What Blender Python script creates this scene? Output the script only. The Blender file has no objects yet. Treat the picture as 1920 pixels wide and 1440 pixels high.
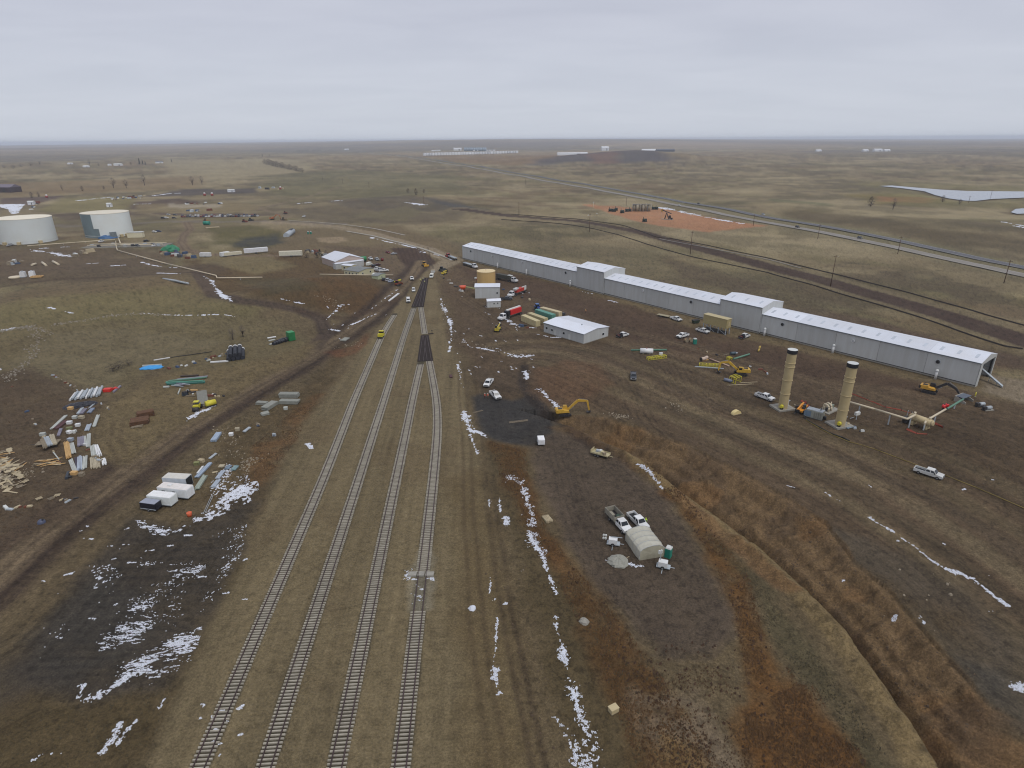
import bpy, math, random
import numpy as np
from mathutils import Vector, Matrix
random.seed(7); rng = np.random.default_rng(7)
scene = bpy.context.scene
COL = scene.collection
PI = math.pi

# ------------------------------------------------------------------ camera
CAM_H = 76.0
FPX = 1140.0                      # focal length in photo pixels (1920 wide)
PITCH = math.atan2(458.0, FPX)    # drone camera looks down this far
ROLL = math.radians(0.36)
cam_data = bpy.data.cameras.new('camera'); cam = bpy.data.objects.new('camera', cam_data); COL.objects.link(cam)
cam_data.sensor_width = 36.0; cam_data.lens = FPX / 1920.0 * 36.0
cam_data.clip_start = 1.0; cam_data.clip_end = 80000.0
cam.location = (0, 0, CAM_H)
_F = np.array([0, math.cos(PITCH), -math.sin(PITCH)]); _R = np.array([1.0, 0, 0]); _U = np.array([0, math.sin(PITCH), math.cos(PITCH)])
R2 = _R * math.cos(ROLL) - _U * math.sin(ROLL); U2 = _U * math.cos(ROLL) + _R * math.sin(ROLL)
mw = Matrix.Identity(4)
for i in range(3):
    mw[i][0] = R2[i]; mw[i][1] = U2[i]; mw[i][2] = -_F[i]
mw.translation = (0, 0, CAM_H)
cam.matrix_world = mw
scene.camera = cam

# ------------------------------------------------------------------ light: bright overcast
SUN_EL = math.radians(58); SUN_AZ = math.radians(140)
world = bpy.data.worlds.new('World'); scene.world = world; world.use_nodes = True
wn = world.node_tree.nodes; wl = world.node_tree.links; wn.clear()
def N(t, x, y, tree=wn, **kw):
    n = tree.new(t); n.location = (x, y)
    for k, v in kw.items(): setattr(n, k, v)
    return n
out = N('ShaderNodeOutputWorld', 900, 0); bg = N('ShaderNodeBackground', 700, 0)
bg.inputs['Strength'].default_value = 0.10
sky = N('ShaderNodeTexSky', 0, 200, sky_type='NISHITA', sun_disc=False)
sky.sun_elevation = SUN_EL; sky.sun_rotation = SUN_AZ; sky.altitude = 700; sky.dust_density = 3.0
tc = N('ShaderNodeTexCoord', -900, -200)
sep = N('ShaderNodeSeparateXYZ', -700, -400); wl.new(tc.outputs['Generated'], sep.inputs[0])
# stretch the cloud pattern towards the horizon as a flat deck would be seen: p = xy / (z + k)
addz = N('ShaderNodeMath', -520, -400, operation='ADD'); addz.inputs[1].default_value = 0.10; wl.new(sep.outputs['Z'], addz.inputs[0])
mx = N('ShaderNodeMath', -520, -400, operation='MAXIMUM'); mx.inputs[1].default_value = 0.06; wl.new(addz.outputs[0], mx.inputs[0])
div = N('ShaderNodeVectorMath', -340, -300, operation='DIVIDE'); wl.new(tc.outputs['Generated'], div.inputs[0])
comb = N('ShaderNodeCombineXYZ', -420, -500)
for i in range(3): wl.new(mx.outputs[0], comb.inputs[i])
wl.new(comb.outputs[0], div.inputs[1])
mp = N('ShaderNodeMapping', -160, -300); mp.inputs['Scale'].default_value = (0.9, 1.5, 0.0); mp.inputs['Rotation'].default_value = (0, 0, 0.25)
wl.new(div.outputs[0], mp.inputs['Vector'])
nz = N('ShaderNodeTexNoise', 30, -300); nz.inputs['Scale'].default_value = 0.85; nz.inputs['Detail'].default_value = 5; nz.inputs['Roughness'].default_value = 0.5; nz.inputs['Distortion'].default_value = 0.4
wl.new(mp.outputs[0], nz.inputs['Vector'])
cr = N('ShaderNodeValToRGB', 220, -300)
cr.color_ramp.elements[0].position = 0.30; cr.color_ramp.elements[0].color = (5.35, 5.58, 6.50, 1)
cr.color_ramp.elements[1].position = 0.72; cr.color_ramp.elements[1].color = (6.20, 6.42, 7.30, 1)
wl.new(nz.outputs['Fac'], cr.inputs[0])
# colour of the deck low over the horizon: slightly bluer, brighter
hz = N('ShaderNodeValToRGB', 220, -600)
hz.color_ramp.elements[0].position = 0.0; hz.color_ramp.elements[0].color = (1, 1, 1, 1)
hz.color_ramp.elements[1].position = 0.16; hz.color_ramp.elements[1].color = (0, 0, 0, 1)
wl.new(sep.outputs['Z'], hz.inputs[0])
mixh = N('ShaderNodeMix', 440, -350, data_type='RGBA')
mh = N('ShaderNodeMath', 330, -700, operation='MULTIPLY'); mh.inputs[1].default_value = 0.75
wl.new(hz.outputs[0], mh.inputs[0]); wl.new(mh.outputs[0], mixh.inputs['Factor'])
wl.new(cr.outputs[0], mixh.inputs['A']); mixh.inputs['B'].default_value = (6.30, 6.75, 7.50, 1)
mixs = N('ShaderNodeMix', 560, 0, data_type='RGBA'); mixs.inputs['Factor'].default_value = 0.93
wl.new(sky.outputs[0], mixs.inputs['A']); wl.new(mixh.outputs['Result'], mixs.inputs['B'])
wl.new(mixs.outputs['Result'], bg.inputs['Color']); wl.new(bg.outputs[0], out.inputs[0])
sd = bpy.data.lights.new('sun', 'SUN'); sun = bpy.data.objects.new('sun', sd); COL.objects.link(sun)
sd.energy = 1.45; sd.angle = math.radians(26); sd.color = (1.0, 0.97, 0.93)
_d = Vector((math.sin(SUN_AZ) * math.cos(SUN_EL), math.cos(SUN_AZ) * math.cos(SUN_EL), math.sin(SUN_EL)))
sun.rotation_euler = (-_d).to_track_quat('-Z', 'Y').to_euler()
scene.view_settings.view_transform = 'Standard'; scene.view_settings.look = 'None'
scene.view_settings.exposure = 0.0; scene.view_settings.gamma = 1.0; scene.view_settings.use_curve_mapping = False
scene.render.engine = 'CYCLES'
scene.cycles.use_denoising = True; scene.cycles.filter_width = 1.15
scene.cycles.max_bounces = 5; scene.cycles.diffuse_bounces = 2; scene.cycles.glossy_bounces = 2; scene.cycles.volume_bounces = 1
scene.cycles.transmission_bounces = 2; scene.cycles.caustics_reflective = False; scene.cycles.caustics_refractive = False

# ------------------------------------------------------------------ noise
def _hash(xi, yi, seed):
    h = (xi.astype(np.int64) * 374761393 + yi.astype(np.int64) * 668265263 + seed * 2246822519) & 0xFFFFFFFF
    h = ((h ^ (h >> 13)) * 1274126177) & 0xFFFFFFFF
    h = ((h ^ (h >> 16)) * 2246822507) & 0xFFFFFFFF
    return ((h ^ (h >> 13)) & 0xFFFFFF) / float(0xFFFFFF)
def vn(x, y, seed=0):
    x = np.asarray(x, float); y = np.asarray(y, float)
    xi = np.floor(x); yi = np.floor(y); fx = x - xi; fy = y - yi
    fx = fx * fx * (3 - 2 * fx); fy = fy * fy * (3 - 2 * fy)
    a = _hash(xi, yi, seed); b = _hash(xi + 1, yi, seed); c = _hash(xi, yi + 1, seed); d = _hash(xi + 1, yi + 1, seed)
    return (a * (1 - fx) + b * fx) * (1 - fy) + (c * (1 - fx) + d * fx) * fy
def fbm(x, y, s, o=4, seed=0):
    t = 0; a = 0.5; n = 0
    x = np.asarray(x, float) / s; y = np.asarray(y, float) / s
    for k in range(o):
        t = t + a * vn(x, y, seed + k * 17); n += a; a *= 0.5
        x, y = (x * 1.62 + y * 1.18), (y * 1.62 - x * 1.18)
    return t / n * 2 - 1
def sst(a, b, x):
    t = np.clip((np.asarray(x, float) - a) / (b - a), 0, 1); return t * t * (3 - 2 * t)

# ------------------------------------------------------------------ photo point -> place on the ground
def ray(px, py): return _F * FPX + R2 * (px - 960.0) - U2 * (py - 720.0)
def plane(px, py, z=0.0):
    d = ray(px, py); return np.array([0, 0, CAM_H]) + d * ((z - CAM_H) / d[2])
def pl(pts): return np.array([plane(x, y)[:2] for x, y in pts])

def seg_dist(x, y, P, closed=False):
    """distance and side (+ = to the right of travel) of points to polyline P"""
    best = np.full(np.shape(x), 1e18); side = np.zeros(np.shape(x)); tt = np.zeros(np.shape(x)); run = 0.0
    n = len(P)
    for i in range(n if closed else n - 1):
        a = P[i]; b = P[(i + 1) % n]; e = b - a; L2 = max(e @ e, 1e-9)
        t = np.clip(((x - a[0]) * e[0] + (y - a[1]) * e[1]) / L2, 0, 1)
        dx = x - a[0] - t * e[0]; dy = y - a[1] - t * e[1]; d = dx * dx + dy * dy
        m = d < best
        best = np.where(m, d, best)
        side = np.where(m, np.sign(e[1] * (x - a[0]) - e[0] * (y - a[1])), side)
        tt = np.where(m, run + t * math.sqrt(L2), tt); run += math.sqrt(L2)
    return np.sqrt(best), side, tt
def inside(x, y, P):
    c = np.zeros(np.shape(x), bool); n = len(P)
    for i in range(n):
        a = P[i]; b = P[(i + 1) % n]
        if a[1] == b[1]: continue
        c ^= ((a[1] > y) != (b[1] > y)) & (x < (b[0] - a[0]) * (y - a[1]) / (b[1] - a[1]) + a[0])
    return c
def poly_sd(x, y, P):
    d, _, _ = seg_dist(x, y, P, True); return np.where(inside(x, y, P), d, -d)

# ------------------------------------------------------------------ terrain
RIM_L = pl([(1040,790),(1080,803),(1130,830),(1200,862),(1280,925),(1336,964),(1430,1035),(1512,1110),(1580,1178),(1636,1260),(1685,1328),(1730,1391),(1756,1440),(1810,1540)])
RIM_R = pl([(1052,776),(1085,779),(1130,783),(1200,803),(1290,838),(1380,882),(1467,930),(1550,985),(1602,1056),(1674,1116),(1749,1206),(1824,1287),(1880,1350),(1920,1391),(2010,1480)])
RAILBED = pl([(180,1700),(265,1440),(440,1090),(520,900),(600,760),(690,640),(735,590),(775,530),(805,505),(820,530),(840,640),(862,690),(885,800),(905,900),(945,1150),(1000,1440),(1060,1700)])
LAKE = pl([(1652,347.5),(1675,346.5),(1715,350),(1765,354),(1815,356.5),(1930,357.5),(2060,356),(2060,364),(1930,368),(1860,371),(1828,374.5),(1810,374),(1780,370),(1755,364),(1735,357),(1690,351)])
POND = pl([(1896,396),(1905,390),(1930,388),(1930,398),(1908,399)])
BUMPS = []   # (x, y, radius, height)
for px, py, r, h in [(205,560,55,5),(60,600,40,3.5),(560,560,34,5.0),(640,540,30,4.0),(430,505,24,3),(330,540,26,3),(120,520,40,3),(760,640,10,.1),(450,442,26,-3.5),(520,437,20,-2.5),
                     (1170,300,330,22),(1210,298,220,14),(700,383,60,4),(800,372,70,4),(1880,860,26,2.2),(1140,700,26,1.2),(110,640,26,1.5),
                     (30,720,22,1.4),(1060,720,18,1.0),(470,570,18,2.0),(1020,430,60,3),(1750,430,80,5),(1500,390,80,4)]:
    q = plane(px, py); BUMPS.append((q[0], q[1], r, h))
def H(x, y):
    x = np.asarray(x, float); y = np.asarray(y, float); D = np.hypot(x, y)
    near = 1 - sst(350, 800, D)
    z = 0.16 * near * fbm(x, y, 9, 3, 5) + 0.35 * near * fbm(x, y, 34, 2, 9)
    z = z + 1.6 * sst(380, 800, D) * fbm(x, y, 130, 3, 21) + 9 * sst(1300, 3200, D) * fbm(x, y, 800, 4, 31)
    az = np.arctan2(x, np.maximum(y, 1e-6))
    z = z + sst(5200, 10500, D) * (20 * fbm(x, y, 2600, 5, 41) + 8 + 74 * np.exp(-((az + 0.02) / 0.40) ** 2))
    for bx, by, r, h in BUMPS:
        z = z + h * np.exp(-((x - bx) ** 2 + (y - by) ** 2) / (r * r))
    # level the rail yard
    m = (D < 420)
    if np.any(m):
        xs = x[m] if x.ndim else np.array([x]); ys = y[m] if y.ndim else np.array([y])
        zz = z[m] if x.ndim else np.array([z])
        sd_ = poly_sd(xs, ys, RAILBED); zz = zz * (1 - sst(-9, 0, sd_))
        k = (ys < 240) & (xs > 0) & (xs < 130)
        if np.any(k):
            X = xs[k]; Y = ys[k]
            dl, sl, tl = seg_dist(X, Y, RIM_L); dr, sr, tr = seg_dist(X, Y, RIM_R)
            # RIM_L runs towards the camera: the trench lies on its left-hand side
            a = -dl * sl * -1.0; b = dr * sr
            a = np.where(sl < 0, dl, -dl); b = np.where(sr > 0, dr, -dr)
            w = np.maximum(a + b, 0.1); q = a / w
            dep = np.minimum(8.0, 0.66 * w) * (0.85 + 0.25 * fbm(X, Y, 8, 2, 77))
            prof = np.where(q < 0.05, sst(0, 0.05, q) * 0.0, 0)
            prof = sst(0.0, 0.10, q) * (1 - 0.38 * sst(0.26, 0.44, q) - 0.20 * sst(0.52, 0.64, q) - 0.42 * sst(0.74, 0.95, q))
            ins = (a > 0) & (b > 0)
            gul = 1.5 * (np.abs(fbm(tl * 2.0, a * .8, 11, 3, 91)) - .22) + .7 * fbm(X, Y, 2.6, 3, 92)
            dz = np.where(ins, -dep * prof + gul * sst(0, .3, q) * (1 - sst(.8, 1, q)), 0)
            taper = sst(0, 14, tl)
            ridge = 1.1 * np.exp(-((a + 1.8) / 1.7) ** 2) * (0.8 + 1.1 * fbm(X, Y, 3.2, 3, 55)) * taper
            ridge2 = 0.7 * np.exp(-((b + 1.0) / 2.4) ** 2) * (0.6 + 0.8 * fbm(X, Y, 6, 2, 56)) * taper
            zz[k] = zz[k] * (1 - 0.7 * np.exp(-(np.minimum(dl, dr) / 4) ** 2)) + dz + np.where(a < 0, ridge, 0) + np.where(b < 0, ridge2, 0)
        if x.ndim: z[m] = zz
        else: z = zz[0]
    m = (D > 700) & (D < 2600) & (x > 200)
    if np.any(m):
        for P, lv in ((LAKE, -1.2), (POND, -1.0)):
            xs = x[m] if x.ndim else np.array([x]); ys = y[m] if y.ndim else np.array([y])
            s = sst(-45, 4, poly_sd(xs, ys, P))
            if x.ndim: z[m] = z[m] * (1 - s) + (lv - 1.0) * s
            else: z = z * (1 - s[0]) + (lv - 1.0) * s[0]
    return z
def Hs(x, y): return float(H(np.array([x]), np.array([y]))[0])
def G(px, py, up=0.0):
    """the ground point seen at photo pixel (px,py); up raises the plane that is hit (for roof points)"""
    z = up
    for k in range(7):
        p = plane(px, py, z); z = 0.6 * z + 0.4 * (Hs(p[0], p[1]) + up) if k else Hs(p[0], p[1]) + up
    p = plane(px, py, z)
    return np.array([p[0], p[1], z - up])
# ------------------------------------------------------------------ materials
def lin(c): 
    c = np.array(c, float) / 255.0
    return np.where(c <= 0.04045, c / 12.92, ((c + 0.055) / 1.055) ** 2.4)
MATS = {}
def mat(name, rgb, rough=0.75, var=0.14, scale=1.2, metal=0.0, bump=0.0, stretch=(1, 1, 1), emit=None):
    if name in MATS: return MATS[name]
    m = bpy.data.materials.new(name); m.use_nodes = True
    nt = m.node_tree; b = nt.nodes['Principled BSDF']
    b.inputs['Roughness'].default_value = rough; b.inputs['Metallic'].default_value = metal
    c = lin(rgb)
    t = nt.nodes.new('ShaderNodeTexCoord'); mp_ = nt.nodes.new('ShaderNodeMapping'); mp_.inputs['Scale'].default_value = stretch
    nz_ = nt.nodes.new('ShaderNodeTexNoise'); nz_.inputs['Scale'].default_value = scale; nz_.inputs['Detail'].default_value = 5; nz_.inputs['Roughness'].default_value = 0.62
    oi = nt.nodes.new('ShaderNodeObjectInfo')
    ad = nt.nodes.new('ShaderNodeVectorMath'); ad.operation = 'ADD'
    nt.links.new(t.outputs['Object'], ad.inputs[0]); nt.links.new(oi.outputs['Location'], ad.inputs[1])
    nt.links.new(ad.outputs[0], mp_.inputs['Vector']); nt.links.new(mp_.outputs[0], nz_.inputs['Vector'])
    r = nt.nodes.new('ShaderNodeValToRGB')
    r.color_ramp.elements[0].position = 0.28; r.color_ramp.elements[1].position = 0.72
    r.color_ramp.elements[0].color = (*np.clip(c * (1 - var * 1.5) * np.array([1.0, .97, .93]), 0, 1), 1)
    r.color_ramp.elements[1].color = (*np.clip(c * (1 + var), 0, 1), 1)
    nt.links.new(nz_.outputs['Fac'], r.inputs[0])
    mr_ = nt.nodes.new('ShaderNodeMapRange'); mr_.inputs['To Min'].default_value = .88; mr_.inputs['To Max'].default_value = 1.06; nt.links.new(oi.outputs['Random'], mr_.inputs['Value'])
    sc_ = nt.nodes.new('ShaderNodeVectorMath'); sc_.operation = 'SCALE'; nt.links.new(r.outputs[0], sc_.inputs[0]); nt.links.new(mr_.outputs[0], sc_.inputs['Scale']); nt.links.new(sc_.outputs[0], b.inputs['Base Color'])
    if bump:
        bp = nt.nodes.new('ShaderNodeBump'); bp.inputs['Strength'].default_value = bump; bp.inputs['Distance'].default_value = 0.1
        nt.links.new(nz_.outputs['Fac'], bp.inputs['Height']); nt.links.new(bp.outputs[0], b.inputs['Normal'])
    MATS[name] = m; return m
def paint(rgb): return mat('paint_%d_%d_%d' % tuple(rgb), rgb, 0.38, 0.08, 0.9)
M_WHITE = mat('white_paint', (222, 224, 224), 0.35, 0.05)
M_GLASS = mat('dark_glass', (28, 34, 40), 0.12, 0.1)
M_TYRE = mat('tyre_rubber', (30, 29, 28), 0.9, 0.2)
M_RIM = mat('rim_metal', (120, 120, 120), 0.4, 0.1)
M_BLACK = mat('black_plastic', (30, 31, 34), 0.6, 0.2)
M_DARK = mat('dark_steel', (52, 50, 50), 0.6, 0.25)
M_RED = mat('red_lamp', (140, 25, 22), 0.3, 0.1)
M_LAMP = mat('lamp_lens', (205, 208, 205), 0.2, 0.05)
M_CONC = mat('concrete', (150, 147, 138), 0.9, 0.14, 1.6, bump=.2)
M_TIE = mat('tie_concrete', (164, 158, 144), 0.9, 0.16, 0.9)
M_WOODTIE = mat('creosote_wood', (52, 42, 38), 0.85, 0.25, 1.5)
M_RAIL = mat('rail_steel', (66, 50, 47), 0.55, 0.2, 0.6)
M_WALL = mat('grey_cladding', (186, 189, 188), 0.55, 0.06, 0.6, stretch=(1.0, 1.0, .12))
M_ROOF = mat('white_roof', (214, 219, 228), 0.5, 0.03, 0.15)
M_ROOFT = mat('roof_trim', (112, 120, 128), 0.5, 0.08)
M_TAN = mat('tan_paint', (186, 170, 132), 0.6, 0.06, 0.5)
M_TANTANK = mat('tan_tank_paint', (196, 164, 106), 0.6, 0.08, 0.3, stretch=(1, 1, .15))
M_YEL = mat('machine_yellow', (196, 158, 58), 0.5, 0.14)
M_YELP = mat('bright_yellow_steel', (206, 196, 56), 0.5, 0.12)
M_GREENP = mat('green_pipe_coating', (92, 132, 112), 0.6, 0.12)
M_TEAL = mat('teal_plastic', (40, 138, 118), 0.5, 0.08)
M_SNOW = mat('snow', (214, 219, 229), 0.85, 0.05, 2.0)
M_WOOD = mat('fresh_lumber', (180, 166, 136), 0.85, 0.18, 2.2)
M_WOODG = mat('weathered_lumber', (138, 126, 106), 0.9, 0.25, 2.0)
M_WOODO = mat('orange_lumber', (200, 162, 106), 0.85, 0.12, 2.0)
M_GALV = mat('galvanised_steel', (168, 176, 182), 0.5, 0.14, 1.4)
M_BRUSH = mat('brush_wood', (58, 46, 38), .9, .25, .8)
M_SKIN = mat('skin', (176, 128, 104), 0.6, 0.05)

# ------------------------------------------------------------------ mesh helper
class MB:
    def __init__(s): s.v = []; s.f = []; s.sm = []
    def add(s, V, Fs, smooth=False):
        o = len(s.v); s.v += [tuple(map(float, p)) for p in V]
        for f in Fs: s.f.append([o + i for i in f]); s.sm.append(smooth)
        return s
    def box(s, x, y, z, sx, sy, sz, rz=0.0, taper=1.0, ry=0.0):
        c, n = math.cos(rz), math.sin(rz); cy, ny = math.cos(ry), math.sin(ry); V = []
        for dz in (-.5, .5):
            t = taper if dz > 0 else 1.0
            for dx, dy in ((-.5, -.5), (.5, -.5), (.5, .5), (-.5, .5)):
                a, b, e = dx * sx * t, dy * sy * t, dz * sz
                a, e = a * cy + e * ny, -a * ny + e * cy
                V.append((x + a * c - b * n, y + a * n + b * c, z + e))
        return s.add(V, [(3, 2, 1, 0), (4, 5, 6, 7), (0, 1, 5, 4), (1, 2, 6, 5), (2, 3, 7, 6), (3, 0, 4, 7)])
    def cyl(s, p0, p1, r0, r1=None, n=12, caps=True, smooth=True):
        r1 = r0 if r1 is None else r1
        p0 = Vector(p0); p1 = Vector(p1); ax = (p1 - p0).normalized()
        u = ax.orthogonal().normalized(); w = ax.cross(u); V = []
        for p, r in ((p0, r0), (p1, r1)):
            for k in range(n):
                a = 2 * PI * k / n; V.append(p + (u * math.cos(a) + w * math.sin(a)) * r)
        s.add(V, [(k, (k + 1) % n, n + (k + 1) % n, n + k) for k in range(n)], smooth)
        if caps:
            o = len(s.v) - 2 * n
            s.f.append([o + k for k in reversed(range(n))]); s.f.append([o + n + k for k in range(n)]); s.sm += [False, False]
        return s
    def tube(s, pts, r, n=8):
        for a, b in zip(pts[:-1], pts[1:]): s.cyl(a, b, r, r, n)
        return s
    def prism(s, prof, y0, y1, inset=0.0):
        """side outline (x,z) extruded across y"""
        n = len(prof); V = [(x, y0, z) for x, z in prof] + [(x, y1, z) for x, z in prof]
        F_ = [(k, (k + 1) % n, n + (k + 1) % n, n + k) for k in range(n)]
        return s.add(V, [tuple(reversed(range(n))), tuple(range(n, 2 * n))] + [tuple(reversed(f)) for f in F_])
    def loft(s, A, B, caps=True):
        n = len(A); F_ = [(k, (k + 1) % n, n + (k + 1) % n, n + k) for k in range(n)]
        if caps: F_ += [tuple(reversed(range(n))), tuple(range(n, 2 * n))]
        return s.add(list(A) + list(B), F_)
    def quad(s, a, b, c, d, t=0.0):
        if not t: return s.add([a, b, c, d], [(0, 1, 2, 3)])
        a, b, c, d = map(Vector, (a, b, c, d)); n = (b - a).cross(d - a).normalized() * t
        return s.loft([a, b, c, d], [a + n, b + n, c + n, d + n])
    def dome(s, x, y, z, r, h, n=14, k=4, wob=0.0, rnd=None):
        V = []; F_ = []
        for j in range(k):
            t = j / k * PI / 2
            for i in range(n):
                a = 2 * PI * i / n; q = 1 + (rnd.uniform(-wob, wob) if rnd else 0)
                V.append((x + r * math.cos(t) * math.cos(a) * q, y + r * math.cos(t) * math.sin(a) * q, z + h * math.sin(t) * (1 + (rnd.uniform(-wob, wob) if rnd else 0))))
        V.append((x, y, z + h))
        for j in range(k - 1):
            for i in range(n): F_.append((j * n + i, j * n + (i + 1) % n, (j + 1) * n + (i + 1) % n, (j + 1) * n + i))
        for i in range(n): F_.append(((k - 1) * n + i, (k - 1) * n + (i + 1) % n, k * n))
        return s.add(V, F_, wob == 0.0)
    def mesh(s, name, m):
        me = bpy.data.meshes.new(name); me.from_pydata(s.v, [], s.f)
        me.polygons.foreach_set('use_smooth', s.sm)
        for q in (m if isinstance(m, (list, tuple)) else [m]): me.materials.append(q)
        me.update(); return me
    def build(s, name, m, parent=None, loc=None, rz=0.0):
        return obj(name, s.mesh(name, m), parent, loc, rz)
def obj(name, me, parent=None, loc=None, rz=0.0):
    o = bpy.data.objects.new(name, me); COL.objects.link(o)
    if parent: o.parent = parent; KIDS.setdefault(parent.name, []).append(o)
    if loc is not None: o.location = tuple(float(q) for q in loc)
    if rz: o.rotation_euler = (0, 0, rz)
    return o
def tag(o, label=None, cat=None, group=None, kind=None):
    if label: o['label'] = label
    if cat: o['category'] = cat
    if group: o['group'] = group
    if kind: o['kind'] = kind
    return o
def thing(name, loc=(0, 0, 0), rz=0.0, label=None, cat=None, group=None):
    o = bpy.data.objects.new(name, None); COL.objects.link(o); o.empty_display_size = 0.5
    o.location = tuple(float(q) for q in loc); o.rotation_euler = (0, 0, rz)
    return tag(o, label, cat, group)
KIDS = {}
def copy_tree(o, parent=None):
    c = o.copy(); COL.objects.link(c)
    if parent: c.parent = parent; KIDS.setdefault(parent.name, []).append(c)
    for ch in list(KIDS.get(o.name, ())): copy_tree(ch, c)
    return c
PROTO = {}
def spawn(key, builder, loc, rz, label, cat, group=None):
    if key in PROTO: r = copy_tree(PROTO[key])
    else: r = PROTO[key] = builder()
    r.location = tuple(float(q) for q in loc); r.rotation_euler = (0, 0, rz)
    if 'group' in r: del r['group']
    return tag(r, label, cat, group)
def axis(a, b, up=0.0):
    """mid ground point, heading and length between two photo pixels"""
    A = G(*a, up); B = G(*b, up); m = (A + B) / 2; m[2] = Hs(m[0], m[1])
    d = B - A; return m, math.atan2(d[1], d[0]), math.hypot(d[0], d[1])
def put(key, builder, rear, front, label, cat, group=None, dz=0.0):
    m, rz, L = axis(rear, front); m[2] += dz
    return spawn(key, builder, m, rz, label, cat, group)
# ------------------------------------------------------------------ ground sheet: rings round the site, finer near it
fine = np.radians(np.arange(-47, 47.001, 0.088)); coarse = np.radians(np.arange(50, 311, 3.0))
AZ = np.concatenate([fine, coarse]); NA = len(AZ)
dep = np.radians(np.linspace(58, 1.25, 585)); r_near = CAM_H / np.tan(dep)
RR = np.concatenate([[2.0, 14, 28, 40], r_near, np.geomspace(r_near[-1] * 1.012, 26000, 105)]); NR = len(RR)
GX = (RR[:, None] * np.sin(AZ)[None, :]).ravel(); GY = (RR[:, None] * np.cos(AZ)[None, :]).ravel()
GZ = H(GX, GY); GD = np.hypot(GX, GY)
_GZ2 = GZ.reshape(NR, NA); _AZ = np.append(AZ, AZ[0] + 2 * PI)
def Hs(x, y):
    r = math.hypot(x, y); a = math.atan2(x, y)
    if a < AZ[0]: a += 2 * PI
    j = min(max(int(np.searchsorted(_AZ, a)) - 1, 0), NA - 1); i = min(max(int(np.searchsorted(RR, r)) - 1, 0), NR - 2)
    u = (a - _AZ[j]) / (_AZ[j + 1] - _AZ[j]); v = (r - RR[i]) / (RR[i + 1] - RR[i]); j2 = (j + 1) % NA
    return float((_GZ2[i, j] * (1 - u) + _GZ2[i, j2] * u) * (1 - v) + (_GZ2[i + 1, j] * (1 - u) + _GZ2[i + 1, j2] * u) * v)
TA = [(335,1530),(376.5,1433),(606,900),(640,813),(663.6,751),(690,690),(705,655),(714,634),(725.6,613),(741,589)]
TB = [(470,1530),(498,1436),(672.5,900),(700,813),(720,751),(743,677),(759,625.5),(777,576)]
TC = [(612,1530),(631,1436),(742.5,900),(761,813),(773.4,751),(790,677)]
TD = [(741,1530),(751.5,1433),(787,1120),(797,1040),(812.5,900),(819,830),(821,790),(818.5,751),(811.5,712),(805,677)]
TE = [(796.4,626),(789,576)]

COLR = np.zeros((len(GX), 3))
def blend(rgb, m): 
    global COLR
    COLR += (lin(rgb) - COLR) * m[:, None]
def sel(P, pad):
    return np.nonzero((GX > P[:, 0].min() - pad) & (GX < P[:, 0].max() + pad) & (GY > P[:, 1].min() - pad) & (GY < P[:, 1].max() + pad))[0]
def area(pts, rgb, soft=3, warp=3, ws=14, a=1.0, mott=0.0, ms=6, seed=3):
    P = pl(pts); i = sel(P, soft + warp + 2)
    if not len(i): return
    x = GX[i]; y = GY[i]
    s = poly_sd(x, y, P) + warp * fbm(x, y, ws, 4, seed)
    m = sst(-soft, soft, s) * a
    if mott: m = m * np.clip(1 + mott * 2.2 * fbm(x, y, ms, 4, seed + 50), 0, 1.3).clip(0, 1)
    COLR[i] += (lin(rgb) - COLR[i]) * m[:, None]
def path(pts, rgb, hw, soft=1.0, warp=.6, ws=8, a=1.0, off=0.0, mott=0.0, ms=5, seed=4):
    P = pl(pts); i = sel(P, hw + soft + warp + abs(off) + 2)
    if not len(i): return
    x = GX[i]; y = GY[i]
    d, s, t = seg_dist(x, y, P); sdist = d * s - off + warp * fbm(x, y, ws, 3, seed)
    m = sst(-soft, soft, hw - np.abs(sdist)) * a
    if mott: m = m * np.clip(1 + mott * 2.2 * fbm(x, y, ms, 4, seed + 50), 0, 1.2).clip(0, 1)
    COLR[i] += (lin(rgb) - COLR[i]) * m[:, None]
def ruts(pts, offs, rgb=(70, 60, 50), hw=.35, a=.45, **k):
    for j, o in enumerate(offs): path(pts, rgb, hw, .35, .3, 12, a, o, seed=60 + j, mott=.5, ms=7, **k)

# --- prairie
COLR[:] = lin((118, 106, 82))
x, y = GX, GY
n1 = fbm(x, y, 60, 4, 101); n2 = fbm(x, y, 260, 4, 102); n3 = fbm(x, y, 900, 4, 103); n4 = fbm(x + 400, y * 1.0, 110, 4, 104); n5 = fbm(x, y, 22, 4, 105)
blend((100, 93, 66), sst(-.1, .35, n1 + .5 * n2) * .75)
blend((146, 134, 106), sst(.05, .4, n4 - .4 * n2) * .6)
blend((96, 80, 62), sst(.1, .4, n2 + .45 * n5) * .6)
blend((124, 104, 80), sst(.0, .4, n3 + .3 * n1) * .55 * sst(900, 2500, GD))
blend((76, 69, 56), sst(.12, .4, -n4 + .5 * n5) * .5)
blend((132, 120, 92), sst(.1, .38, fbm(x, y, 34, 4, 145) + .4 * n2) * .5)
blend((88, 80, 60), sst(.1, .38, fbm(x, y, 42, 4, 146) - .3 * n2) * .5)
blend((122, 106, 86), sst(3000, 9000, GD) * .5)
nf = fbm(x, y, 1900, 4, 140); nf2 = fbm(x * .6, y, 700, 4, 141)
blend((80, 76, 70), sst(.08, .3, nf + .3 * nf2) * .45 * sst(2200, 4500, GD))
blend((138, 120, 94), sst(.1, .35, -nf + .3 * nf2) * .5 * sst(2000, 4200, GD))

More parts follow.
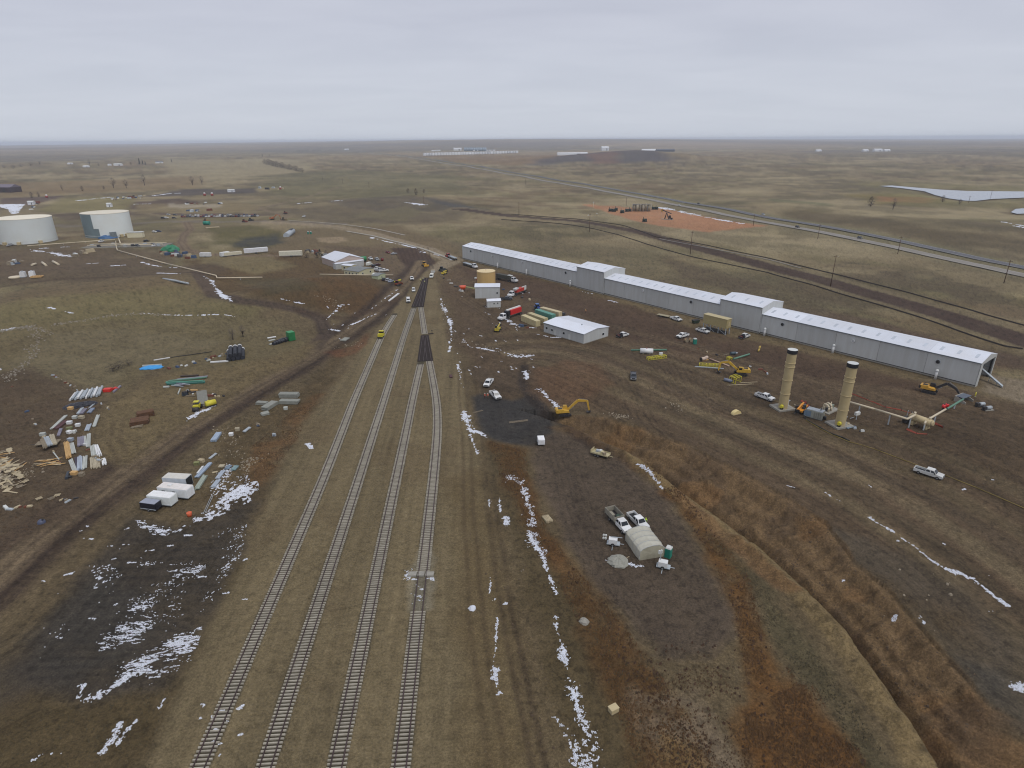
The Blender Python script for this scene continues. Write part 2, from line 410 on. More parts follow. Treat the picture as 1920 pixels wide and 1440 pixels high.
# --- mid distance fields
area([(480,330),(640,318),(860,330),(900,370),(700,372),(520,368)], (96, 92, 66), 25, 30, 120, .55)
area([(300,300),(560,300),(600,318),(330,345)], (138, 127, 100), 25, 30, 120, .75)
area([(0,345),(380,330),(380,352),(0,372)], (118, 100, 74), 20, 20, 90, .65)
area([(800,293),(1060,290),(1060,303),(960,312),(870,305)], (112, 90, 64), 40, 40, 200, .7)
area([(1060,296),(1110,291),(1160,292),(1240,299),(1255,305),(1180,309),(1080,307),(990,312),(1010,305)], (70, 66, 68), 40, 60, 120, .85, .35, 90)
area([(1100,300),(1150,298),(1160,308),(1110,308)], (112, 84, 68), 25, 30, 80, .6)
area([(1590,366),(1770,362),(1770,380),(1650,384)], (112, 100, 56), 18, 20, 60, .55)
area([(1640,370),(1700,368),(1760,372),(1730,381),(1660,378)], (142, 100, 72), 10, 14, 40, .65, .4, 24)
area([(1450,395),(1620,410),(1780,440),(1920,452),(1920,470),(1800,460),(1640,440),(1500,412)], (82, 72, 54), 12, 22, 60, .75, .5, 30)
area([(1440,372),(1560,388),(1560,395),(1450,382)], (84, 88, 62), 8, 10, 40, .6)
area([(1620,340),(1930,350),(1930,388),(1800,392),(1700,388)], (104, 98, 64), 16, 20, 60, .5, .3, 40)
for P_ in (LAKE, POND):
    d_ = poly_sd(GX, GY, P_); blend((86, 74, 56), sst(-14, -1, d_ + 5 * fbm(GX, GY, 20, 3, 9)) * .8)

# --- highway verge, strips
HWY1 = [(2100,540),(1920,503),(1760,470),(1680,453.5),(1560,431),(1440,408.5),(1320,386),(1200,363.5),(1100,346),(1000,330),(900,313),(820,301),(745,291),(690,285),(640,281.5)]
HWY2 = [(2100,556),(1920,517.5),(1760,483.5),(1680,466),(1560,441.5),(1440,418.5),(1320,395),(1200,371),(1100,352.5),(1000,335),(900,317),(820,304),(745,293.5),(690,287),(640,283)]
path(HWY1, (108, 104, 78), 16, 5, 4, 30, .6); path(HWY2, (112, 104, 80), 15, 5, 4, 30, .6)

# --- worked ground of the site
area([(-150,760),(0,560),(120,540),(330,500),(560,430),(760,420),(860,470),(1200,545),(1920,720),(2100,770),(2100,1600),(-500,1700),(-600,1100)], (104, 91, 69), 8, 16, 60, 1, .12, 30)
area([(820,540),(865,492),(1100,560),(1300,628),(1850,748),(2000,790),(2000,1300),(1760,1180),(1500,985),(1300,840),(1060,770),(930,760),(880,690),(850,620)], (94, 79, 62), 5, 9, 30, .95, .15, 16)
area([(860,500),(1000,520),(1300,610),(1830,738),(1830,760),(1500,700),(1200,640),(1000,570),(870,520)], (78, 63, 51), 3, 6, 20, .85, .25, 14)
area([(1380,560),(1480,560),(1700,620),(1920,668),(1960,700),(1880,690),(1600,620),(1440,588)], (82, 68, 56), 4, 6, 20, .9, .2, 12)
area([(1640,820),(1760,770),(1920,760),(2010,830),(2010,990),(1850,930),(1720,890)], (80, 67, 51), 8, 10, 25, .8, .35, 14)
area([(1840,700),(1930,715),(2050,745),(2050,800),(1930,765),(1850,735)], (130, 118, 100), 2.5, 3, 12, .8, .15, 8)
area([(1480,600),(1600,640),(1850,670),(1920,690),(1920,706),(1760,680)], (92, 74, 58), 5, 6, 25, .5)
for k_, pts in enumerate(([(880,615),(960,650),(1080,668),(1170,650),(1230,690),(1290,760),(1340,795),(1420,830)], [(1210,640),(1262,672),(1290,720),(1345,765),(1480,815),(1640,880),(1800,950)], [(1150,690),(1180,740),(1215,800),(1260,840),(1330,880)], [(870,560),(930,600),(1000,640),(1090,672),(1180,655),(1240,640),(1330,655),(1440,690)], [(1000,560),(1100,600),(1200,625),(1330,660),(1480,700),(1600,740)])):
    path(pts, (106, 91, 71), 3.0, 1.4, 1.2, 10, .5, 0, .3, 8, seed=700 + k_); ruts(pts, (-3.0, -1.2, 1.2, 3.0), (66, 54, 44), .4, .55)
# tan passes beside the excavation, following the haul direction
for off, rgb, hw, a in ((5, (112, 99, 76), 2.4, .7), (11, (84, 74, 58), 2.0, .6), (17, (116, 103, 80), 3.0, .7), (24, (86, 75, 60), 2.2, .6), (30, (110, 97, 74), 2.6, .6), (37, (80, 69, 54), 2.4, .6), (44, (108, 95, 73), 2.4, .6)):
    path([(1000,690),(1130,745),(1290,818),(1467,905),(1560,955),(1680,1040),(1800,1140),(1900,1240),(2040,1380)], rgb, hw, 1.6, 2.2, 22, a, -off, .35, 12, seed=int(off) + 200)
area([(1500,1000),(1620,1000),(1780,1090),(1940,1230),(1960,1400),(1900,1370),(1740,1200),(1600,1060)], (88, 79, 66), 3, 5, 16, .85, .2, 8)
area([(1800,1240),(1930,1270),(1960,1420),(1890,1350)], (88, 84, 76), 2, 3, 12, .6)
area([(1640,1080),(1800,1150),(1840,1220),(1720,1190)], (84, 70, 50), 3, 4, 8, .6, .5, 3)
# left side hills and slopes; tone contrast raised in colour for missing relief shading
area([(-60,600),(330,560),(480,590),(420,640),(120,640),(-60,660)], (112, 103, 73), 6, 8, 40, .85, .2, 14)
area([(-60,640),(380,598),(520,600),(600,650),(420,735),(280,680),(230,740),(90,710),(-60,735)], (112, 101, 75), 4, 5, 20, .9, .15, 10)
area([(20,690),(100,640),(240,620),(430,640),(240,690),(200,740),(100,735)], (118, 108, 84), 3, 4, 16, .6, .2, 8)
area([(340,490),(540,470),(700,530),(735,575),(650,590),(520,585),(400,560)], (86, 70, 48), 5, 7, 22, .9, .25, 12)
area([(560,540),(700,545),(740,570),(690,600),(600,585)], (104, 78, 52), 3, 6, 9, .4, .8, 5)
area([(440,520),(560,530),(600,565),(500,575)], (80, 74, 54), 4, 5, 12, .6, .4, 8)
area([(0,495),(330,500),(480,500),(380,530),(200,545),(-40,540)], (84, 72, 58), 5, 8, 24, .75, .4, 14)
area([(-40,470),(220,465),(340,480),(330,505),(120,515),(-40,510)], (90, 77, 62), 5, 8, 24, .8, .3, 12)
area([(390,428),(470,422),(530,432),(525,462),(460,470),(400,455)], (88, 82, 54), 6, 6, 18, .9, .2, 12)
area([(450,440),(520,434),(530,455),(480,468),(440,462)], (62, 62, 58), 4, 5, 12, .9, .3, 7)
area([(340,465),(480,470),(560,500),(480,520),(400,505)], (116, 105, 77), 4, 5, 16, .8, .2, 10)
area([(520,395),(700,382),(880,395),(860,418),(740,420),(600,415)], (86, 77, 63), 8, 14, 30, .6, .45, 20)
area([(600,378),(720,373),(860,378),(880,392),(760,400),(640,390)], (74, 68, 62), 6, 10, 22, .55, .5, 16)
area([(660,405),(760,388),(800,395),(760,415)], (104, 96, 72), 5, 6, 20, .7)
area([(790,375),(900,390),(960,408),(900,400),(830,385)], (72, 70, 68), 6, 6, 20, .8, .3, 10)
area([(270,370),(345,355),(480,354),(480,362),(330,368)], (68, 62, 60), 5, 6, 20, .85)
area([(225,382),(330,372),(380,378),(330,385),(240,392)], (74, 60, 54), 5, 6, 20, .8, .3, 12)
area([(0,372),(120,368),(60,386),(0,383)], (76, 62, 60), 5, 5, 20, .8)
area([(120,372),(260,368),(240,392),(110,400),(70,396)], (112, 104, 70), 6, 8, 24, .7)
area([(100,402),(240,395),(340,395),(240,404),(120,416)], (80, 68, 58), 5, 5, 20, .75, .3, 12)
area([(260,383),(460,380),(500,392),(430,400),(250,400)], (116, 103, 76), 5, 6, 20, .7)
area([(315,381),(420,383),(410,388),(318,388)], (140, 130, 112), 2, 2, 10, .8)
path([(-60,428),(120,424),(300,416),(500,416),(640,420)], (112, 104, 94), 6, 2, 2, 12, .75)
path([(300,400),(360,402),(430,402),(492,404)], (86, 74, 64), 8, 2, 2, 12, .85)
path([(520,420),(540,405),(485,392),(560,374),(640,350)], (114, 100, 82), 3, 1.5, 1.5, 12, .8)
path([(350,418),(357,430),(345,440),(340,455),(350,468),(380,476),(430,480),(540,480)], (112, 97, 79), 4, 1.5, 1.5, 10, .9)
ruts([(350,418),(357,430),(345,440),(340,455),(350,468),(380,476),(430,480)], (-2, 2), (74, 62, 54), .6, .6)
# curving rail grade behind the shed
path([(815,505),(850,487),(800,468),(755,455),(690,437),(630,426),(560,420),(500,418)], (134, 121, 100), 7.5, 1.5, 1, 12, .9, mott=.1)
area([(735,466),(778,463),(806,478),(817,494),(792,503),(758,500)], (72, 57, 48), 1.2, 1.5, 8, .92, .1)
for k in range(9): path([(738 + 8 * k, 464), (756 + 7 * k, 503)], (58, 46, 40), .45, .35, .4, 6, .6)
area([(590,418),(690,440),(760,460),(700,470),(600,450)], (112, 100, 76), 4, 5, 16, .5, .2)
area([(592,446),(640,444),(655,452),(620,456),(596,454)], (140, 124, 100), 2.5, 3, 8, .8)
area([(600,460),(720,465),(760,500),(760,540),(720,530),(690,500)], (94, 80, 64), 3, 4, 12, .8, .2, 8)
path([(712,460),(728,476),(748,500),(780,515)], (100, 86, 68), 4, 1.5, 1, 8, .6)
path([(1200,441),(1300,426),(1420,436),(1580,450)], (94, 84, 60), 2, 2, 2, 10, .5)
# earth strip and its bare edges beyond the shed
STRIP = [(860,392),(960,405),(1080,416),(1200,437),(1320,468),(1440,500),(1560,531),(1700,570),(1840,612),(1960,650),(2100,700)]
path(STRIP, (112, 101, 78), 15, 3, 3, 20, .7); path(STRIP, (66, 53, 46), 8.2, 1.2, 1.2, 14, .95, mott=.12)
area([(1090,384),(1130,395),(1180,412),(1240,425),(1330,436),(1400,428),(1440,424),(1380,416),(1300,402),(1240,390),(1180,389)], (152, 112, 84), 3, 4, 14, .95, .15, 9)
area([(960,440),(1200,470),(1420,520),(1600,580),(1500,575),(1300,545),(1100,490),(980,465)], (92, 84, 64), 8, 14, 40, .6, .35, 16)
area([(1230,478),(1340,505),(1440,540),(1400,548),(1290,520)], (82, 70, 56), 5, 8, 20, .6, .5, 9)
# yard roads
ROAD = [(-160,1215),(-60,1130),(60,1020),(150,950),(260,868),(350,805),(450,745),(560,682),(650,624),(700,590),(740,555),(775,515),(790,490)]
path(ROAD, (76, 63, 53), 8.0, 2.5, 2, 10, .75, mott=.12); path(ROAD, (116, 101, 80), 3.6, 1.0, .7, 10, .9, mott=.1)
for o_ in (-5.4, 5.2): path(ROAD, (62, 51, 43), 1.1, .9, .9, 9, .75, o_, .3, 8, seed=int(o_) + 90)
ruts(ROAD, (-5.6, -3.2, 3.0, 5.2, -7.4, 7.2, 0.3), (68, 57, 48), .45, .6)
path([(330,1040),(240,1100),(150,1180),(60,1280),(-60,1400)], (84, 71, 57), 3.5, 2, 2, 10, .6, mott=.3)
path([(560,690),(470,745),(330,850),(260,920)], (78, 65, 54), 1.2, 1, 1, 8, .6)
path([(370,520),(385,545),(405,566),(450,580),(520,585),(565,590),(600,600),(612,625),(590,650)], (82, 70, 60), 3.4, 1.2, 1, 8, .9)
ruts([(405,566),(450,580),(520,585),(565,590),(600,600),(612,625)], (-1.6, 1.6), (64, 54, 47), .5, .6)
area([(-60,720),(60,690),(110,715),(200,760),(130,850),(200,900),(150,960),(60,1010),(-120,1090),(-160,900)], (90, 76, 61), 3, 4, 10, .8, .25, 6)
area([(200,770),(300,700),(440,690),(600,640),(560,680),(430,750),(300,830),(230,870),(190,850)], (116, 102, 75), 3, 4, 14, .95, .12, 7)
path([(215,790),(205,830),(225,865),(260,870)], (92, 79, 60), .6, .5, .5, 6, .5); path([(232,785),(224,825),(240,850)], (92, 79, 60), .6, .5, .5, 6, .5)
area([(420,800),(500,780),(600,690),(660,640),(620,720),(540,830),(480,930),(440,960),(400,930)], (92, 78, 56), 3, 4, 10, .8, .35, 5)
area([(470,840),(520,820),(560,760),(600,740),(560,820),(500,900),(470,930)], (112, 84, 56), 2, 3, 6, .65, .55, 3.5)
area([(605,660),(660,650),(690,625),(690,650),(640,672)], (112, 72, 50), 2, 2, 6, .55, .5, 4)
area([(-200,1380),(60,1290),(180,1310),(330,1240),(430,1090),(460,1060),(360,1290),(280,1440),(180,1700),(-300,1700)], (86, 74, 52), 3, 4, 12, .85, .3, 6)
area([(238,978),(262,965),(330,985),(400,955),(480,912),(474,975),(448,1050),(415,1125),(350,1235),(300,1290),(180,1312),(60,1300),(-40,1270),(50,1190),(150,1090)], (76, 69, 60), 2.6, 3.5, 7, .92, .2, 5)
area([(60,1200),(200,1090),(300,1130),(250,1230),(120,1280)], (82, 79, 73), 4, 5, 9, .5, .3, 5)
for k in range(16):
    yy = 1010 + k * 17; xl = 250 - k * 13
    path([(xl, yy + 6), (xl + 200, yy)], (52, 50, 47), .3, .3, .5, 5, .35, mott=.5, ms=6, seed=300 + k)
# rail bed
i = sel(RAILBED, 8); s_ = poly_sd(GX[i], GY[i], RAILBED) + 1.6 * fbm(GX[i], GY[i], 9, 3, 8)
m_ = sst(-1.2, 1.2, s_) * .95; COLR[i] += (lin((113, 101, 77)) - COLR[i]) * m_[:, None]
u_ = GX[i] * math.cos(.065) + GY[i] * math.sin(.065); w_ = GY[i] * math.cos(.065) - GX[i] * math.sin(.065)
f_ = 1 + m_ * (.22 * fbm(u_ / .9, w_ / 30, 1, 3, 61) + .16 * fbm(u_ / 4, w_ / 70, 1, 3, 62) - .16 * sst(.22, .6, fbm(u_ / 2.6, w_ / .8, 1, 3, 63)))
COLR[i] *= f_[:, None]
i2 = i[:]; mm = m_ * sst(.1, .45, fbm(GX[i], GY[i], 14, 4, 64)) * .4; COLR[i] += (lin((98, 84, 63)) - COLR[i]) * mm[:, None]
area([(845,900),(905,880),(960,1150),(1010,1440),(1060,1700),(880,1700),(860,1200)], (98, 84, 60), 3, 3, 10, .75, .25, 7)
ruts([(880,690),(890,780),(898,860),(905,960),(925,1150),(950,1300),(975,1440),(990,1560)], (-3.4, -1.5, 1.9, 4.1), (76, 64, 49), .45, .45)
ruts([(920,900),(935,1000),(960,1150),(1000,1330),(1030,1450)], (0, 1.9), (74, 63, 49), .4, .4)
area([(900,820),(985,850),(1010,960),(1070,1090),(1170,1230),(1340,1440),(1400,1560),(1080,1560),(1060,1400),(1010,1200),(960,1000),(920,890)], (84, 73, 52), 2.5, 3, 8, .85, .25, 5)
for T_ in (TA, TB, TC, TD, TE): path(T_, (66, 63, 53), 1.32, .35, .25, 5, .9, mott=.1)  # dark ground under the ties, shade of the tie gaps included in its colour
path([(-40,548),(120,536),(260,530),(360,524),(420,530)], (70, 58, 46), 3.0, 2, 3, 18, .6, 0, .4, 12)  # dark cut bank: relief shading painted into the ground colour
path([(560,590),(640,600),(700,585),(745,560)], (74, 58, 46), 2.2, 1.5, 1.5, 8, .6, 0, .4, 6)  # second cut bank, its shade likewise put into the colour
# concrete crossing apron
area([(778,1040),(806,1020),(815,1045),(818,1100),(812,1140),(790,1152),(768,1145),(766,1100)], (136, 129, 111), .8, .8, 2.5, .6, .3, 1.2)
# dark gravel pad and loop
area([(886,745),(900,738),(960,752),(1010,742),(1042,792),(1046,822),(1000,838),(930,826),(896,812)], (68, 66, 64), 1.5, 1.5, 7, .95, .1, 4)
area([(880,690),(985,700),(1020,745),(900,740)], (84, 72, 58), 2, 2.5, 8, .7, .2)
area([(1000,835),(1046,806),(1110,822),(1190,870),(1262,945),(1322,1040),(1368,1140),(1372,1195),(1330,1232),(1240,1236),(1175,1165),(1095,1060),(1040,985),(1000,900)], (96, 84, 71), 1.6, 2, 8, .95, .12, 6)
path([(1060,850),(1090,960),(1150,1100),(1220,1190),(1300,1200),(1345,1150),(1310,1060),(1230,950),(1150,870)], (80, 70, 60), .5, .5, .6, 7, .5, mott=.5)
for o in (-2.6, -1.2, 1.2, 2.6, 4.2): path([(1060,850),(1090,960),(1150,1100),(1220,1190),(1300,1200),(1345,1150),(1310,1060),(1230,950),(1150,870)], (78, 68, 58), .25, .25, .4, 7, .45, o, .5, 5, seed=int(400 + o * 10))
path([(985,690),(978,712),(985,738),(1010,765),(1050,790),(1085,820),(1130,850)], (62, 54, 48), 1.6, 1.0, .8, 6, .8)
area([(990,700),(1060,680),(1130,690),(1150,730),(1080,765),(1030,762),(1000,735)], (104, 80, 60), 2.5, 3, 9, .65, .25, 5)
area([(1020,800),(1080,800),(1200,862),(1330,960),(1300,960),(1190,880),(1100,830)], (98, 77, 54), 1.6, 2, 6, .65, .3, 4)
# rust-coloured weeds
O1 = [(915,826),(985,846),(1000,950),(1062,1045),(1135,1130),(1225,1245),(1350,1440),(1420,1600),(1250,1600),(1180,1400),(1120,1240),(1050,1100),(985,985),(940,900)]
O2 = [(1190,872),(1240,885),(1330,985),(1408,1085),(1428,1180),(1500,1285),(1610,1400),(1720,1600),(1400,1600),(1392,1400),(1400,1280),(1385,1195),(1376,1140),(1330,1035),(1262,940)]
area(O1, (98, 72, 44), 1.8, 2.4, 6, .75, .45, 4); area([(960,860),(1000,900),(1010,980),(1070,1060),(1040,1060),(980,960)], (102, 72, 44), 1.5, 2, 5, .5, .5, 3)
area(O2, (104, 75, 44), 1.6, 2.2, 6, .85, .35, 4)
area([(1325,1000),(1420,1080),(1500,1190),(1600,1320),(1690,1460),(1640,1500),(1560,1340),(1450,1230),(1430,1150),(1380,1060)], (84, 78, 58), 1.8, 2.4, 6, .7, .45, 4)
area([(1430,1265),(1530,1290),(1600,1400),(1650,1560),(1390,1560),(1400,1340)], (104, 75, 45), 1.5, 2.4, 6, .8, .3, 4)
area([(1180,1290),(1300,1300),(1400,1420),(1420,1600),(1300,1600),(1230,1440)], (122, 108, 90), 2, 3, 7, .7, .55, 3)
area([(1230,1360),(1290,1390),(1350,1480),(1300,1600),(1240,1480)], (126, 96, 48), 1.5, 2, 5, .5, .4, 3)
# excavation
TR = np.concatenate([RIM_L, RIM_R[::-1]]); i = sel(TR, 4); s_ = poly_sd(GX[i], GY[i], TR) + .8 * fbm(GX[i], GY[i], 5, 3, 11)
m_ = sst(-.6, .8, s_); COLR[i] += (lin((120, 99, 73)) - COLR[i]) * (m_ * .97)[:, None]
mm = m_ * sst(.05, .35, fbm(GX[i], GY[i], 9, 4, 12)); COLR[i] += (lin((128, 99, 68)) - COLR[i]) * (mm * .55)[:, None]
mm = m_ * sst(.1, .4, fbm(GX[i] + 90, GY[i], 7, 4, 13)); COLR[i] += (lin((92, 77, 61)) - COLR[i]) * (mm * .6)[:, None]
d_, sd2, t_ = seg_dist(GX[i], GY[i], RIM_L); cr_ = np.where(sd2 < 0, d_, 9)
COLR[i] *= (1 - .16 * m_ * sst(.0, .5, fbm(t_ / .9, cr_ / 9, 1, 3, 14)))[:, None]
path([(1200,858),(1280,922),(1336,962),(1430,1033),(1512,1108),(1580,1176),(1636,1258),(1685,1326),(1730,1390),(1790,1500)], (132, 114, 82), 2.0, .9, .9, 5, .85, 2.0, .25, 4)
path([(1290,930),(1430,1045),(1480,1090)], (124, 94, 66), 1.6, .8, .9, 5, .6, 2.2, .4, 4)
# worked ground toned down in colour, partly standing in for lens vignetting
WORK = pl([(-700,1000),(-300,720),(0,640),(330,600),(560,560),(760,520),(880,540),(1300,650),(1850,770),(2200,850),(2400,1700),(-900,1750)])
sd_ = poly_sd(GX, GY, WORK) + 10 * fbm(GX, GY, 25, 3, 15); wm_ = sst(-40, 30, sd_); rb_ = sst(-2, 2, poly_sd(GX, GY, RAILBED)); COLR *= (1 - (.21 - .13 * rb_) * wm_)[:, None]
for pts in ([(886,745),(1010,742),(1046,822),(1000,838),(896,812)], [(238,978),(330,985),(480,912),(474,975),(415,1125),(350,1235),(180,1312),(-40,1270),(50,1190)], [(1000,835),(1046,806),(1190,870),(1322,1040),(1372,1195),(1240,1236),(1095,1060)]):
    COLR *= (1 - .14 * sst(-2, 3, poly_sd(GX, GY, pl(pts))))[:, None]
# scraper and wheel streaks along the haul direction and along the rail yard
HA = pl([(1000,690),(1290,818),(1467,905),(1700,1060),(1900,1240),(2100,1440)]); HP = pl([(880,640),(1240,640),(1860,760),(2200,850),(2300,1700),(1990,1500),(1750,1206),(1602,1056),(1467,930),(1290,838),(1085,779),(930,740)])
i = sel(HP, 2); d_, s_, t_ = seg_dist(GX[i], GY[i], HA); u = d_ * s_; mk = sst(-3, 6, poly_sd(GX[i], GY[i], HP))
COLR[i] *= (1 + mk * (.30 * fbm(u / .6, t_ / 20, 1, 3, 161) + .26 * fbm(u / 2.4, t_ / 45, 1, 3, 162)))[:, None]
LP = pl([(-200,1100),(60,1290),(430,1090),(520,900),(640,700),(720,600),(600,640),(300,830),(0,1020)]); i = sel(LP, 2); RD = pl(ROAD); d_, s_, t_ = seg_dist(GX[i], GY[i], RD); mk = sst(-3, 6, poly_sd(GX[i], GY[i], LP))
COLR[i] *= (1 + mk * (.22 * fbm(d_ * s_ / .6, t_ / 14, 1, 3, 163) + .16 * fbm(d_ * s_ / 2, t_ / 30, 1, 3, 164)))[:, None]
# fine natural variation everywhere on the site
nearw = 1 - sst(300, 900, GD)
f_ = 1 + nearw * (.20 * fbm(GX, GY, 1.3, 3, 71) + .15 * fbm(GX, GY, 5, 3, 72) + .10 * fbm(GX, GY, 18, 3, 73)) + (1 - nearw) * (.16 * fbm(GX, GY, 9, 3, 74) + .14 * fbm(GX * .35, GY, 30, 3, 75) + .08 * fbm(GX, GY, 80, 3, 77))
tb_ = sst(-1, 1, poly_sd(GX, GY, TR)); f_ = 1 + (f_ - 1) * (1 - .65 * rb_) * (1 - .65 * tb_)
COLR *= np.clip(f_, .6, 1.5)[:, None]
spk = sst(.25, .5, fbm(GX, GY, .8, 2, 76)) * nearw * .3 * (1 - .6 * rb_); COLR *= (1 - spk)[:, None]
# faint wheel tracks wandering over the whole works
r2 = random.Random(11)
for k in range(46):
    px = r2.uniform(0, 1900); py = r2.uniform(600, 1400); 
    if 480 < px < 860 and py > 620: continue
    P0 = plane(px, py)[:2]; a = r2.uniform(0, 2 * PI); pts = [P0]; da = r2.uniform(-.12, .12)
    for j in range(12): a += da; pts.append(pts[-1] + 5 * np.array([math.cos(a), math.sin(a)]))
    P = np.array(pts); i = sel(P, 5)
    if not len(i): continue
    d_, s_, t_ = seg_dist(GX[i], GY[i], P); q = d_ * s_
    m_ = (sst(.45, .1, np.abs(q - 1)) + sst(.45, .1, np.abs(q + 1))) * sst(0, 9, t_) * sst(60, 48, t_)
    COLR[i] *= (1 - .22 * m_ * (.5 + .5 * fbm(GX[i], GY[i], 4, 2, k)))[:, None]
lum_ = COLR @ np.array([.3, .5, .2]); COLR = (lum_[:, None] + (COLR - lum_[:, None]) * 1.05) * np.where(GD < 330, 1.03, 1.03 + .05 * sst(330, 700, GD))[:, None]
COLR = np.clip(COLR, .008, .9)

nv = len(GX); idx = np.arange(nv).reshape(NR, NA)
a_ = idx[:-1, :]; b_ = idx[1:, :]
quads = np.stack([a_, np.roll(a_, -1, 1), np.roll(b_, -1, 1), b_], -1).reshape(-1, 4)
quads = quads[:, ::-1]
gm = bpy.data.meshes.new('ground')
centre = np.array([[0, 0, Hs(0.01, 0.01)]])
V = np.concatenate([np.stack([GX, GY, GZ], 1), centre])
tris = np.stack([np.roll(idx[0], -1), idx[0], np.full(NA, nv)], 1)[:, ::-1]
nq = len(quads); nt_ = len(tris)
gm.vertices.add(len(V)); gm.vertices.foreach_set('co', V.astype(np.float32).ravel())
gm.loops.add(nq * 4 + nt_ * 3); gm.loops.foreach_set('vertex_index', np.concatenate([quads.ravel(), tris.ravel()]).astype(np.int32))
gm.polygons.add(nq + nt_)
gm.polygons.foreach_set('loop_start', np.concatenate([np.arange(nq) * 4, nq * 4 + np.arange(nt_) * 3]).astype(np.int32))
gm.polygons.foreach_set('use_smooth', np.ones(nq + nt_, bool))
gm.update(calc_edges=True); gm.validate()
at = gm.attributes.new('soil', 'FLOAT_COLOR', 'POINT')
C4 = np.ones((len(V), 4), np.float32); C4[:-1, :3] = COLR; C4[-1, :3] = COLR[0]; at.data.foreach_set('color', C4.ravel())
m = bpy.data.materials.new('soil'); m.use_nodes = True; nt = m.node_tree; b = nt.nodes['Principled BSDF']; b.inputs['Roughness'].default_value = 0.95
b.inputs['Specular IOR Level'].default_value = 0.15
an = nt.nodes.new('ShaderNodeAttribute'); an.attribute_name = 'soil'
t = nt.nodes.new('ShaderNodeTexCoord'); prev = an.outputs['Color']
bump_in = None
for sc_, lo, hi in ((2.6, .66, 1.34), (0.7, .82, 1.18), (7.0, .68, 1.32)):
    nn = nt.nodes.new('ShaderNodeTexNoise'); nn.inputs['Scale'].default_value = sc_; nn.inputs['Detail'].default_value = 4; nn.inputs['Roughness'].default_value = .65
    nt.links.new(t.outputs['Object'], nn.inputs['Vector'])
    mr = nt.nodes.new('ShaderNodeMapRange'); mr.inputs['From Min'].default_value = .3; mr.inputs['From Max'].default_value = .7; mr.inputs['To Min'].default_value = lo; mr.inputs['To Max'].default_value = hi
    nt.links.new(nn.outputs['Fac'], mr.inputs['Value'])
    ml = nt.nodes.new('ShaderNodeVectorMath'); ml.operation = 'SCALE'; nt.links.new(prev, ml.inputs[0]); nt.links.new(mr.outputs[0], ml.inputs['Scale']); prev = ml.outputs[0]
    if sc_ == 2.6: bump_in = nn.outputs['Fac']
nt.links.new(prev, b.inputs['Base Color'])
bp = nt.nodes.new('ShaderNodeBump'); bp.inputs['Strength'].default_value = .8; bp.inputs['Distance'].default_value = .3
nt.links.new(bump_in, bp.inputs['Height']); nt.links.new(bp.outputs[0], b.inputs['Normal'])
gm.materials.append(m)
ground = obj('ground', gm); ground['kind'] = 'structure'

# ------------------------------------------------------------------ lake, highway
def sheet(name, pts, m, lift, flat=None):
    P = pl(pts) if isinstance(pts, list) else pts
    mb = MB(); mb.add([(p[0], p[1], flat if flat is not None else Hs(p[0], p[1]) + lift) for p in P], [tuple(range(len(P)))])
    o = mb.build(name, m); o['kind'] = 'structure'; return o
M_WATER = mat('lake_water', (120, 128, 140), 0.12, 0.05, .02)
for P_, lv in ((LAKE, -1.2), (POND, -1.0)):
    big = []
    cx_, cy_ = P_.mean(0)
    sheet('lake', P_ + (P_ - [cx_, cy_]) * 0.02, M_WATER, 0, lv)
def ribbon(name, pts, hw, m, lift, off=0.0, kind='structure', step=12.0, top=None):
    P = pl(pts); Q = []
    for a, b2 in zip(P[:-1], P[1:]):
        n = max(1, int(np.linalg.norm(b2 - a) / step)); Q += [a + (b2 - a) * k / n for k in range(n)]
    Q.append(P[-1]); Q = np.array(Q); T = np.gradient(Q, axis=0); T /= np.linalg.norm(T, axis=1)[:, None]; Nn = np.stack([T[:, 1], -T[:, 0]], 1)
    L_ = Q + Nn * (off - hw); R_ = Q + Nn * (off + hw); zz = H(Q[:, 0], Q[:, 1]) + lift
    mb = MB(); V = []
    for l, r, z in zip(L_, R_, zz): V += [(l[0], l[1], z), (r[0], r[1], z)]
    F_ = [(2 * k, 2 * k + 1, 2 * k + 3, 2 * k + 2) for k in range(len(Q) - 1)]
    if V[1][0] - V[0][0] == 0: pass
    mb.add(V, F_); o = mb.build(name, m); 
    if kind: o['kind'] = kind
    return o
M_ASPH = mat('asphalt', (96, 96, 100), 0.9, 0.08, .05); M_ASPH2 = mat('old_asphalt', (128, 123, 116), 0.9, 0.08, .05)
M_LINE = mat('road_line', (200, 196, 180), 0.8, 0.1); 
M_BAL = mat('pale_ballast', (158, 152, 140), .95, .25, .3)
ribbon('ballast_strip', [(845,486),(800,469),(755,456.5),(700,443),(650,434)], 1.3, M_BAL, .35, step=6)
ribbon('ballast_strip', [(760,442),(700,429),(640,421),(590,417),(540,415)], 1.0, M_BAL, .35, step=6)
ribbon('ballast_strip', [(1235,449),(1330,466.5),(1440,488),(1500,503)], .7, mat('pale_silt', (140, 136, 128), .95, .25, .3), .3, -.8, step=6)
ribbon('road', HWY1, 5.2, M_ASPH, .45); ribbon('road', HWY2, 5.2, M_ASPH2, .45)
for hw_ in (HWY1, HWY2):
    for o_ in (-3.9, 3.9): ribbon('road_marking', hw_[1:9], .12, M_LINE, .47, o_)
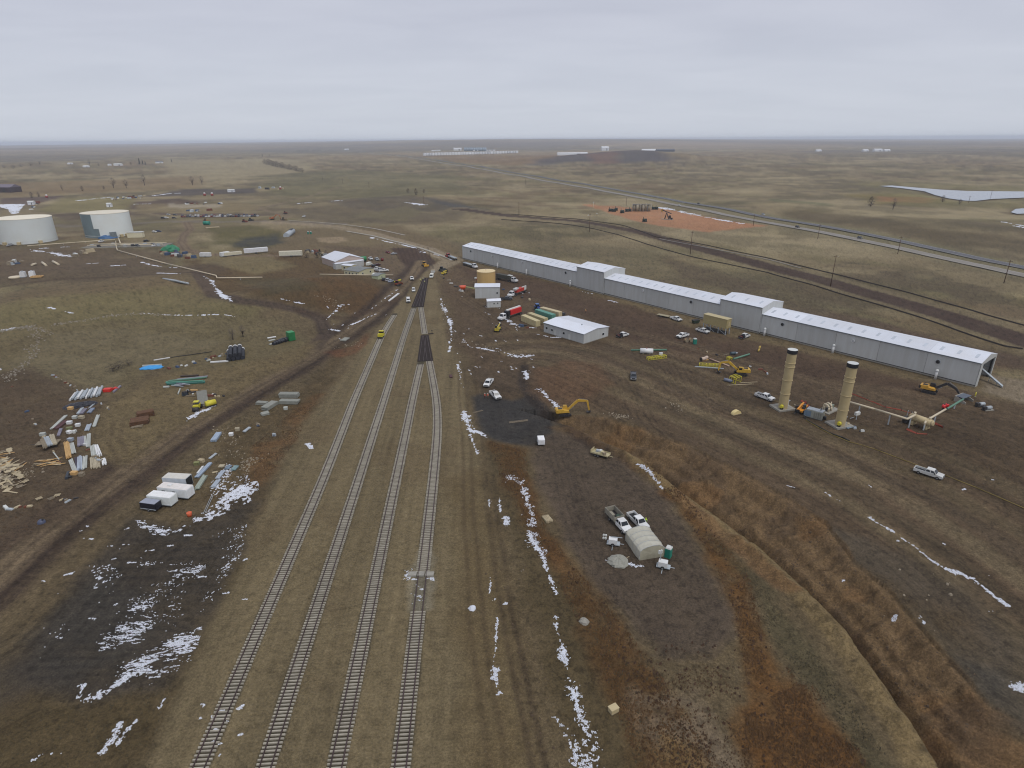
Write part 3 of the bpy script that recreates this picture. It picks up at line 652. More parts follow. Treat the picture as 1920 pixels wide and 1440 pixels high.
# ------------------------------------------------------------------ railway tracks
def resample(P, step):
    seg = np.linalg.norm(np.diff(P, axis=0), axis=1); s = np.concatenate([[0], np.cumsum(seg)]); n = int(s[-1] / step)
    q = np.arange(n + 1) * step
    return np.stack([np.interp(q, s, P[:, 0]), np.interp(q, s, P[:, 1])], 1)
def smooth_line(pts, step):
    P = resample(pl(pts), 4.0)
    for _ in range(6): P[1:-1] = .25 * P[:-2] + .5 * P[1:-1] + .25 * P[2:]
    return resample(P, step)
def heading(Q):
    T = np.gradient(Q, axis=0); return np.arctan2(T[:, 1], T[:, 0])
tie_mb = MB(); 
tie_mb.loft([(-.12, -1.3, .0), (.12, -1.3, .0), (.12, 1.3, .0), (-.12, 1.3, .0)], [(-.10, -1.28, .21), (.10, -1.28, .21), (.10, 1.28, .21), (-.10, 1.28, .21)])
TIE_ME = tie_mb.mesh('tie', M_TIE)
def rail_part(Q, ang, off, parent, z0=.20):
    nx = -np.sin(ang); ny = np.cos(ang); mb = MB(); L = []
    prof = [(-.11, 0), (.11, 0), (.10, .03), (.04, .05), (.045, .17), (-.045, .17), (-.04, .05), (-.10, .03)]
    V = []
    for i in range(len(Q)):
        for dx, dz in prof:
            o = off + dx; V.append((Q[i, 0] + nx[i] * o, Q[i, 1] + ny[i] * o, Hs(Q[i, 0], Q[i, 1]) + z0 + dz if i % 1 == 0 else 0))
    n = len(prof); F_ = []
    for i in range(len(Q) - 1):
        for k in range(n): F_.append((i * n + k, i * n + (k + 1) % n, (i + 1) * n + (k + 1) % n, (i + 1) * n + k))
    mb.add(V, F_); return mb.build('rail', M_RAIL, parent)
def track(pts, label, skip=None, lim=300):
    t = thing('railway_track', (0, 0, 0), 0, label, 'railway track')
    Q = smooth_line(pts, .6); ang = heading(Q); Z = H(Q[:, 0], Q[:, 1])
    order = np.argsort(np.hypot(Q[:, 0], Q[:, 1])); cnt = 0; far = MB()
    for j in order:
        if skip and skip(Q[j]): continue
        jx, jy = random.uniform(-.03, .03), random.uniform(-.04, .04)
        if cnt < lim:
            o = obj('tie', TIE_ME, t, (Q[j, 0] + jx, Q[j, 1] + jy, Z[j]), ang[j] + random.uniform(-.012, .012)); cnt += 1
        else: far.box(Q[j, 0], Q[j, 1], Z[j] + .1, .24, 2.58, .2, ang[j])
    if far.v: o = far.build('ties', M_TIE, t); o['kind'] = 'stuff'
    Qr = Q[::4] if len(Q) % 4 == 1 else np.concatenate([Q[::4], Q[-1:]]); ar = heading(Qr)
    for s_ in (-.755, .755): rail_part(Qr, ar, s_, t)
    return t
gap0, gap1 = plane(790, 1148), plane(797, 1074)
track(TA, 'concrete tie track nearest the dirt road, with a yellow machine on it')
track(TB, 'concrete tie track running straight to the far wooden switch')
track(TC, 'concrete tie track joining the wooden switch from the side nearer the dirt road')
track(TD, 'concrete tie track with a concrete crossing slab and a bare gap of missing ties', skip=lambda q: gap0[1] < q[1] < gap1[1])
track(TE, 'short concrete tie track linking the two dark wooden switches')
def switch(left, right, single, label):
    """turnout on wooden ties: left/right legs at the near end merge into one at the far end"""
    t = thing('railway_switch', (0, 0, 0), 0, label, 'railway switch')
    Lq = smooth_line([left, single], .56); Rq = smooth_line([right, single], .56); n = min(len(Lq), len(Rq)); Lq = Lq[:n]; Rq = Rq[:n]
    a = heading((Lq + Rq) / 2)
    for i in range(n):
        c_ = (Lq[i] + Rq[i]) / 2; w = np.linalg.norm(Lq[i] - Rq[i]) + 2.9
        mb = MB(); mb.box(0, 0, .1, .3, w, .2); mb.build('wooden_tie', M_WOODTIE, t, (c_[0], c_[1], Hs(*c_)), a[i] + random.uniform(-.01, .01))
    for Qx in (Lq, Rq):
        Qs = Qx[::5]
        for s_ in (-.755, .755): rail_part(Qs, heading(Qs), s_, t, .203 if Qx is Lq else .215)
    return t
switch((790,677), (805,677), (796.4,626), 'dark wooden tie switch in the middle of the yard with long black ties')
switch((777,576), (789,575), (799,519), 'dark wooden tie switch at the far end of the yard beside the white trucks')
# switch stand
q = G(808, 626.5); t = thing('switch_stand', q, .3, 'small black switch stand beside the wooden switch ties', 'switch stand')
MB().box(0, 0, .25, 2.2, .5, .22).build('headblock', M_WOODTIE, t); MB().cyl((.5, 0, .3), (.5, 0, 1.4), .09, n=8).build('post', M_BLACK, t); MB().box(.5, 0, 1.5, .5, .06, .4).build('target', M_BLACK, t)
# crossing slabs
m_, rz_, L_ = axis((766, 1078), (813.5, 1078)); t = thing('level_crossing', (m_[0], m_[1], m_[2]), rz_, 'pale concrete slab crossing laid under one track with snow at its edge', 'crossing')
for o_, w_ in ((-1.62, 1.55), (0, 1.28), (1.62, 1.55)):
    MB().box(o_ * 1.0, 0, .19, w_, 1.15, .34).build('slab', M_CONC, t)

# ------------------------------------------------------------------ long loading shed
A0 = np.array([151.33, 183.68]); Dv = np.array([-.6141, .7892]); Lsh = 301.0
ang_sh = math.atan2(Dv[1], Dv[0]); SW = 15.0       # local x along the shed (away), local y towards the camera is +; depth runs to -y
t = thing('loading_shed', (A0[0], A0[1], Hs(*A0) - .05), ang_sh, 'very long grey metal loading shed with a white roof and two raised sections', 'shed')
def shed_pt(px, py, h):   # distance along the near wall of the point seen at pixel
    best = None
    d = ray(px, py); n = np.array([-Dv[1], Dv[0]]); k = ((A0 - 0) @ n) / (d[:2] @ n); p = np.array([0, 0, CAM_H]) + d * k
    return (p[:2] - A0) @ Dv, p[2]
EAVE, RISE = 8.2, 1.7; BAY = 15.05
M_WALL2 = mat('grey_cladding_inside', (120, 124, 124), 0.6, 0.06, .3)
TOW = [(77.0, 97.0, 11.0), (167.0, 187.5, 11.6)]
def gable(x, w0, w1, e, r, mb): 
    pass
def run(x0, x1, e, proud, skyl=True, endcap=True):
    n = max(1, round((x1 - x0) / BAY)); s_ = (x1 - x0) / n
    for k in range(n):
        a, b2 = x0 + k * s_ + .04, x0 + (k + 1) * s_ - .04
        MB().box((a + b2) / 2, proud - .15, e / 2 + .25, b2 - a, .3, e - .5).build('wall_panel', M_WALL, t)
        MB().box((a + b2) / 2, -SW - proud + .15, e / 2 + .25, b2 - a, .3, e - .5).build('wall_panel', M_WALL, t)
        y0, y1, yr = proud + .25, -SW - proud - .25, -SW / 2
        rp = MB(); rp.loft([(a - .02, y0, e), (a - .02, yr, e + RISE), (a - .02, yr, e + RISE + .16), (a - .02, y0, e + .16)], [(b2 + .02, y0, e), (b2 + .02, yr, e + RISE), (b2 + .02, yr, e + RISE + .16), (b2 + .02, y0, e + .16)])
        m2 = rp.build('roof_panel', M_ROOF, t)
        rp = MB(); rp.loft([(a - .02, yr, e + RISE), (a - .02, y1, e), (a - .02, y1, e + .16), (a - .02, yr, e + RISE + .16)], [(b2 + .02, yr, e + RISE), (b2 + .02, y1, e), (b2 + .02, y1, e + .16), (b2 + .02, yr, e + RISE + .16)])
        rp.build('roof_panel', M_ROOF, t)
        if skyl:
            for j in range(3):
                xc = a + (j + .5) * (b2 - a) / 3; yc = y0 + (yr - y0) * .55; zc = e + RISE * .55 + .165
                sl = RISE / (yr - y0)
                q_ = MB(); q_.loft([(xc - .45, yc - .0 + 1.3, zc + sl * 1.3), (xc + .45, yc + 1.3, zc + sl * 1.3), (xc + .45, yc - 1.3, zc - sl * 1.3), (xc - .45, yc - 1.3, zc - sl * 1.3)],
                                  [(xc - .45, yc + 1.3, zc + sl * 1.3 + .05), (xc + .45, yc + 1.3, zc + sl * 1.3 + .05), (xc + .45, yc - 1.3, zc - sl * 1.3 + .05), (xc - .45, yc - 1.3, zc - sl * 1.3 + .05)])
                q_.build('skylight', M_SKYL, m2)
    MB().box((x0 + x1) / 2, proud + .3, e + .02, x1 - x0, .14, .3).build('gutter', M_ROOFT, t)
    MB().box((x0 + x1) / 2, proud + .02, .62, x1 - x0, .1, .24).build('base_gap_strip', M_DARK, t)  # added dark strip stands in for the dark gap line above the footing
    MB().box((x0 + x1) / 2, proud - .1, .25, x1 - x0, .34, .5).build('footing', M_CONC, t)
    MB().box((x0 + x1) / 2, -SW - proud + .1, .25, x1 - x0, .34, .5).build('footing', M_CONC, t)
M_SKYL = mat('roof_light', (188, 196, 206), 0.4, 0.05)
run(0, TOW[0][0], EAVE, 0); run(TOW[0][1], TOW[1][0], EAVE + .2, 0); run(TOW[1][1], Lsh, EAVE + .5, 0)
for x0, x1, e in TOW:
    run(x0, x1, e, .6, True)
    for xx, sgn in ((x0, 1), (x1, -1)):
        g = MB(); y0, y1, yr = .6, -SW - .6, -SW / 2
        P = [(xx + sgn * .02, y0, .3), (xx + sgn * .02, y1, .3), (xx + sgn * .02, y1, e), (xx + sgn * .02, yr, e + RISE), (xx + sgn * .02, y0, e)]
        g.loft(P, [(p[0] + sgn * .25, p[1], p[2]) for p in P]); g.build('gable_wall', M_WALL, t)
# far end wall, open near end
g = MB(); P = [(Lsh, 0, .3), (Lsh, -SW, .3), (Lsh, -SW, EAVE + .5), (Lsh, -SW / 2, EAVE + .5 + RISE), (Lsh, 0, EAVE + .5)]; g.loft(P, [(p[0] - .2, p[1], p[2]) for p in P]); g.build('gable_wall', M_WALL, t)
g = MB(); oy0, oy1, oz = -2.2, -SW + 1.0, EAVE - .6
P = [(0, 0, oz), (0, -SW, oz), (0, -SW, EAVE), (0, -SW / 2, EAVE + RISE), (0, 0, EAVE)]; g.loft(P, [(p[0] + .25, p[1], p[2]) for p in P])
g.box(.13, -1.1, oz / 2, .25, 2.2, oz); g.box(.13, -SW + .5, oz / 2, .25, 1.0, oz); g.build('gable_wall', M_WALL, t)
for k in range(6): MB().box(.8 + k * 7.5, -SW + .55, EAVE / 2, .35, .5, EAVE - .2).build('column', M_DARK, t)
for k in range(4): MB().box(20, -SW + .42, 1.6 + k * 1.9, 39, .12, .25).build('girt', M_GALV, t)
# doors of the open end standing out, sloping conveyor
cv = thing('conveyor', (A0[0], A0[1], Hs(*A0)), ang_sh, 'sloping galvanised chute coming out of the open end of the long shed', 'conveyor')
g = MB(); g.loft([(3.5, -12.6, 3.4), (3.5, -11.4, 3.4), (3.5, -11.4, 3.9), (3.5, -12.6, 3.9)], [(-5.6, -7.2, .15), (-5.6, -6.0, .15), (-5.6, -6.0, .6), (-5.6, -7.2, .6)]); g.build('chute', M_GALV, cv)
for xx, zz in ((-1.0, 1.7), (-3.6, .7)):
    MB().cyl((xx, -12 + (3.5 - xx) * .593, 0), (xx, -12 + (3.5 - xx) * .593, zz), .1, n=6).build('support', M_GALV, cv)
# wall fans and stand pipes
def wall_fan(px, py, dark):
    s_, z = shed_pt(px, py, 0); lbl = 'dark' if dark else 'white'
    f = MB(); f.cyl((s_, .02, z), (s_, .35, z), .62, .62, 14); o = f.build('vent_fan', M_DARK if dark else M_WHITE, t, None)
    h = MB(); h.cyl((s_, .3, z), (s_, .42, z), .3, .3, 10); h.build('hub', M_BLACK if dark else M_GALV, o)
    if dark: MB().cyl((s_, .0, z), (s_, .2, z), .75, .75, 14).build('rim', M_GALV, o)
for px, py, dk in ((883,471,1),(922.5,479.5,0),(979,491,0),(1061,511,1),(1206,545,0),(1296,566,1),(1467.5,608,1),(1600,639,0),(1759,678,1)): wall_fan(px, py, dk)
SPIPE = 0
for px, py, lb in ((936,502,'farthest'),(990,516,'fifth'),(1072,536,'fourth'),(1436,627,'third'),(1564,660,'second'),(1756,709,'nearest')):
    s_, z = shed_pt(px, py, 0); w = A0 + Dv * s_ + np.array([-Dv[1], Dv[0]]) * 1.1
    w = A0 + Dv * s_; w = w - np.array([.789, .614]) * 1.3
    st = thing('vent_pipe', (w[0], w[1], Hs(w[0], w[1])), 0, 'white dome capped vent pipe, %s from the shed open end' % lb, 'vent pipe', 'white vent pipes along the shed wall')
    MB().cyl((0, 0, 0), (0, 0, 3.0), .42, .38, 10).build('stack', M_WHITE, st); MB().dome(0, 0, 3.0, .55, .6, 10, 3).build('cap', M_LAMP, st)
    MB().cyl((0, 0, 2.85), (0, 0, 3.0), .58, .58, 10).build('collar', M_GALV, st)

# ------------------------------------------------------------------ generic buildings
def building(name, label, cat, a, b, depth, e, rise, wallm, roofm, ridge='long', wins=(), doors=(), eave=.25, base=.25, extra=None, panel=None, back=1):
    """a,b photo pixels of the near wall's foot (from one end to the other); depth runs away from the camera"""
    A = G(*a); B = G(*b); d = B - A; L = math.hypot(d[0], d[1]); rz = math.atan2(d[1], d[0])
    ny = np.array([-math.sin(rz), math.cos(rz)]); mid = (A + B)[:2] / 2
    sg = 1 if ny @ mid > 0 else -1
    o = thing(name, (A[0], A[1], min(A[2], B[2]) - .05), rz, label, cat)
    y1 = sg * depth
    MB().box(L / 2, y1 / 2, base / 2 + .03, L + .1, depth + .1, base).build('footing', M_CONC, o)
    def wall(x0, y0, x1_, y1_, pts):  # outline points (u,z) along the wall
        dx, dy = x1_ - x0, y1_ - y0; l = math.hypot(dx, dy); dx /= l; dy /= l
        ins = np.array([L / 2, y1 / 2]) - np.array([x0, y0]); nx_, ny_ = -dy, dx
        if nx_ * ins[0] + ny_ * ins[1] < 0: nx_, ny_ = -nx_, -ny_
        P = [(x0 + dx * u, y0 + dy * u, z) for u, z in pts]; Q_ = [(p[0] + nx_ * .15, p[1] + ny_ * .15, p[2]) for p in P]
        MB().loft(P, Q_).build('wall', wallm, o)
    if ridge == 'long':
        wall(0, 0, L, 0, [(0, base), (L, base), (L, e), (0, e)]); wall(0, y1, L, y1, [(0, base), (L, base), (L, e), (0, e)])
        gp_ = [(.16, base), (depth - .16, base), (depth - .16, e), (depth / 2, e + rise), (.16, e)]
        wall(0, 0, 0, y1, gp_); wall(L, 0, L, y1, gp_)
        R_ = [((0 - eave, -sg * eave, e), (L + eave, -sg * eave, e), (L + eave, y1 / 2, e + rise), (0 - eave, y1 / 2, e + rise)),
              ((0 - eave, y1 / 2, e + rise), (L + eave, y1 / 2, e + rise), (L + eave, y1 + sg * eave, e), (0 - eave, y1 + sg * eave, e))]
    else:
        gp_ = [(.16, base), (L - .16, base), (L - .16, e), (L / 2, e + rise), (.16, e)]
        wall(0, 0, L, 0, gp_); wall(0, y1, L, y1, gp_)
        wall(0, 0, 0, y1, [(0, base), (depth, base), (depth, e), (0, e)]); wall(L, 0, L, y1, [(0, base), (depth, base), (depth, e), (0, e)])
        R_ = [((-eave, -sg * eave, e), (L / 2, -sg * eave, e + rise), (L / 2, y1 + sg * eave, e + rise), (-eave, y1 + sg * eave, e)),
              ((L / 2, -sg * eave, e + rise), (L + eave, -sg * eave, e), (L + eave, y1 + sg * eave, e), (L / 2, y1 + sg * eave, e + rise))]
    for r_ in R_:
        lo = [(p[0], p[1], p[2] + .02) for p in r_]; hi = [(p[0], p[1], p[2] + .16) for p in r_]
        MB().loft(lo, hi).build('roof', roofm, o)
    def place_on(side, u, z, w, h, mt, nm, proud=.06):
        if side == 'front': MB().box(u * L, -sg * proud, z, w, .12, h).build(nm, mt, o)
        elif side == 'end1': MB().box(L + proud, y1 * u, z, .12, w, h).build(nm, mt, o)
        else: MB().box(-proud, y1 * u, z, .12, w, h).build(nm, mt, o)
    for sd_, u, z, w, h in wins:
        place_on(sd_, u, z, w + .24, h + .24, M_LAMP, 'window_frame', .03); place_on(sd_, u, z, w, h, M_GLASS, 'window', .08)
    for sd_, u, w, h in doors: place_on(sd_, u, base + h / 2, w, h, M_LAMP, 'door', .05)
    if extra: extra(o, L, y1, sg)
    return o, L, rz
# broad white-roofed workshop in the middle of the site
def xt(o, L, y1, sg):
    MB().box(L + .2, y1 / 2, 4.1, .1, abs(y1) + .5, .3).build('fascia', M_ROOFT, o) if False else None
    MB().box(L / 2, -sg * .32, 4.1, L + .5, .1, .28).build('fascia', M_ROOFT, o)
    MB().cyl((L * .68, y1 * .45, 4.9), (L * .68, y1 * .45, 5.5), .3, n=8).build('roof_vent', M_GALV, o)
building('workshop', 'broad grey workshop with a low white gable roof beside tan containers', 'building', (1019.5, 622.5), (1094, 645), 15.2, 4.1, .9, M_WALL, M_ROOF,
         'long', [('front', .08, 2.2, 1.0, .8), ('front', .22, 2.0, 1.0, .8), ('front', .52, 2.2, 1.0, .8), ('end1', .78, 1.8, 1.1, .8)], [('front', .3, 1.0, 2.1), ('front', .66, 1.0, 2.1)], extra=xt)
building('equipment_shed', 'grey metal shed with white roof standing in front of the tan tank', 'shed', (891, 560), (937, 559), 8.5, 6.0, .9, M_WALL, M_ROOF, 'long', [('front', .9, 3, .8, .8)])
building('small_shed', 'smallest grey shed with a white door, in front of the tank shed', 'shed', (914, 577), (939, 576.5), 4.2, 3.3, .7, M_WALL, M_ROOF, 'long', [('front', .5, 2.1, .6, .6), ('front', .77, 2.3, .6, .5)], [('front', .5, 1.0, 1.9)])
# office buildings
building('office_barn', 'white roofed barn with pinkish gable walls at the office yard', 'building', (630, 503), (683, 496), 22, 4.2, 3.0, mat('pinkish_siding', (176, 160, 150), .8, .06), M_ROOF, 'short', [], [])
building('lean_to', 'narrow white metal roofed lean-to along the barn front', 'building', (630.5, 505.5), (683, 498.5), 4, 3.6, .35, M_WALL, M_ROOF, 'long')
M_CREAM = mat('cream_siding', (196, 192, 158), .75, .05, .4); M_SHING = mat('grey_shingle', (122, 126, 126), .9, .08)
building('office_trailer', 'long cream office trailer with grey roof and a row of small windows', 'trailer', (673, 516), (701.5, 513), 12, 3.3, .8, M_CREAM, M_SHING, 'short', [('front', .25, 1.9, .9, .9), ('front', .75, 1.9, .9, .9), ('end2', .15, 1.9, .8, .9), ('end2', .4, 1.9, .8, .9), ('end2', .62, 1.9, .8, .9), ('end2', .85, 1.9, .8, .9)])
building('office_trailer', 'cream skirted office trailer tucked under the barn, window over a wheel gap', 'trailer', (641, 507), (659, 508), 5, 3.3, .4, M_CREAM, M_ROOF, 'long', [('front', .3, 2.0, 1.0, 1.0), ('front', .8, 2.0, .7, .9)])
building('small_cabin', 'small pale green cabin between parked trucks at the office yard', 'cabin', (709, 524.5), (723, 522), 4, 3.0, .5, mat('pale_green_siding', (178, 186, 152), .75, .06), M_SHING, 'short', [('front', .5, 1.8, .6, .8)])
# ------------------------------------------------------------------ tanks
def tank(label, px, py, R, h, mw_, mr, name='storage_tank', group=None, rings=True, patch=False, n=56, cat='tank', rise=.05):
    q = G(px, py); fx, fy = q[0], q[1]; d = math.hypot(fx, fy); q = np.array([fx * (1 + R / d), fy * (1 + R / d), 0]); q[2] = Hs(q[0], q[1])
    o = thing(name, q, 0, label, cat, group)
    MB().cyl((0, 0, 0), (0, 0, h), R, R, n, False).build('shell', mw_, o)
    rf = MB(); rf.cyl((0, 0, h), (0, 0, h + R * rise + .02), R + .05, .3, n, True, False); rf.build('roof', mr, o)
    MB().cyl((0, 0, .03), (0, 0, .4), R + .35, R + .35, n).build('ring_base', M_CONC, o)
    if rings:
        MB().cyl((0, 0, h - .25), (0, 0, h), R + .14, R + .14, n, False).build('rim', mr, o)
        MB().cyl((0, 0, 1.9), (0, 0, 2.1), R + .1, R + .1, n, False).build('course_ring', mw_, o)
    return o, q
M_TANKW = mat('tank_white', (220, 226, 224), .5, .03, .06); M_TANKR = mat('tank_cream_roof', (226, 219, 200), .7, .04, .1)
o1, q1 = tank('wide white storage tank with plain shell at the edge of the photo', 57, 458.5, 19.6, 19.5, M_TANKW, M_TANKR)
o2, q2 = tank('white storage tank with a bare grey unpainted strip on its shell', 208, 446.5, 18.2, 20.0, M_TANKW, M_TANKR)
M_TANKG = mat('bare_steel_plate', (112, 128, 132), .6, .08, .1)
def shell_patch(o, R, a0, a1, z0, z1, m2, nm):
    mb = MB(); n = 10; V = []; F_ = []
    for k in range(n + 1):
        a = a0 + (a1 - a0) * k / n; V += [(R * math.cos(a), R * math.sin(a), z0), (R * math.cos(a), R * math.sin(a), z1)]
    F_ = [(2 * k, 2 * k + 2, 2 * k + 3, 2 * k + 1) for k in range(n)]; mb.add(V, F_, True); return mb.build(nm, m2, o)
ca = math.atan2(-q2[1], -q2[0])    # direction from the tank to the camera
shell_patch(o2, 18.26, ca - 1.55, ca - .62, 2.2, 19.7, M_TANKG, 'bare_strip'); shell_patch(o2, 18.28, ca - .62, ca - .40, 2.0, 8.0, M_TANKG, 'bare_strip'); shell_patch(o2, 18.27, ca - 1.55, ca - .3, .5, 1.8, M_TANKG, 'bare_strip')
st = MB()
for k in range(14): st.box(25.6 * math.cos(ca - .35 + k * .02), 25.6 * math.sin(ca - .35 + k * .02), .6 + k * 0.2, .9, .9, .12, ca)
MB().box(19.2 * math.cos(ca + .12), 19.2 * math.sin(ca + .12), 2.8, 2.0, 5, 4.2, ca).build('stair_cage', mat('stair_steel', (110, 120, 124), .6, .2), o2)
for tk, qq, R_, cs in ((o1, q1, 19.6, (-.9, -.35, .35)), (o2, q2, 18.2, (.45, .7))):
    c0 = math.atan2(-qq[1], -qq[0])
    for c_ in cs: MB().box((R_ + .8) * math.cos(c0 + c_), (R_ + .8) * math.sin(c0 + c_), 1.2, 2, 2.4, 2.2, c0 + c_).build('manway', M_TAN, tk)
q = G(256, 444); t = thing('tarp_bundle', q, .2, 'blue tarpaulin bundle at the foot of the white tank', 'tarp'); MB().dome(-22, 2, 0, 9, 3.2, 12, 3, .2, random.Random(3)).build('cover', mat('blue_tarp', (62, 104, 150), .6, .1), t)
q = G(253, 446); t = thing('site_cabin', q, .15, 'cream cabin beside the tank with the bare strip', 'cabin'); MB().box(0, 3, 2.2, 12, 5, 4.2).build('body', mat('cream_cabin', (212, 206, 178), .7, .05), t); MB().box(0, 3, 4.5, 12.6, 5.6, .25).build('roof', M_LAMP, t)
o3, q3 = tank('tan round tank with a flat pale roof behind the grey shed', 912, 541, 5.1, 8.9, M_TANTANK, mat('tan_roof', (214, 194, 150), .6, .05), rings=True, n=40)
MB().cyl((0, 0, 9.1), (0, 0, 9.9), .35, .3, 10).build('vent', mat('vent_pale', (214, 196, 176), .6, .05), o3)

# ------------------------------------------------------------------ pipe runs
def pipeline(label, pts, r, m2, h, supports=True, cat='pipeline', n=8, name='pipeline'):
    P = [G(x_, y_, h) for x_, y_ in pts]; P = [(p[0], p[1], Hs(p[0], p[1]) + h) for p in P]
    o = thing(name, (0, 0, 0), 0, label, cat); mb = MB(); mb.tube(P, r, n)
    for p in P[1:-1]: mb.dome(p[0], p[1], p[2], r * 1.05, r * 1.05, 8, 2)
    mb.build('pipe', m2, o)
    if supports:
        for a, b2 in zip(P[:-1], P[1:]):
            L = math.dist(a, b2); k = max(1, int(L / 14))
            for j in range(k):
                f = (j + .5) / k; x_ = a[0] + (b2[0] - a[0]) * f; y_ = a[1] + (b2[1] - a[1]) * f; z_ = a[2] + (b2[2] - a[2]) * f
                zg = Hs(x_, y_); 
                if z_ - r - zg > .1: MB().box(x_, y_, (z_ - r + zg) / 2, .25, .25, z_ - r - zg).build('support', M_GALV, o)
    return o
M_PIPE = mat('cream_pipe', (204, 192, 166), .55, .06)
pipeline('cream pipeline stepping from the tanks across the field', [(217,452),(218,462),(220,469),(312,494),(405,516.5),(407,521),(492,520)], .3, M_PIPE, 1.0)
pipeline('cream pipe running along the feet of the two white tanks', [(51,461),(140,454.5),(216,449)], .3, M_PIPE, 1.0)
pipeline('cream pipe past the office trailers ending by the parked trucks', [(600,517.5),(680,516.5),(737,515.5)], .25, M_PIPE, .9)
pipeline('short cream riser pipe on the pump pad below the tank', [(222,446),(226,457)], .5, M_PIPE, 1.6)
t = thing('pump_pad', G(240, 461), .1, 'grey gravel pump pad with low steel pipework below the tank', 'pump pad')
MB().box(0, 0, .2, 62, 18, .35).build('pad', mat('gravel_pad', (122, 118, 108), .95, .2, .3), t)
for k in range(9): MB().box(-26 + k * 6.4, random.uniform(-5, 5), 1.0, 2.2, 2.0, 1.6).build('pump', M_DARK if k % 2 else M_GALV, t)
for k in (-4, 3): MB().cyl((-28, k, 1.4), (28, k, 1.4), .35, n=8).build('header_pipe', M_PIPE, t)
# ------------------------------------------------------------------ vehicles
def wheels(t, xs, y, r=.40, w=.28, dual=()):
    for x_ in xs:
        for s_ in (-1, 1):
            ww = w * (1.9 if x_ in dual else 1)
            o = MB().cyl((x_, s_ * (y - ww / 2), r), (x_, s_ * (y + ww / 2), r), r, r, 14).build('wheel', M_TYRE, t)
            MB().cyl((x_, s_ * (y + ww / 2 - .01), r), (x_, s_ * (y + ww / 2 + .02), r), r * .55, r * .5, 10).build('rim', M_RIM, o)
def cabtop(t, pm, x0, x1, z0, z1, w, rk=.25, fk=.65, m_glass=None, twin=True):
    """greenhouse of a cab with its panes"""
    hb_, ht = w / 2, w / 2 - .16
    B = [(x0, -hb_, z0), (x1, -hb_, z0), (x1, hb_, z0), (x0, hb_, z0)]; T = [(x0 + rk, -ht, z1), (x1 - fk, -ht, z1), (x1 - fk, ht, z1), (x0 + rk, ht, z1)]
    c = MB().loft(B, T).build('cab', pm, t)
    def pane(nm, P, ins, nrm):
        C_ = np.mean(P, 0); Q_ = [tuple(C_ + (np.array(p) - C_) * np.array(ins) + np.array(nrm) * .015) for p in P]
        mb = MB(); mb.loft(Q_, [tuple(np.array(q_) + np.array(nrm) * .02) for q_ in Q_]); mb.build(nm, M_GLASS, c)
    pane('windshield', [B[1], B[2], T[2], T[1]], (.86, .86, .84), (1, 0, .5)); pane('rear_window', [B[3], B[0], T[0], T[3]], (.8, .78, .7), (-1, 0, .3))
    for s_, (b0, b1, t1, t0) in ((-1, (B[0], B[1], T[1], T[0])), (1, (B[3], B[2], T[2], T[3]))):
        if twin:
            bm = tuple((np.array(b0) + np.array(b1)) / 2); tm = tuple((np.array(t0) + np.array(t1)) / 2)
            pane('side_window', [b0, bm, tm, t0], (.78, .9, .66), (0, s_, .2)); pane('side_window', [bm, b1, t1, tm], (.78, .9, .66), (0, s_, .2))
        else: pane('side_window', [b0, b1, t1, t0], (.8, .9, .66), (0, s_, .2))
    return c
def pickup(rgb=(222, 224, 224), bed='open', L=6.1):
    def f():
        pm = paint(rgb); t = thing('pickup_truck')
        b = MB(); b.prism([(-.75, .5), (1.0, .5), (2.85, .52), (3.0, .7), (2.98, 1.02), (2.8, 1.14), (1.55, 1.24), (-.75, 1.22)], -.98, .98)
        b.build('body', pm, t)
        cabtop(t, pm, -.75, 1.65, 1.22, 1.93, 1.84)
        if bed in ('open', 'load', 'black'):
            bm = M_BLACK if bed == 'black' else pm
            k = MB(); k.box(-1.9, .93, .88, 2.28, .1, .72); k.box(-1.9, -.93, .88, 2.28, .1, .72); k.box(-3.02, 0, .9, .09, 1.94, .66); k.build('bed_side', bm, t)
            MB().box(-1.9, 0, .66, 2.26, 1.74, .1).build('bed_floor', M_BLACK, t)
            if bed == 'load':
                MB().box(-1.1, 0, 1.0, .6, 1.7, .55).build('tool_box', M_GALV, t); MB().box(-2.2, .3, .95, 1.0, .8, .45).build('bed_load', M_DARK, t)
            if bed == 'black':
                MB().box(-1.15, 0, 1.15, .6, 1.8, .7).build('tool_box', M_BLACK, t); MB().box(-2.2, .2, .95, 1.2, 1.0, .5).build('bed_load', mat('rusty_red', (96, 48, 40), .7, .2), t)
        elif bed == 'cap':
            MB().loft([(-3.05, -.96, .55), (-.78, -.96, .55), (-.78, .96, .55), (-3.05, .96, .55)], [(-2.95, -.8, 1.9), (-.78, -.8, 1.9), (-.78, .8, 1.9), (-2.95, .8, 1.9)]).build('bed_cap', pm, t)
        MB().box(3.0, 0, .62, .14, 1.9, .26).build('bumper', M_RIM, t); MB().box(2.99, 0, .88, .08, 1.2, .32).build('grille', M_BLACK, t)
        for s_ in (-1, 1):
            MB().box(2.97, s_ * .78, .92, .1, .3, .22).build('headlight', M_LAMP, t); MB().box(-3.05, s_ * .9, .95, .06, .14, .4).build('taillight', M_RED, t)
            MB().box(1.35, s_ * 1.1, 1.36, .16, .2, .26).build('mirror', M_BLACK, t)
        MB().box(-3.08, 0, .55, .12, 1.8, .18).build('rear_bumper', M_RIM, t); MB().box(0, 0, .48, 5.4, 1.3, .2).build('chassis', M_BLACK, t)
        wheels(t, (1.98, -1.92), .86); return t
    return f
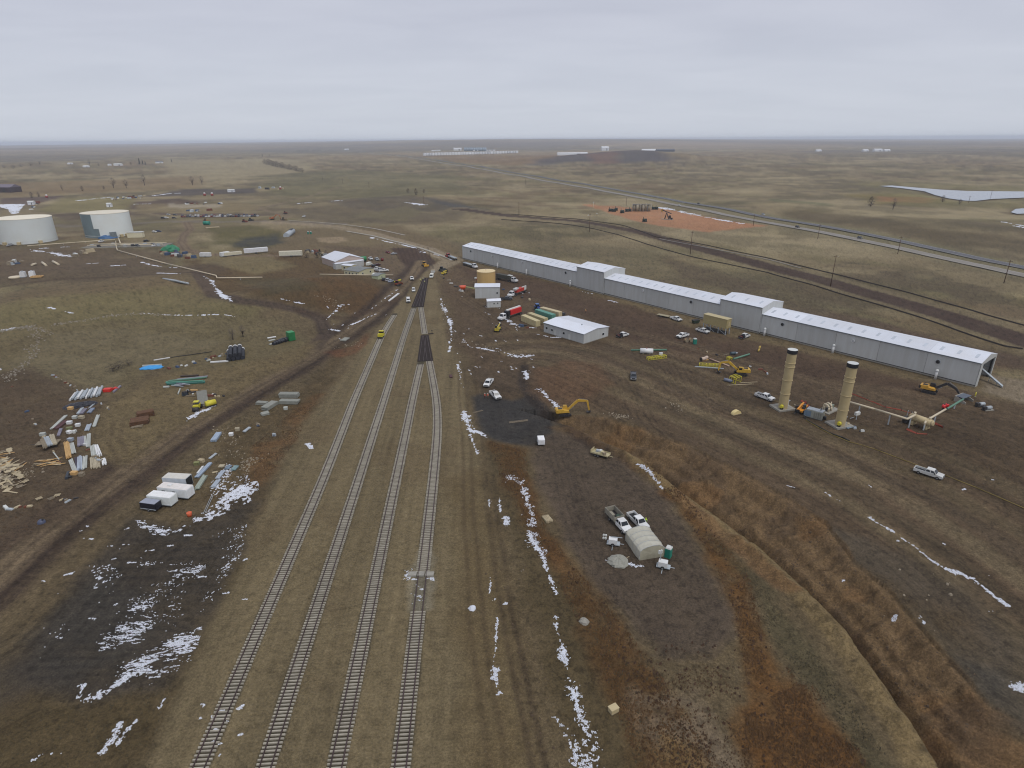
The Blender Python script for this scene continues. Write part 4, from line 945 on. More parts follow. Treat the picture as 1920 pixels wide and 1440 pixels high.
def stake_truck():
    t = thing('stake_truck'); pm = paint((222, 224, 224))
    b = MB(); b.prism([(-.2, .6), (1.5, .6), (3.3, .62), (3.45, .8), (3.42, 1.15), (3.2, 1.27), (2.0, 1.38), (-.2, 1.36)], -1.0, 1.0); b.build('body', pm, t)
    cabtop(t, pm, -.2, 2.1, 1.36, 2.08, 1.88)
    wm = mat('grey_stake_wood', (150, 146, 132), .9, .15)
    MB().box(-2.3, 0, .95, 4.1, 2.3, .16).build('deck', M_DARK, t)
    for s_ in (-1, 1):
        for z_ in (1.16, 1.48, 1.8, 2.12): MB().box(-2.3, s_ * 1.13, z_, 4.1, .06, .28).build('side_board', wm, t)
        for k in range(5): MB().box(-4.25 + k * .98, s_ * 1.19, 1.6, .1, .08, 1.3).build('stake', wm, t)
    for x_ in (-4.33, -.3):
        for z_ in (1.16, 1.48, 1.8, 2.12): MB().box(x_, 0, z_, .06, 2.3, .28).build('end_board', wm, t)
    MB().box(-1.3, .4, 1.4, .9, .8, .7, .3).build('load', M_TEAL if False else mat('dark_green_gear', (56, 76, 62), .7, .2), t); MB().box(-3, -.3, 1.2, 1.5, .9, .4).build('load', wm, t)
    MB().box(3.45, 0, .72, .16, 1.95, .3).build('bumper', M_RIM, t); MB().box(3.42, 0, 1.0, .08, 1.2, .3).build('grille', M_BLACK, t)
    for s_ in (-1, 1): MB().box(3.4, s_ * .8, 1.04, .1, .3, .22).build('headlight', M_LAMP, t)
    MB().box(-.6, 0, .6, 7, 1.0, .25).build('chassis', M_BLACK, t)
    wheels(t, (2.5, -2.4), .88, .43, .28, (-2.4,)); return t
def car(rgb, suv=False):
    def f():
        t = thing('parked_car'); pm = paint(rgb); h = 1.72 if suv else 1.42
        b = MB(); b.prism([(-2.25, .4), (2.2, .4), (2.32, .6), (2.2, .82), (1.0, .98), (-2.2, 1.0 if suv else .96), (-2.32, .8)], -.9, .9); b.build('body', pm, t)
        cabtop(t, pm, -2.15 if suv else -1.75, 1.05, .97, h, 1.66, .25 if suv else .6, .7)
        wheels(t, (1.4, -1.35), .8, .33, .22)
        for s_ in (-1, 1): MB().box(2.26, s_ * .62, .7, .08, .34, .16).build('headlight', M_LAMP, t); MB().box(-2.31, s_ * .66, .74, .06, .26, .16).build('taillight', M_RED, t)
        return t
    return f
def van(rgb):
    def f():
        t = thing('van'); pm = paint(rgb)
        b = MB(); b.prism([(-2.9, .45), (2.7, .45), (2.85, .7), (2.7, 1.15), (2.0, 1.3), (1.3, 2.15), (-2.85, 2.2), (-2.95, 1)], -.98, .98); b.build('body', pm, t)
        MB().loft([(2.02, -.82, 1.32), (2.02, .82, 1.32), (1.36, .72, 2.1), (1.36, -.72, 2.1)], [(2.05, -.82, 1.34), (2.05, .82, 1.34), (1.39, .72, 2.12), (1.39, -.72, 2.12)]).build('windshield', M_GLASS, t)
        for s_ in (-1, 1): MB().box(.9, s_ * .985, 1.62, .9, .03, .5).build('side_window', M_GLASS, t)
        wheels(t, (1.8, -1.8), .84, .36, .25); return t
    return f
def flatbed_semi(cab, load=None, deck=(96, 92, 82), L=14):
    def f():
        t = thing('semi_truck'); pm = paint(cab)
        b = MB(); b.prism([(5.2, .7), (8.6, .7), (8.75, 1.0), (8.6, 1.65), (7.2, 1.8), (5.2, 1.8)], -1.15, 1.15); b.build('body', pm, t)
        cabtop(t, pm, 5.1, 7.4, 1.8, 3.0, 2.2, .05, .4, twin=False)
        MB().box(-1.2, 0, 1.35, L - 2, 2.5, .22).build('deck', mat('deck_%d' % deck[0], deck, .85, .2), t); MB().box(0, 0, 1.0, L + 1, .8, .4).build('chassis', M_BLACK, t)
        if load == 'box':
            MB().box(-1.2, 0, 2.5, L - 2.2, 2.4, 2.0).build('load', mat('dark_load', (74, 74, 66), .85, .2), t); MB().box(3.4, 0, 3.6, 3, 1.8, .4).build('load_cover', M_LAMP, t)
        elif load == 'pipe':
            for k in range(5): MB().cyl((-7, -1 + k * .5, 1.7), (4, -1 + k * .5, 1.7), .24, n=8).build('load_pipe', M_GALV, t)
        elif load: load(t)
        wheels(t, (7.8, 4.2, 3.0, -5.2, -6.4), 1.0, .5, .3, (4.2, 3.0, -5.2, -6.4))
        for s_ in (-1, 1): MB().box(8.7, s_ * .9, 1.2, .08, .35, .25).build('headlight', M_LAMP, t)
        return t
    return f
def excavator(rgb=(192, 154, 58), swing=0.0, boom=((1.2, 1.9), (4.4, 4.9), (7.6, 4.6), (8.4, 1.1)), arm=None, blk=False):
    def f():
        ym = mat('machine_%d' % rgb[0], rgb, .5, .14); am = ym if arm is None else arm; t = thing('excavator')
        for s_ in (-1, 1):
            tr = MB(); tr.prism([(-2.1, .45), (-1.7, .05), (1.7, .05), (2.1, .45), (1.75, .9), (-1.75, .9)], s_ * 1.3 - .32, s_ * 1.3 + .32)
            o = tr.build('track', M_DARK, t)
            for k in range(5): MB().cyl((-1.5 + k * .75, s_ * 1.3 - .36, .45), (-1.5 + k * .75, s_ * 1.3 + .36, .45), .26, n=8).build('roller', M_BLACK, o)
        MB().box(0, 0, .75, 2.2, 2.0, .5).build('undercarriage', M_DARK, t)
        MB().cyl((0, 0, 1.0), (0, 0, 1.2), .8, n=14).build('turntable', M_BLACK, t)
        h = MB(); h.prism([(-2.7, 1.25), (-2.9, 1.6), (-2.75, 2.35), (-.6, 2.45), (-.4, 1.95), (1.3, 1.9), (1.5, 1.25)], -1.3, 1.3); ho_ = h.build('house', ym, t)
        MB().box(-2.75, 0, 1.75, .5, 2.62, .9).build('counterweight', M_BLACK if blk else ym, t)
        MB().box(-1.5, -.1, 2.5, 1.3, 1.2, .12).build('engine_hatch', M_DARK, ho_); MB().cyl((-1.9, .8, 2.4), (-1.9, .8, 3.0), .08, n=8).build('exhaust', M_BLACK, ho_)
        cm = MB(); cm.loft([(-.35, .45, 1.9), (1.35, .45, 1.9), (1.35, 1.28, 1.9), (-.35, 1.28, 1.9)], [(-.3, .5, 3.1), (.85, .5, 3.1), (.85, 1.22, 3.1), (-.3, 1.22, 3.1)]); co = cm.build('cab', M_BLACK if blk else ym, t)
        MB().loft([(1.33, .52, 2.1), (1.33, 1.2, 2.1), (.92, 1.16, 2.98), (.92, .56, 2.98)], [(1.37, .52, 2.12), (1.37, 1.2, 2.12), (.96, 1.16, 3.0), (.96, .56, 3.0)]).build('window', M_GLASS, co)
        MB().box(.35, 1.27, 2.5, 1.0, .04, .7).build('window', M_GLASS, co)
        def beam(nm, a, b2, w0, w1, mm_):
            (x0, z0), (x1, z1) = a, b2; d = Vector((x1 - x0, 0, z1 - z0)).normalized(); nn = Vector((-d.z, 0, d.x))
            A_ = [(x0 + nn.x * w0, -.22, z0 + nn.z * w0), (x0 - nn.x * w0, -.22, z0 - nn.z * w0), (x0 - nn.x * w0, .22, z0 - nn.z * w0), (x0 + nn.x * w0, .22, z0 + nn.z * w0)]
            B_ = [(x1 + nn.x * w1, -.2, z1 + nn.z * w1), (x1 - nn.x * w1, -.2, z1 - nn.z * w1), (x1 - nn.x * w1, .2, z1 - nn.z * w1), (x1 + nn.x * w1, .2, z1 + nn.z * w1)]
            return MB().loft(A_, B_).build(nm, mm_, t)
        p0, p1, p2, p3 = boom
        beam('boom', p0, p1, .3, .42, am); beam('boom', p1, p2, .42, .28, am); beam('stick', p2, p3, .3, .2, am)
        mid = ((p0[0] + p1[0]) / 2, (p0[1] + p1[1]) / 2)
        for s_ in (-.3, .3): MB().cyl((p0[0] + .3, s_, p0[1] - .5), (mid[0] + .3, s_, mid[1] - .3), .09, n=8).build('hydraulic_ram', M_RIM, t)
        MB().cyl((p1[0] + .5, 0, p1[1] + .55), (p2[0] + .1, 0, p2[1] + .4), .09, n=8).build('hydraulic_ram', M_RIM, t)
        bk = MB(); x_, z_ = p3; bk.prism([(x_ + .2, z_ + .3), (x_ + .45, z_ - .2), (x_ + .1, z_ - .85), (x_ - .55, z_ - .9), (x_ - .85, z_ - .5), (x_ - .25, z_ - .35)], -.55, .55); bk.build('bucket', M_DARK, t)
        return t
    return f
def telehandler(rgb=(222, 150, 40), up=1.5):
    def f():
        t = thing('telehandler'); ym = mat('telehandler_%d' % rgb[0], rgb, .5, .12)
        MB().prism([(-2.4, .7), (2.2, .7), (2.2, 1.2), (-.5, 1.35), (-2.4, 1.7)], -.95, .95).build('body', ym, t)
        MB().loft([(-.9, .25, 1.3), (.8, .25, 1.3), (.8, 1.0, 1.3), (-.9, 1.0, 1.3)], [(-.8, .3, 2.5), (.5, .3, 2.5), (.5, .95, 2.5), (-.8, .95, 2.5)]).build('cab', M_GLASS, t)
        MB().loft([(-2.3, -.5, 1.8), (-2.3, -.1, 1.8), (-2.3, -.1, 2.3), (-2.3, -.5, 2.3)], [(3.0, -.5, up), (3.0, -.1, up), (3.0, -.1, up + .4), (3.0, -.5, up + .4)]).build('boom', ym, t)
        MB().box(3.2, -.3, up - .3, .2, 1.3, 1.0).build('fork_carriage', M_BLACK, t)
        for s_ in (-.7, .1): MB().box(3.9, s_, up - .75, 1.3, .14, .08).build('fork', M_DARK, t)
        wheels(t, (1.6, -1.6), .95, .62, .42); return t
    return f
def dozer(rgb):
    def f():
        t = thing('bulldozer'); ym = mat('dozer_%d_%d' % (rgb[0], rgb[2]), rgb, .55, .14)
        for s_ in (-1, 1): MB().prism([(-2, .5), (-1.6, .05), (1.6, .05), (2, .5), (1.6, 1.0), (-1.6, 1.0)], s_ * 1.1 - .28, s_ * 1.1 + .28).build('track', M_DARK, t)
        MB().prism([(-1.8, .8), (2.2, .8), (2.2, 1.7), (.4, 1.8), (-1.8, 1.6)], -.75, .75).build('body', ym, t)
        MB().loft([(-1.2, -.7, 1.7), (.3, -.7, 1.7), (.3, .7, 1.7), (-1.2, .7, 1.7)], [(-1.1, -.6, 2.9), (.2, -.6, 2.9), (.2, .6, 2.9), (-1.1, .6, 2.9)]).build('cab', M_GLASS, t)
        MB().box(-.45, 0, 2.95, 1.6, 1.4, .1).build('cab_roof', ym, t); MB().prism([(2.7, .15), (2.95, .2), (2.85, 1.3), (2.65, 1.3)], -1.7, 1.7).build('blade', ym, t)
        return t
    return f
def tractor():
    t = thing('tractor'); bm = paint((38, 66, 142))
    MB().prism([(-.6, .9), (2.6, .9), (2.6, 1.75), (.6, 1.95), (-.6, 1.9)], -.5, .5).build('hood', bm, t)
    MB().loft([(-1.6, -.8, 1.4), (.5, -.8, 1.4), (.5, .8, 1.4), (-1.6, .8, 1.4)], [(-1.4, -.7, 3.0), (.3, -.7, 3.0), (.3, .7, 3.0), (-1.4, .7, 3.0)]).build('cab', M_GLASS, t)
    MB().box(-.55, 0, 3.06, 2.0, 1.6, .14).build('cab_roof', paint((70, 110, 170)), t)
    for s_ in (-1, 1):
        MB().box(-.9, s_ * 1.1, 1.95, 1.6, .6, .12).build('fender', bm, t)
        for x_, r_, w_ in ((-.9, .95, .55), (1.9, .62, .4)):
            o = MB().cyl((x_, s_ * 1.1 - w_ / 2, r_), (x_, s_ * 1.1 + w_ / 2, r_), r_, r_, 16).build('wheel', M_TYRE, t); MB().cyl((x_, s_ * (1.1 + w_ / 2), r_), (x_, s_ * (1.12 + w_ / 2), r_), r_ * .5, n=10).build('rim', M_RIM, o)
    return t
def box_trailer(rgb, roof, L, W_, h, open_end=False, wins=(), hitch=True, roof_ac=False, gnd=.55):
    def f():
        t = thing('cargo_trailer'); pm = paint(rgb)
        b = MB(); b.box(0, 0, (h + gnd) / 2, L, W_, h - gnd); b.build('body', pm, t)
        MB().box(0, 0, h + .03, L - .08, W_ - .06, .07).build('roof', mat('roof_%d' % roof[0], roof, .6, .06), t)
        for s_ in (-1, 1): MB().box(0, s_ * (W_ / 2 + .02), gnd + .12, L, .05, .16).build('skirt', M_GALV, t)
        for x_, z_ in wins: 
            for s_ in (-1, 1): MB().box(x_, s_ * (W_ / 2 + .02), z_, .8, .05, .4).build('window', M_GLASS, t)
        MB().box(L / 2 + .03, 0, (h + gnd) / 2, .05, W_ - .24, h - gnd - .2).build('door', M_BLACK if open_end else pm, t)  # open end: a black panel stands in for the dark inside
        if hitch: MB().box(-L / 2 - .6, 0, .5, 1.3, .14, .12).build('hitch', M_BLACK, t)
        if roof_ac: MB().box(-L * .16, 0, h + .2, .9, .8, .28).build('roof_unit', M_WHITE, t)
        wheels(t, (.35, -.5) if L > 5 else (0.1,), W_ / 2 - .05, .36, .22); return t
    return f
def container(rgb, L=12.2, h=2.6, W_=2.44):
    def f():
        t = thing('shipping_container'); pm = mat('container_%d_%d' % (rgb[0], rgb[2]), rgb, .6, .07)
        MB().box(0, 0, h / 2 + .1, L, W_ - .1, h - .12).build('body', pm, t); MB().box(0, 0, h + .08, L - .05, W_ - .05, .1).build('roof', pm, t)
        for s_ in (-1, 1):
            rb = MB()
            for k in range(int(L / .6)): rb.box(-L / 2 + .4 + k * .6, s_ * (W_ / 2 - .03), h / 2 + .1, .3, .06, h - .4)
            o = rb.build('ribs', pm, t); o['kind'] = 'stuff'
            MB().box(0, s_ * (W_ / 2 - .02), .16, L, .1, .2).build('bottom_rail', pm, t)
        for s_ in (-1, 1): MB().box(L / 2, s_ * .58, h / 2 + .1, .07, 1.1, h - .3).build('door', pm, t)
        return t
    return f
WH = (222, 224, 224); BLK = (34, 35, 38); GRY = (84, 88, 92); SIL = (168, 172, 176); REDC = (122, 34, 34); BLU = (48, 62, 92); DGRN = (44, 66, 54); BEI = (150, 140, 120)
PW = pickup(WH, 'open')
put('stake', stake_truck, (1148,972), (1176,1001), 'white crew truck with a grey wooden stake bed beside the tarp shelter', 'truck')
put('pk_w', PW, (1184,971), (1207.5,994), 'white pickup with empty dark bed parked against the tarp shelter', 'pickup')
put('pk_w', PW, (921,714.5), (911,728.5), 'white pickup on the dark gravel, farther from the two workers', 'pickup')
put('pk_load', pickup(WH, 'load'), (921.5,737.5), (936,752), 'white pickup on the dark gravel next to the two workers in orange', 'pickup')
put('pk_g', pickup((70, 74, 80), 'open'), (1187,701), (1187.5,717), 'dark grey pickup driving down the middle of the earthworks', 'pickup')
put('pk_b', pickup(WH, 'black'), (1156,634), (1178,628.5), 'white cab pickup with a black flat bed beside the broad workshop', 'pickup')
put('pk_w', PW, (1257,597), (1278,604), 'white pickup towing a flat wooden trailer near the long shed', 'pickup')
put('pk_load', None, (1291,629), (1268,636), 'white pickup with bed tools beside the lone teal portable toilet', 'pickup')
put('pk_load', None, (1305,619.5), (1330,627), 'white pickup in front of the tan box on legs', 'pickup')
put('pk_b', None, (1384,637.5), (1406,630), 'white cab truck with black and red bed near the raised shed section', 'pickup')
put('pk_w', PW, (1419,743), (1448,753), 'white pickup parked beside the first tan chimney stack', 'pickup')
put('pk_cap', pickup(WH, 'cap') if False else pickup((206, 208, 206), 'open'), (1720,885), (1761,897.5), 'silver white pickup alone on the haul track below the yellow hose', 'pickup')
put('pk_w', PW, (771,519), (774,530), 'white pickup on the yard road, farthest of three in line', 'pickup')
put('suv_w', car(WH, True), (775,541), (776,551), 'white utility car, middle of three vehicles on the yard road', 'car')
put('pk_cap2', pickup(WH, 'cap'), (765,559), (766.5,573), 'white capped pickup parked beside the far wooden switch', 'pickup')
put('van_w', van((214, 216, 208)), (812,516), (807,525), 'white van parked among scrap beyond the far switch', 'van')
put('semi_f', flatbed_semi((216, 218, 220), 'pipe'), (862,494), (900,506), 'white flatbed semi truck at the far end of the long shed', 'semi truck')
put('semi_b', flatbed_semi((216, 218, 220), 'box', L=13), (930,523), (967,530), 'white semi with a grey loaded trailer beside the tan tank', 'semi truck')
def crane_load(t):
    MB().box(-1, 0, 2.3, 7, 2.2, 1.6).build('load', mat('orange_red_machine', (190, 58, 44), .6, .1), t); MB().box(2.0, 0, 3.3, 3, 1.8, .9).build('load_cab', M_LAMP, t); MB().box(-5, .6, 2.5, 4, .5, 2.0).build('load_arm', M_LAMP, t)
put('semi_r', flatbed_semi((222, 224, 226), crane_load, L=11), (982,548), (960,556), 'white truck carrying orange red machinery beside the grey tank shed', 'truck')
def red_rig(t):
    MB().box(-2.2, 0, 2.5, 8, 2.4, 2.4).build('load', mat('bright_red_paint', (196, 36, 36), .5, .1), t); MB().box(-1.5, 0, 3.9, 10, .9, .5).build('load_boom', M_LAMP, t); MB().box(3.4, .2, 2.6, 1.5, 2.3, 2.2).build('load_tank', M_BLACK, t)
put('rig_r', flatbed_semi((224, 226, 228), red_rig, L=12), (974,589), (943,600), 'red drilling truck with white cab and pale boom beside the tan containers', 'truck')
put('pk_g', None, (946,562.5), (953,562.5), 'small grey pickup behind the smallest shed', 'pickup')
put('trac', tractor, (1004,579), (1012,585), 'blue farm tractor parked beyond the containers', 'tractor')
for (a, b2, lb, key, rgb) in (((980,600.5),(1010,612.5),'tan shipping container in front, nearest the red truck','ct_t',(188,176,136)),((993,597),(1023,607.5),'tan shipping container second from the front, against the workshop','ct_t',(188,176,136)),
                              ((1008,591),(1036,600),'teal shipping container between the tan ones','ct_g',(92,146,132)),((1018,587),(1048,595),'tan shipping container at the back by a dark vehicle','ct_t2',(196,182,146))):
    put(key, container(rgb), a, b2, lb, 'container')
put('pk_d', pickup(BLK, 'open'), (1040,593), (1056,591), 'black pickup behind the white workshop roof', 'pickup')
put('dz_y', telehandler((196,178,60), 2.2), (931,624), (936,617), 'small yellow and black lift machine on bare ground near the red truck', 'lift')
put('ex1', excavator(), (1050,782), (1066,777), 'yellow excavator digging at the head of the long trench, bucket reaching out', 'excavator')
EX1 = PROTO['ex1']; EX1.scale = (.9, .9, .9)
put('ex2', excavator((194,158,56), 0, ((1.2,1.9),(4.2,4.4),(7.0,4.0),(7.4,1.1))), (1396,703), (1380,702), 'yellow excavator with folded boom beside the yellow cage racks', 'excavator')
put('ex3', excavator((196,150,58), 0, ((1.2,1.9),(4.0,4.2),(6.6,3.0),(8.2,.9)), M_DARK, True), (1733,734), (1752,738), 'excavator with black cab and dark boom below the long shed', 'excavator')
put('th1', telehandler(), (1508,766), (1496,778), 'orange yellow telehandler between the two tan stacks', 'telehandler')
put('dz1', dozer((196,150,50)), (793,498), (799,500), 'yellow bulldozer on the dark ploughed patch', 'bulldozer')
put('ldr', telehandler((204,182,60), 1.8), (830,516), (836,513), 'yellow loader beyond the far switch', 'loader')
put('dz2', dozer((60,64,62)), (826,509), (832,508), 'dark tracked machine behind the yellow loader', 'bulldozer')
put('fl', flatbed_semi((150, 50, 40), 'pipe', L=11), (856,489), (838,482), 'dark red truck with cranes parked at the corner of the long shed', 'truck')
# office yard
for key, bl, a, b2, lb in (('car_r', car(REDC), (722,473), (733,476), 'dark red car in the pair beyond the office barn'), ('car_s', car(SIL), (733,478), (744,476), 'silver car in the pair beyond the office barn'),
    ('pk_w', PW, (692,485), (698,489), 'white pickup behind the green tank at the office yard'), ('pk_s', pickup(SIL, 'open'), (704,486), (710,490), 'silver pickup nearest the red barrel at the office yard'),
    ('van_w', None, (689,499), (696,496), 'white van nosed against the office roof'), ('car_m', car((70,34,40)), (703,499), (713,497), 'maroon car parked in the office yard'), ('car_k', car(BLK, True), (698,502), (704,499), 'black car between the white van and the maroon car'),
    ('pk_w', PW, (702,507), (710,504.5), 'white pickup against the end of the office trailer'), ('pk_s', None, (708,508.5), (716,507), 'silver pickup second in the row at the trailer end'), ('pk_w', PW, (715,509.5), (724,509), 'white pickup last in the row at the trailer end'),
    ('van_w', None, (699,521), (707,518), 'white van beside the pale green cabin'), ('car_k', None, (716,529), (724,524), 'black car in front of the pale green cabin'), ('suv_s', car(SIL, True), (723,529), (732,525), 'silver car in front of the pale green cabin'), ('car_b', car((150,160,176)), (727,531), (739,527), 'pale blue car beside the yellow posts by the cabin')):
    put(key, bl, a, b2, lb, 'car' if 'car' in key or 'suv' in key else 'pickup' if key[:2] == 'pk' else 'van')
put('dz3', dozer((128,66,40)), (741,536), (750,535), 'rusty orange tracked machine at the slope edge', 'bulldozer')
# employee parking far away: one long row
cols = [(REDC,'dark red'),(REDC,'dark red'),(GRY,'grey'),(BLU,'dark blue'),(SIL,'silver'),(BLK,'black'),(SIL,'silver'),(REDC,'dark red'),(BLU,'dark blue'),(WH,'white'),(WH,'white'),(REDC,'dark red'),(SIL,'silver'),(WH,'white'),(WH,'white'),(BLU,'dark blue'),(WH,'white'),(GRY,'grey'),(BLK,'black'),(BLU,'dark blue'),(REDC,'dark red'),(BLU,'dark blue'),(SIL,'silver'),(WH,'white'),(SIL,'silver'),(WH,'white'),(BLU,'dark blue'),(BLK,'black'),(WH,'white')]
for k, (rgb, cn) in enumerate(cols):
    for row in (0, 1):
        if row and k % 3 == 1: continue
        rr = rgb if not row else cols[(k * 7 + 3) % len(cols)][0]; nn = cn if not row else cols[(k * 7 + 3) % len(cols)][1]
        px = 342 + k * 5.05; py = 407.5 - row * 2.6 - k * .05
        q = G(px, py); rz = 1.75 + random.uniform(-.12, .12)
        suv = (k + row) % 2 == 0
        spawn('pc%s%d' % (nn, suv), car(rr, suv), q, rz, '%s %s in the %s row of the distant workers car park' % (nn, 'utility car' if suv else 'saloon car', 'front' if not row else 'rear'), 'car', 'cars in the distant car park')
for px, py, rgb, lb in ((312,409.5,WH,'white car apart from the row at the near end of the distant car park'),(316,403.5,SIL,'silver car behind the white one apart from the parked row'),(306,409.8,BLK,'black car at the very end of the distant car park'),(328,403.8,GRY,'grey car alone between the parked row and the silver car'),(327,409.6,(60,50,52),'dark car alone in front of the parked row'),
                        (290,436,WH,'white car beside a blue one on open grass below the car park'),(298,435,BLU,'blue car beside a white one on open grass below the car park')):
    q = G(px, py); spawn('pl%d%d' % (rgb[0], rgb[2]), car(rgb, True), q, random.uniform(-.4, .4), lb, 'car')
for px, py, b_, lb, cat in ((458,416.5,dozer((122,58,44)),'rust red dozer on the grey lane below the car park','bulldozer'),(470,414,dozer((72,70,62)),'dark green machine behind the rust red dozer','bulldozer'),(511,412,excavator((168,104,60)),'orange brown excavator near the grade corner','excavator'),(535,401,dozer((120,62,46)),'red brown dozer on open grass past the car park','bulldozer'),(386,415,dozer((150,110,60)),'ochre dozer in the middle of the grey lane','bulldozer'),(532,413,dozer((120,104,74)),'tan dozer beside the orange brown excavator','bulldozer')):
    spawn('far%d' % px, b_, G(px, py), random.uniform(-.6, .6), lb, cat)
put('pk_w', PW, (566,408), (574,406), 'white pickup standing alone beyond the grade corner', 'pickup')
put('pk_w', PW, (184,456), (196,452.5), 'white pickup on the track below the two big tanks', 'pickup'); put('pk_s', None, (14,462.5), (24,460), 'silver pickup at the foot of the wide tank', 'pickup')
put('car_k', None, (270,454), (280,452.5), 'black car at the pump pad edge', 'car'); put('pk_g', None, (253,462), (261,463), 'grey pickup below the pump pad', 'pickup'); put('pk_w', PW, (287,463), (292,461), 'white pickup beside the scrap heap with the green cover', 'pickup')
# trailers along the track
put('tr_l', box_trailer(WH, (226,228,228), 7.5, 2.4, 3.0), (379,482), (393,482), 'white box trailer standing alone on the field track', 'trailer')
put('tr_m', box_trailer((226,230,230), (226,228,228), 6.5, 2.4, 3.2), (416.5,482), (427.5,480), 'short white box truck body ahead of a cream trailer', 'trailer')
put('tr_c', box_trailer((208,202,178), (216,210,190), 12, 2.5, 2.6), (428,480.5), (446,478.5), 'cream trailer coupled behind the short white one', 'trailer')
put('tr_x', box_trailer((214,216,220), (224,226,228), 16.2, 2.6, 4.0, True, hitch=False, gnd=1.1), (458,477.5), (503,473.5), 'long white semi trailer with a dark mark on its side', 'trailer')
t_ = put('tr_y', box_trailer((208,206,188), (216,214,200), 15.5, 2.6, 4.0, hitch=False, gnd=1.0), (530,482), (562,481), 'cream semi trailer parked at an angle at the end of the field track', 'trailer')
for k, lb in ((0,'white liquid tote nearer the tan disc'),(1,'white liquid tote nearer the orange frame')):
    q = G(44.5 + k * 17, 519.5 - k * .8); t = thing('liquid_tote', q, .3, lb, 'tote'); MB().box(0, 0, 1.7, 2.7, 2.7, 3.0, 0, .9).build('tank', M_WHITE, t); MB().box(0, 0, .2, 2.9, 2.9, .3).build('base', M_GALV, t); MB().cyl((0, 0, 3.2), (0, 0, 3.6), .6, n=10).build('lid', M_GALV, t)
# highway traffic
for px, py, rz_px, rgb, lb, suv in ((1274,386.5,1,WH,'white car on the highway beside the well pad',False),(1310,383.5,1,BLK,'dark car on the far carriageway beyond the well pad',True),(1431,404,1,SIL,'silver car on the highway past the snow strip',True),(1495,427.5,1,BLK,'black car ahead of the last one on the highway',True),(1612,448.5,1,GRY,'dark grey car nearest the camera on the highway',True),(826,303,1,BLK,'dark truck far away where the highway rises',True),(700,287.5,1,WH,'white vehicle tiny on the most distant stretch of highway',True)):
    q = G(px, py); q[2] += .48; ln = plane(px + 8, py + 1.7) - plane(px, py); spawn('hw%d%d' % (rgb[0], suv), car(rgb, suv), q, math.atan2(ln[1], ln[0]), lb, 'car')
# ------------------------------------------------------------------ chimney stacks and plant
M_STACK = mat('stack_tan', (182, 166, 126), .6, .05, .5)
def chimney(px, py, label):
    q = G(px, py); o = thing('chimney_stack', q, .25, label, 'chimney'); h = 19.0; r = 1.32
    MB().box(.4, .6, .25, 5.6, 5.0, .5).build('slab', M_CONC, o)
    MB().cyl((0, 0, .5), (0, 0, h - 1.15), r, r, 28, False).build('shell', M_STACK, o)
    c = MB(); c.cyl((0, 0, h - 1.15), (0, 0, h), r + .12, r + .12, 28, False); c.build('black_cap', M_BLACK, o)
    MB().cyl((0, 0, h - .12), (0, 0, h + .02), r + .10, r + .10, 28).build('lid', M_LAMP, o)
    for f in (.27, .50, .72, .785): MB().cyl((0, 0, h * f), (0, 0, h * f + .16), r + .13, r + .13, 28).build('ring', M_STACK, o)
    MB().cyl((-1.2, -1.0, 1.5), (-1.75, -1.35, 1.5), .62, .45, 14).build('blower', M_YELP, o)
    MB().box(-1.1, -.9, .7, .8, .8, .9, .6).build('blower_base', M_BLACK, o)
    MB().box(1.7, .5, 1.4, .9, .5, 1.8).build('control_box', M_LAMP, o); MB().box(2.2, 1.5, 1.9, 2.4, .7, .1).build('platform', M_GALV, o)
    for k in range(3): MB().cyl((1.2 + k, 1.5, .5), (1.2 + k, 1.5, 1.9), .06, n=6).build('platform_leg', M_GALV, o)
    mb = MB()
    for s_ in (-.25, .25): mb.cyl((r + .1, s_, .5), (r + .1, s_, 6), .04, n=6)
    for k in range(12): mb.box(r + .1, 0, .8 + k * .42, .05, .5, .05)
    mb.build('ladder', M_GALV, o); return o, q
chimney(1467, 767, 'tan chimney stack with black cap and yellow blower, nearer the parked white pickup')
c2, q2c = chimney(1574, 799, 'tan chimney stack with black cap joined to the elevated cream pipe')
# generator enclosure
m_, rz_, L_ = axis((1514,782), (1535,787)); t = thing('generator', m_, rz_, 'pale grey generator enclosure with dark grille between the two stacks', 'generator')
MB().box(0, 1.1, 1.2, 4.6, 2.4, 2.3).build('enclosure', mat('pale_grey_paint', (160, 162, 150), .55, .08), t); MB().box(0, 1.1, 2.42, 4.4, 2.2, .12).build('roof', M_GALV, t)
MB().box(-1.7, -.14, 1.2, 1.9, .08, 1.7).build('control_panel', mat('blue_grey_panel', (110, 130, 148), .5, .1), t)
for k in range(4): MB().box(.2 + k * .55, -.13, 1.2, .4, .06, 1.8).build('louvre', mat('grey_louvre', (134, 134, 124), .6, .1), t)
MB().cyl((1.3, 1.4, 2.4), (1.3, 1.4, 3.2), .14, n=8).build('exhaust', M_DARK, t); MB().box(0, 1.1, .06, 5.2, 3, .12).build('skid', M_DARK, t)
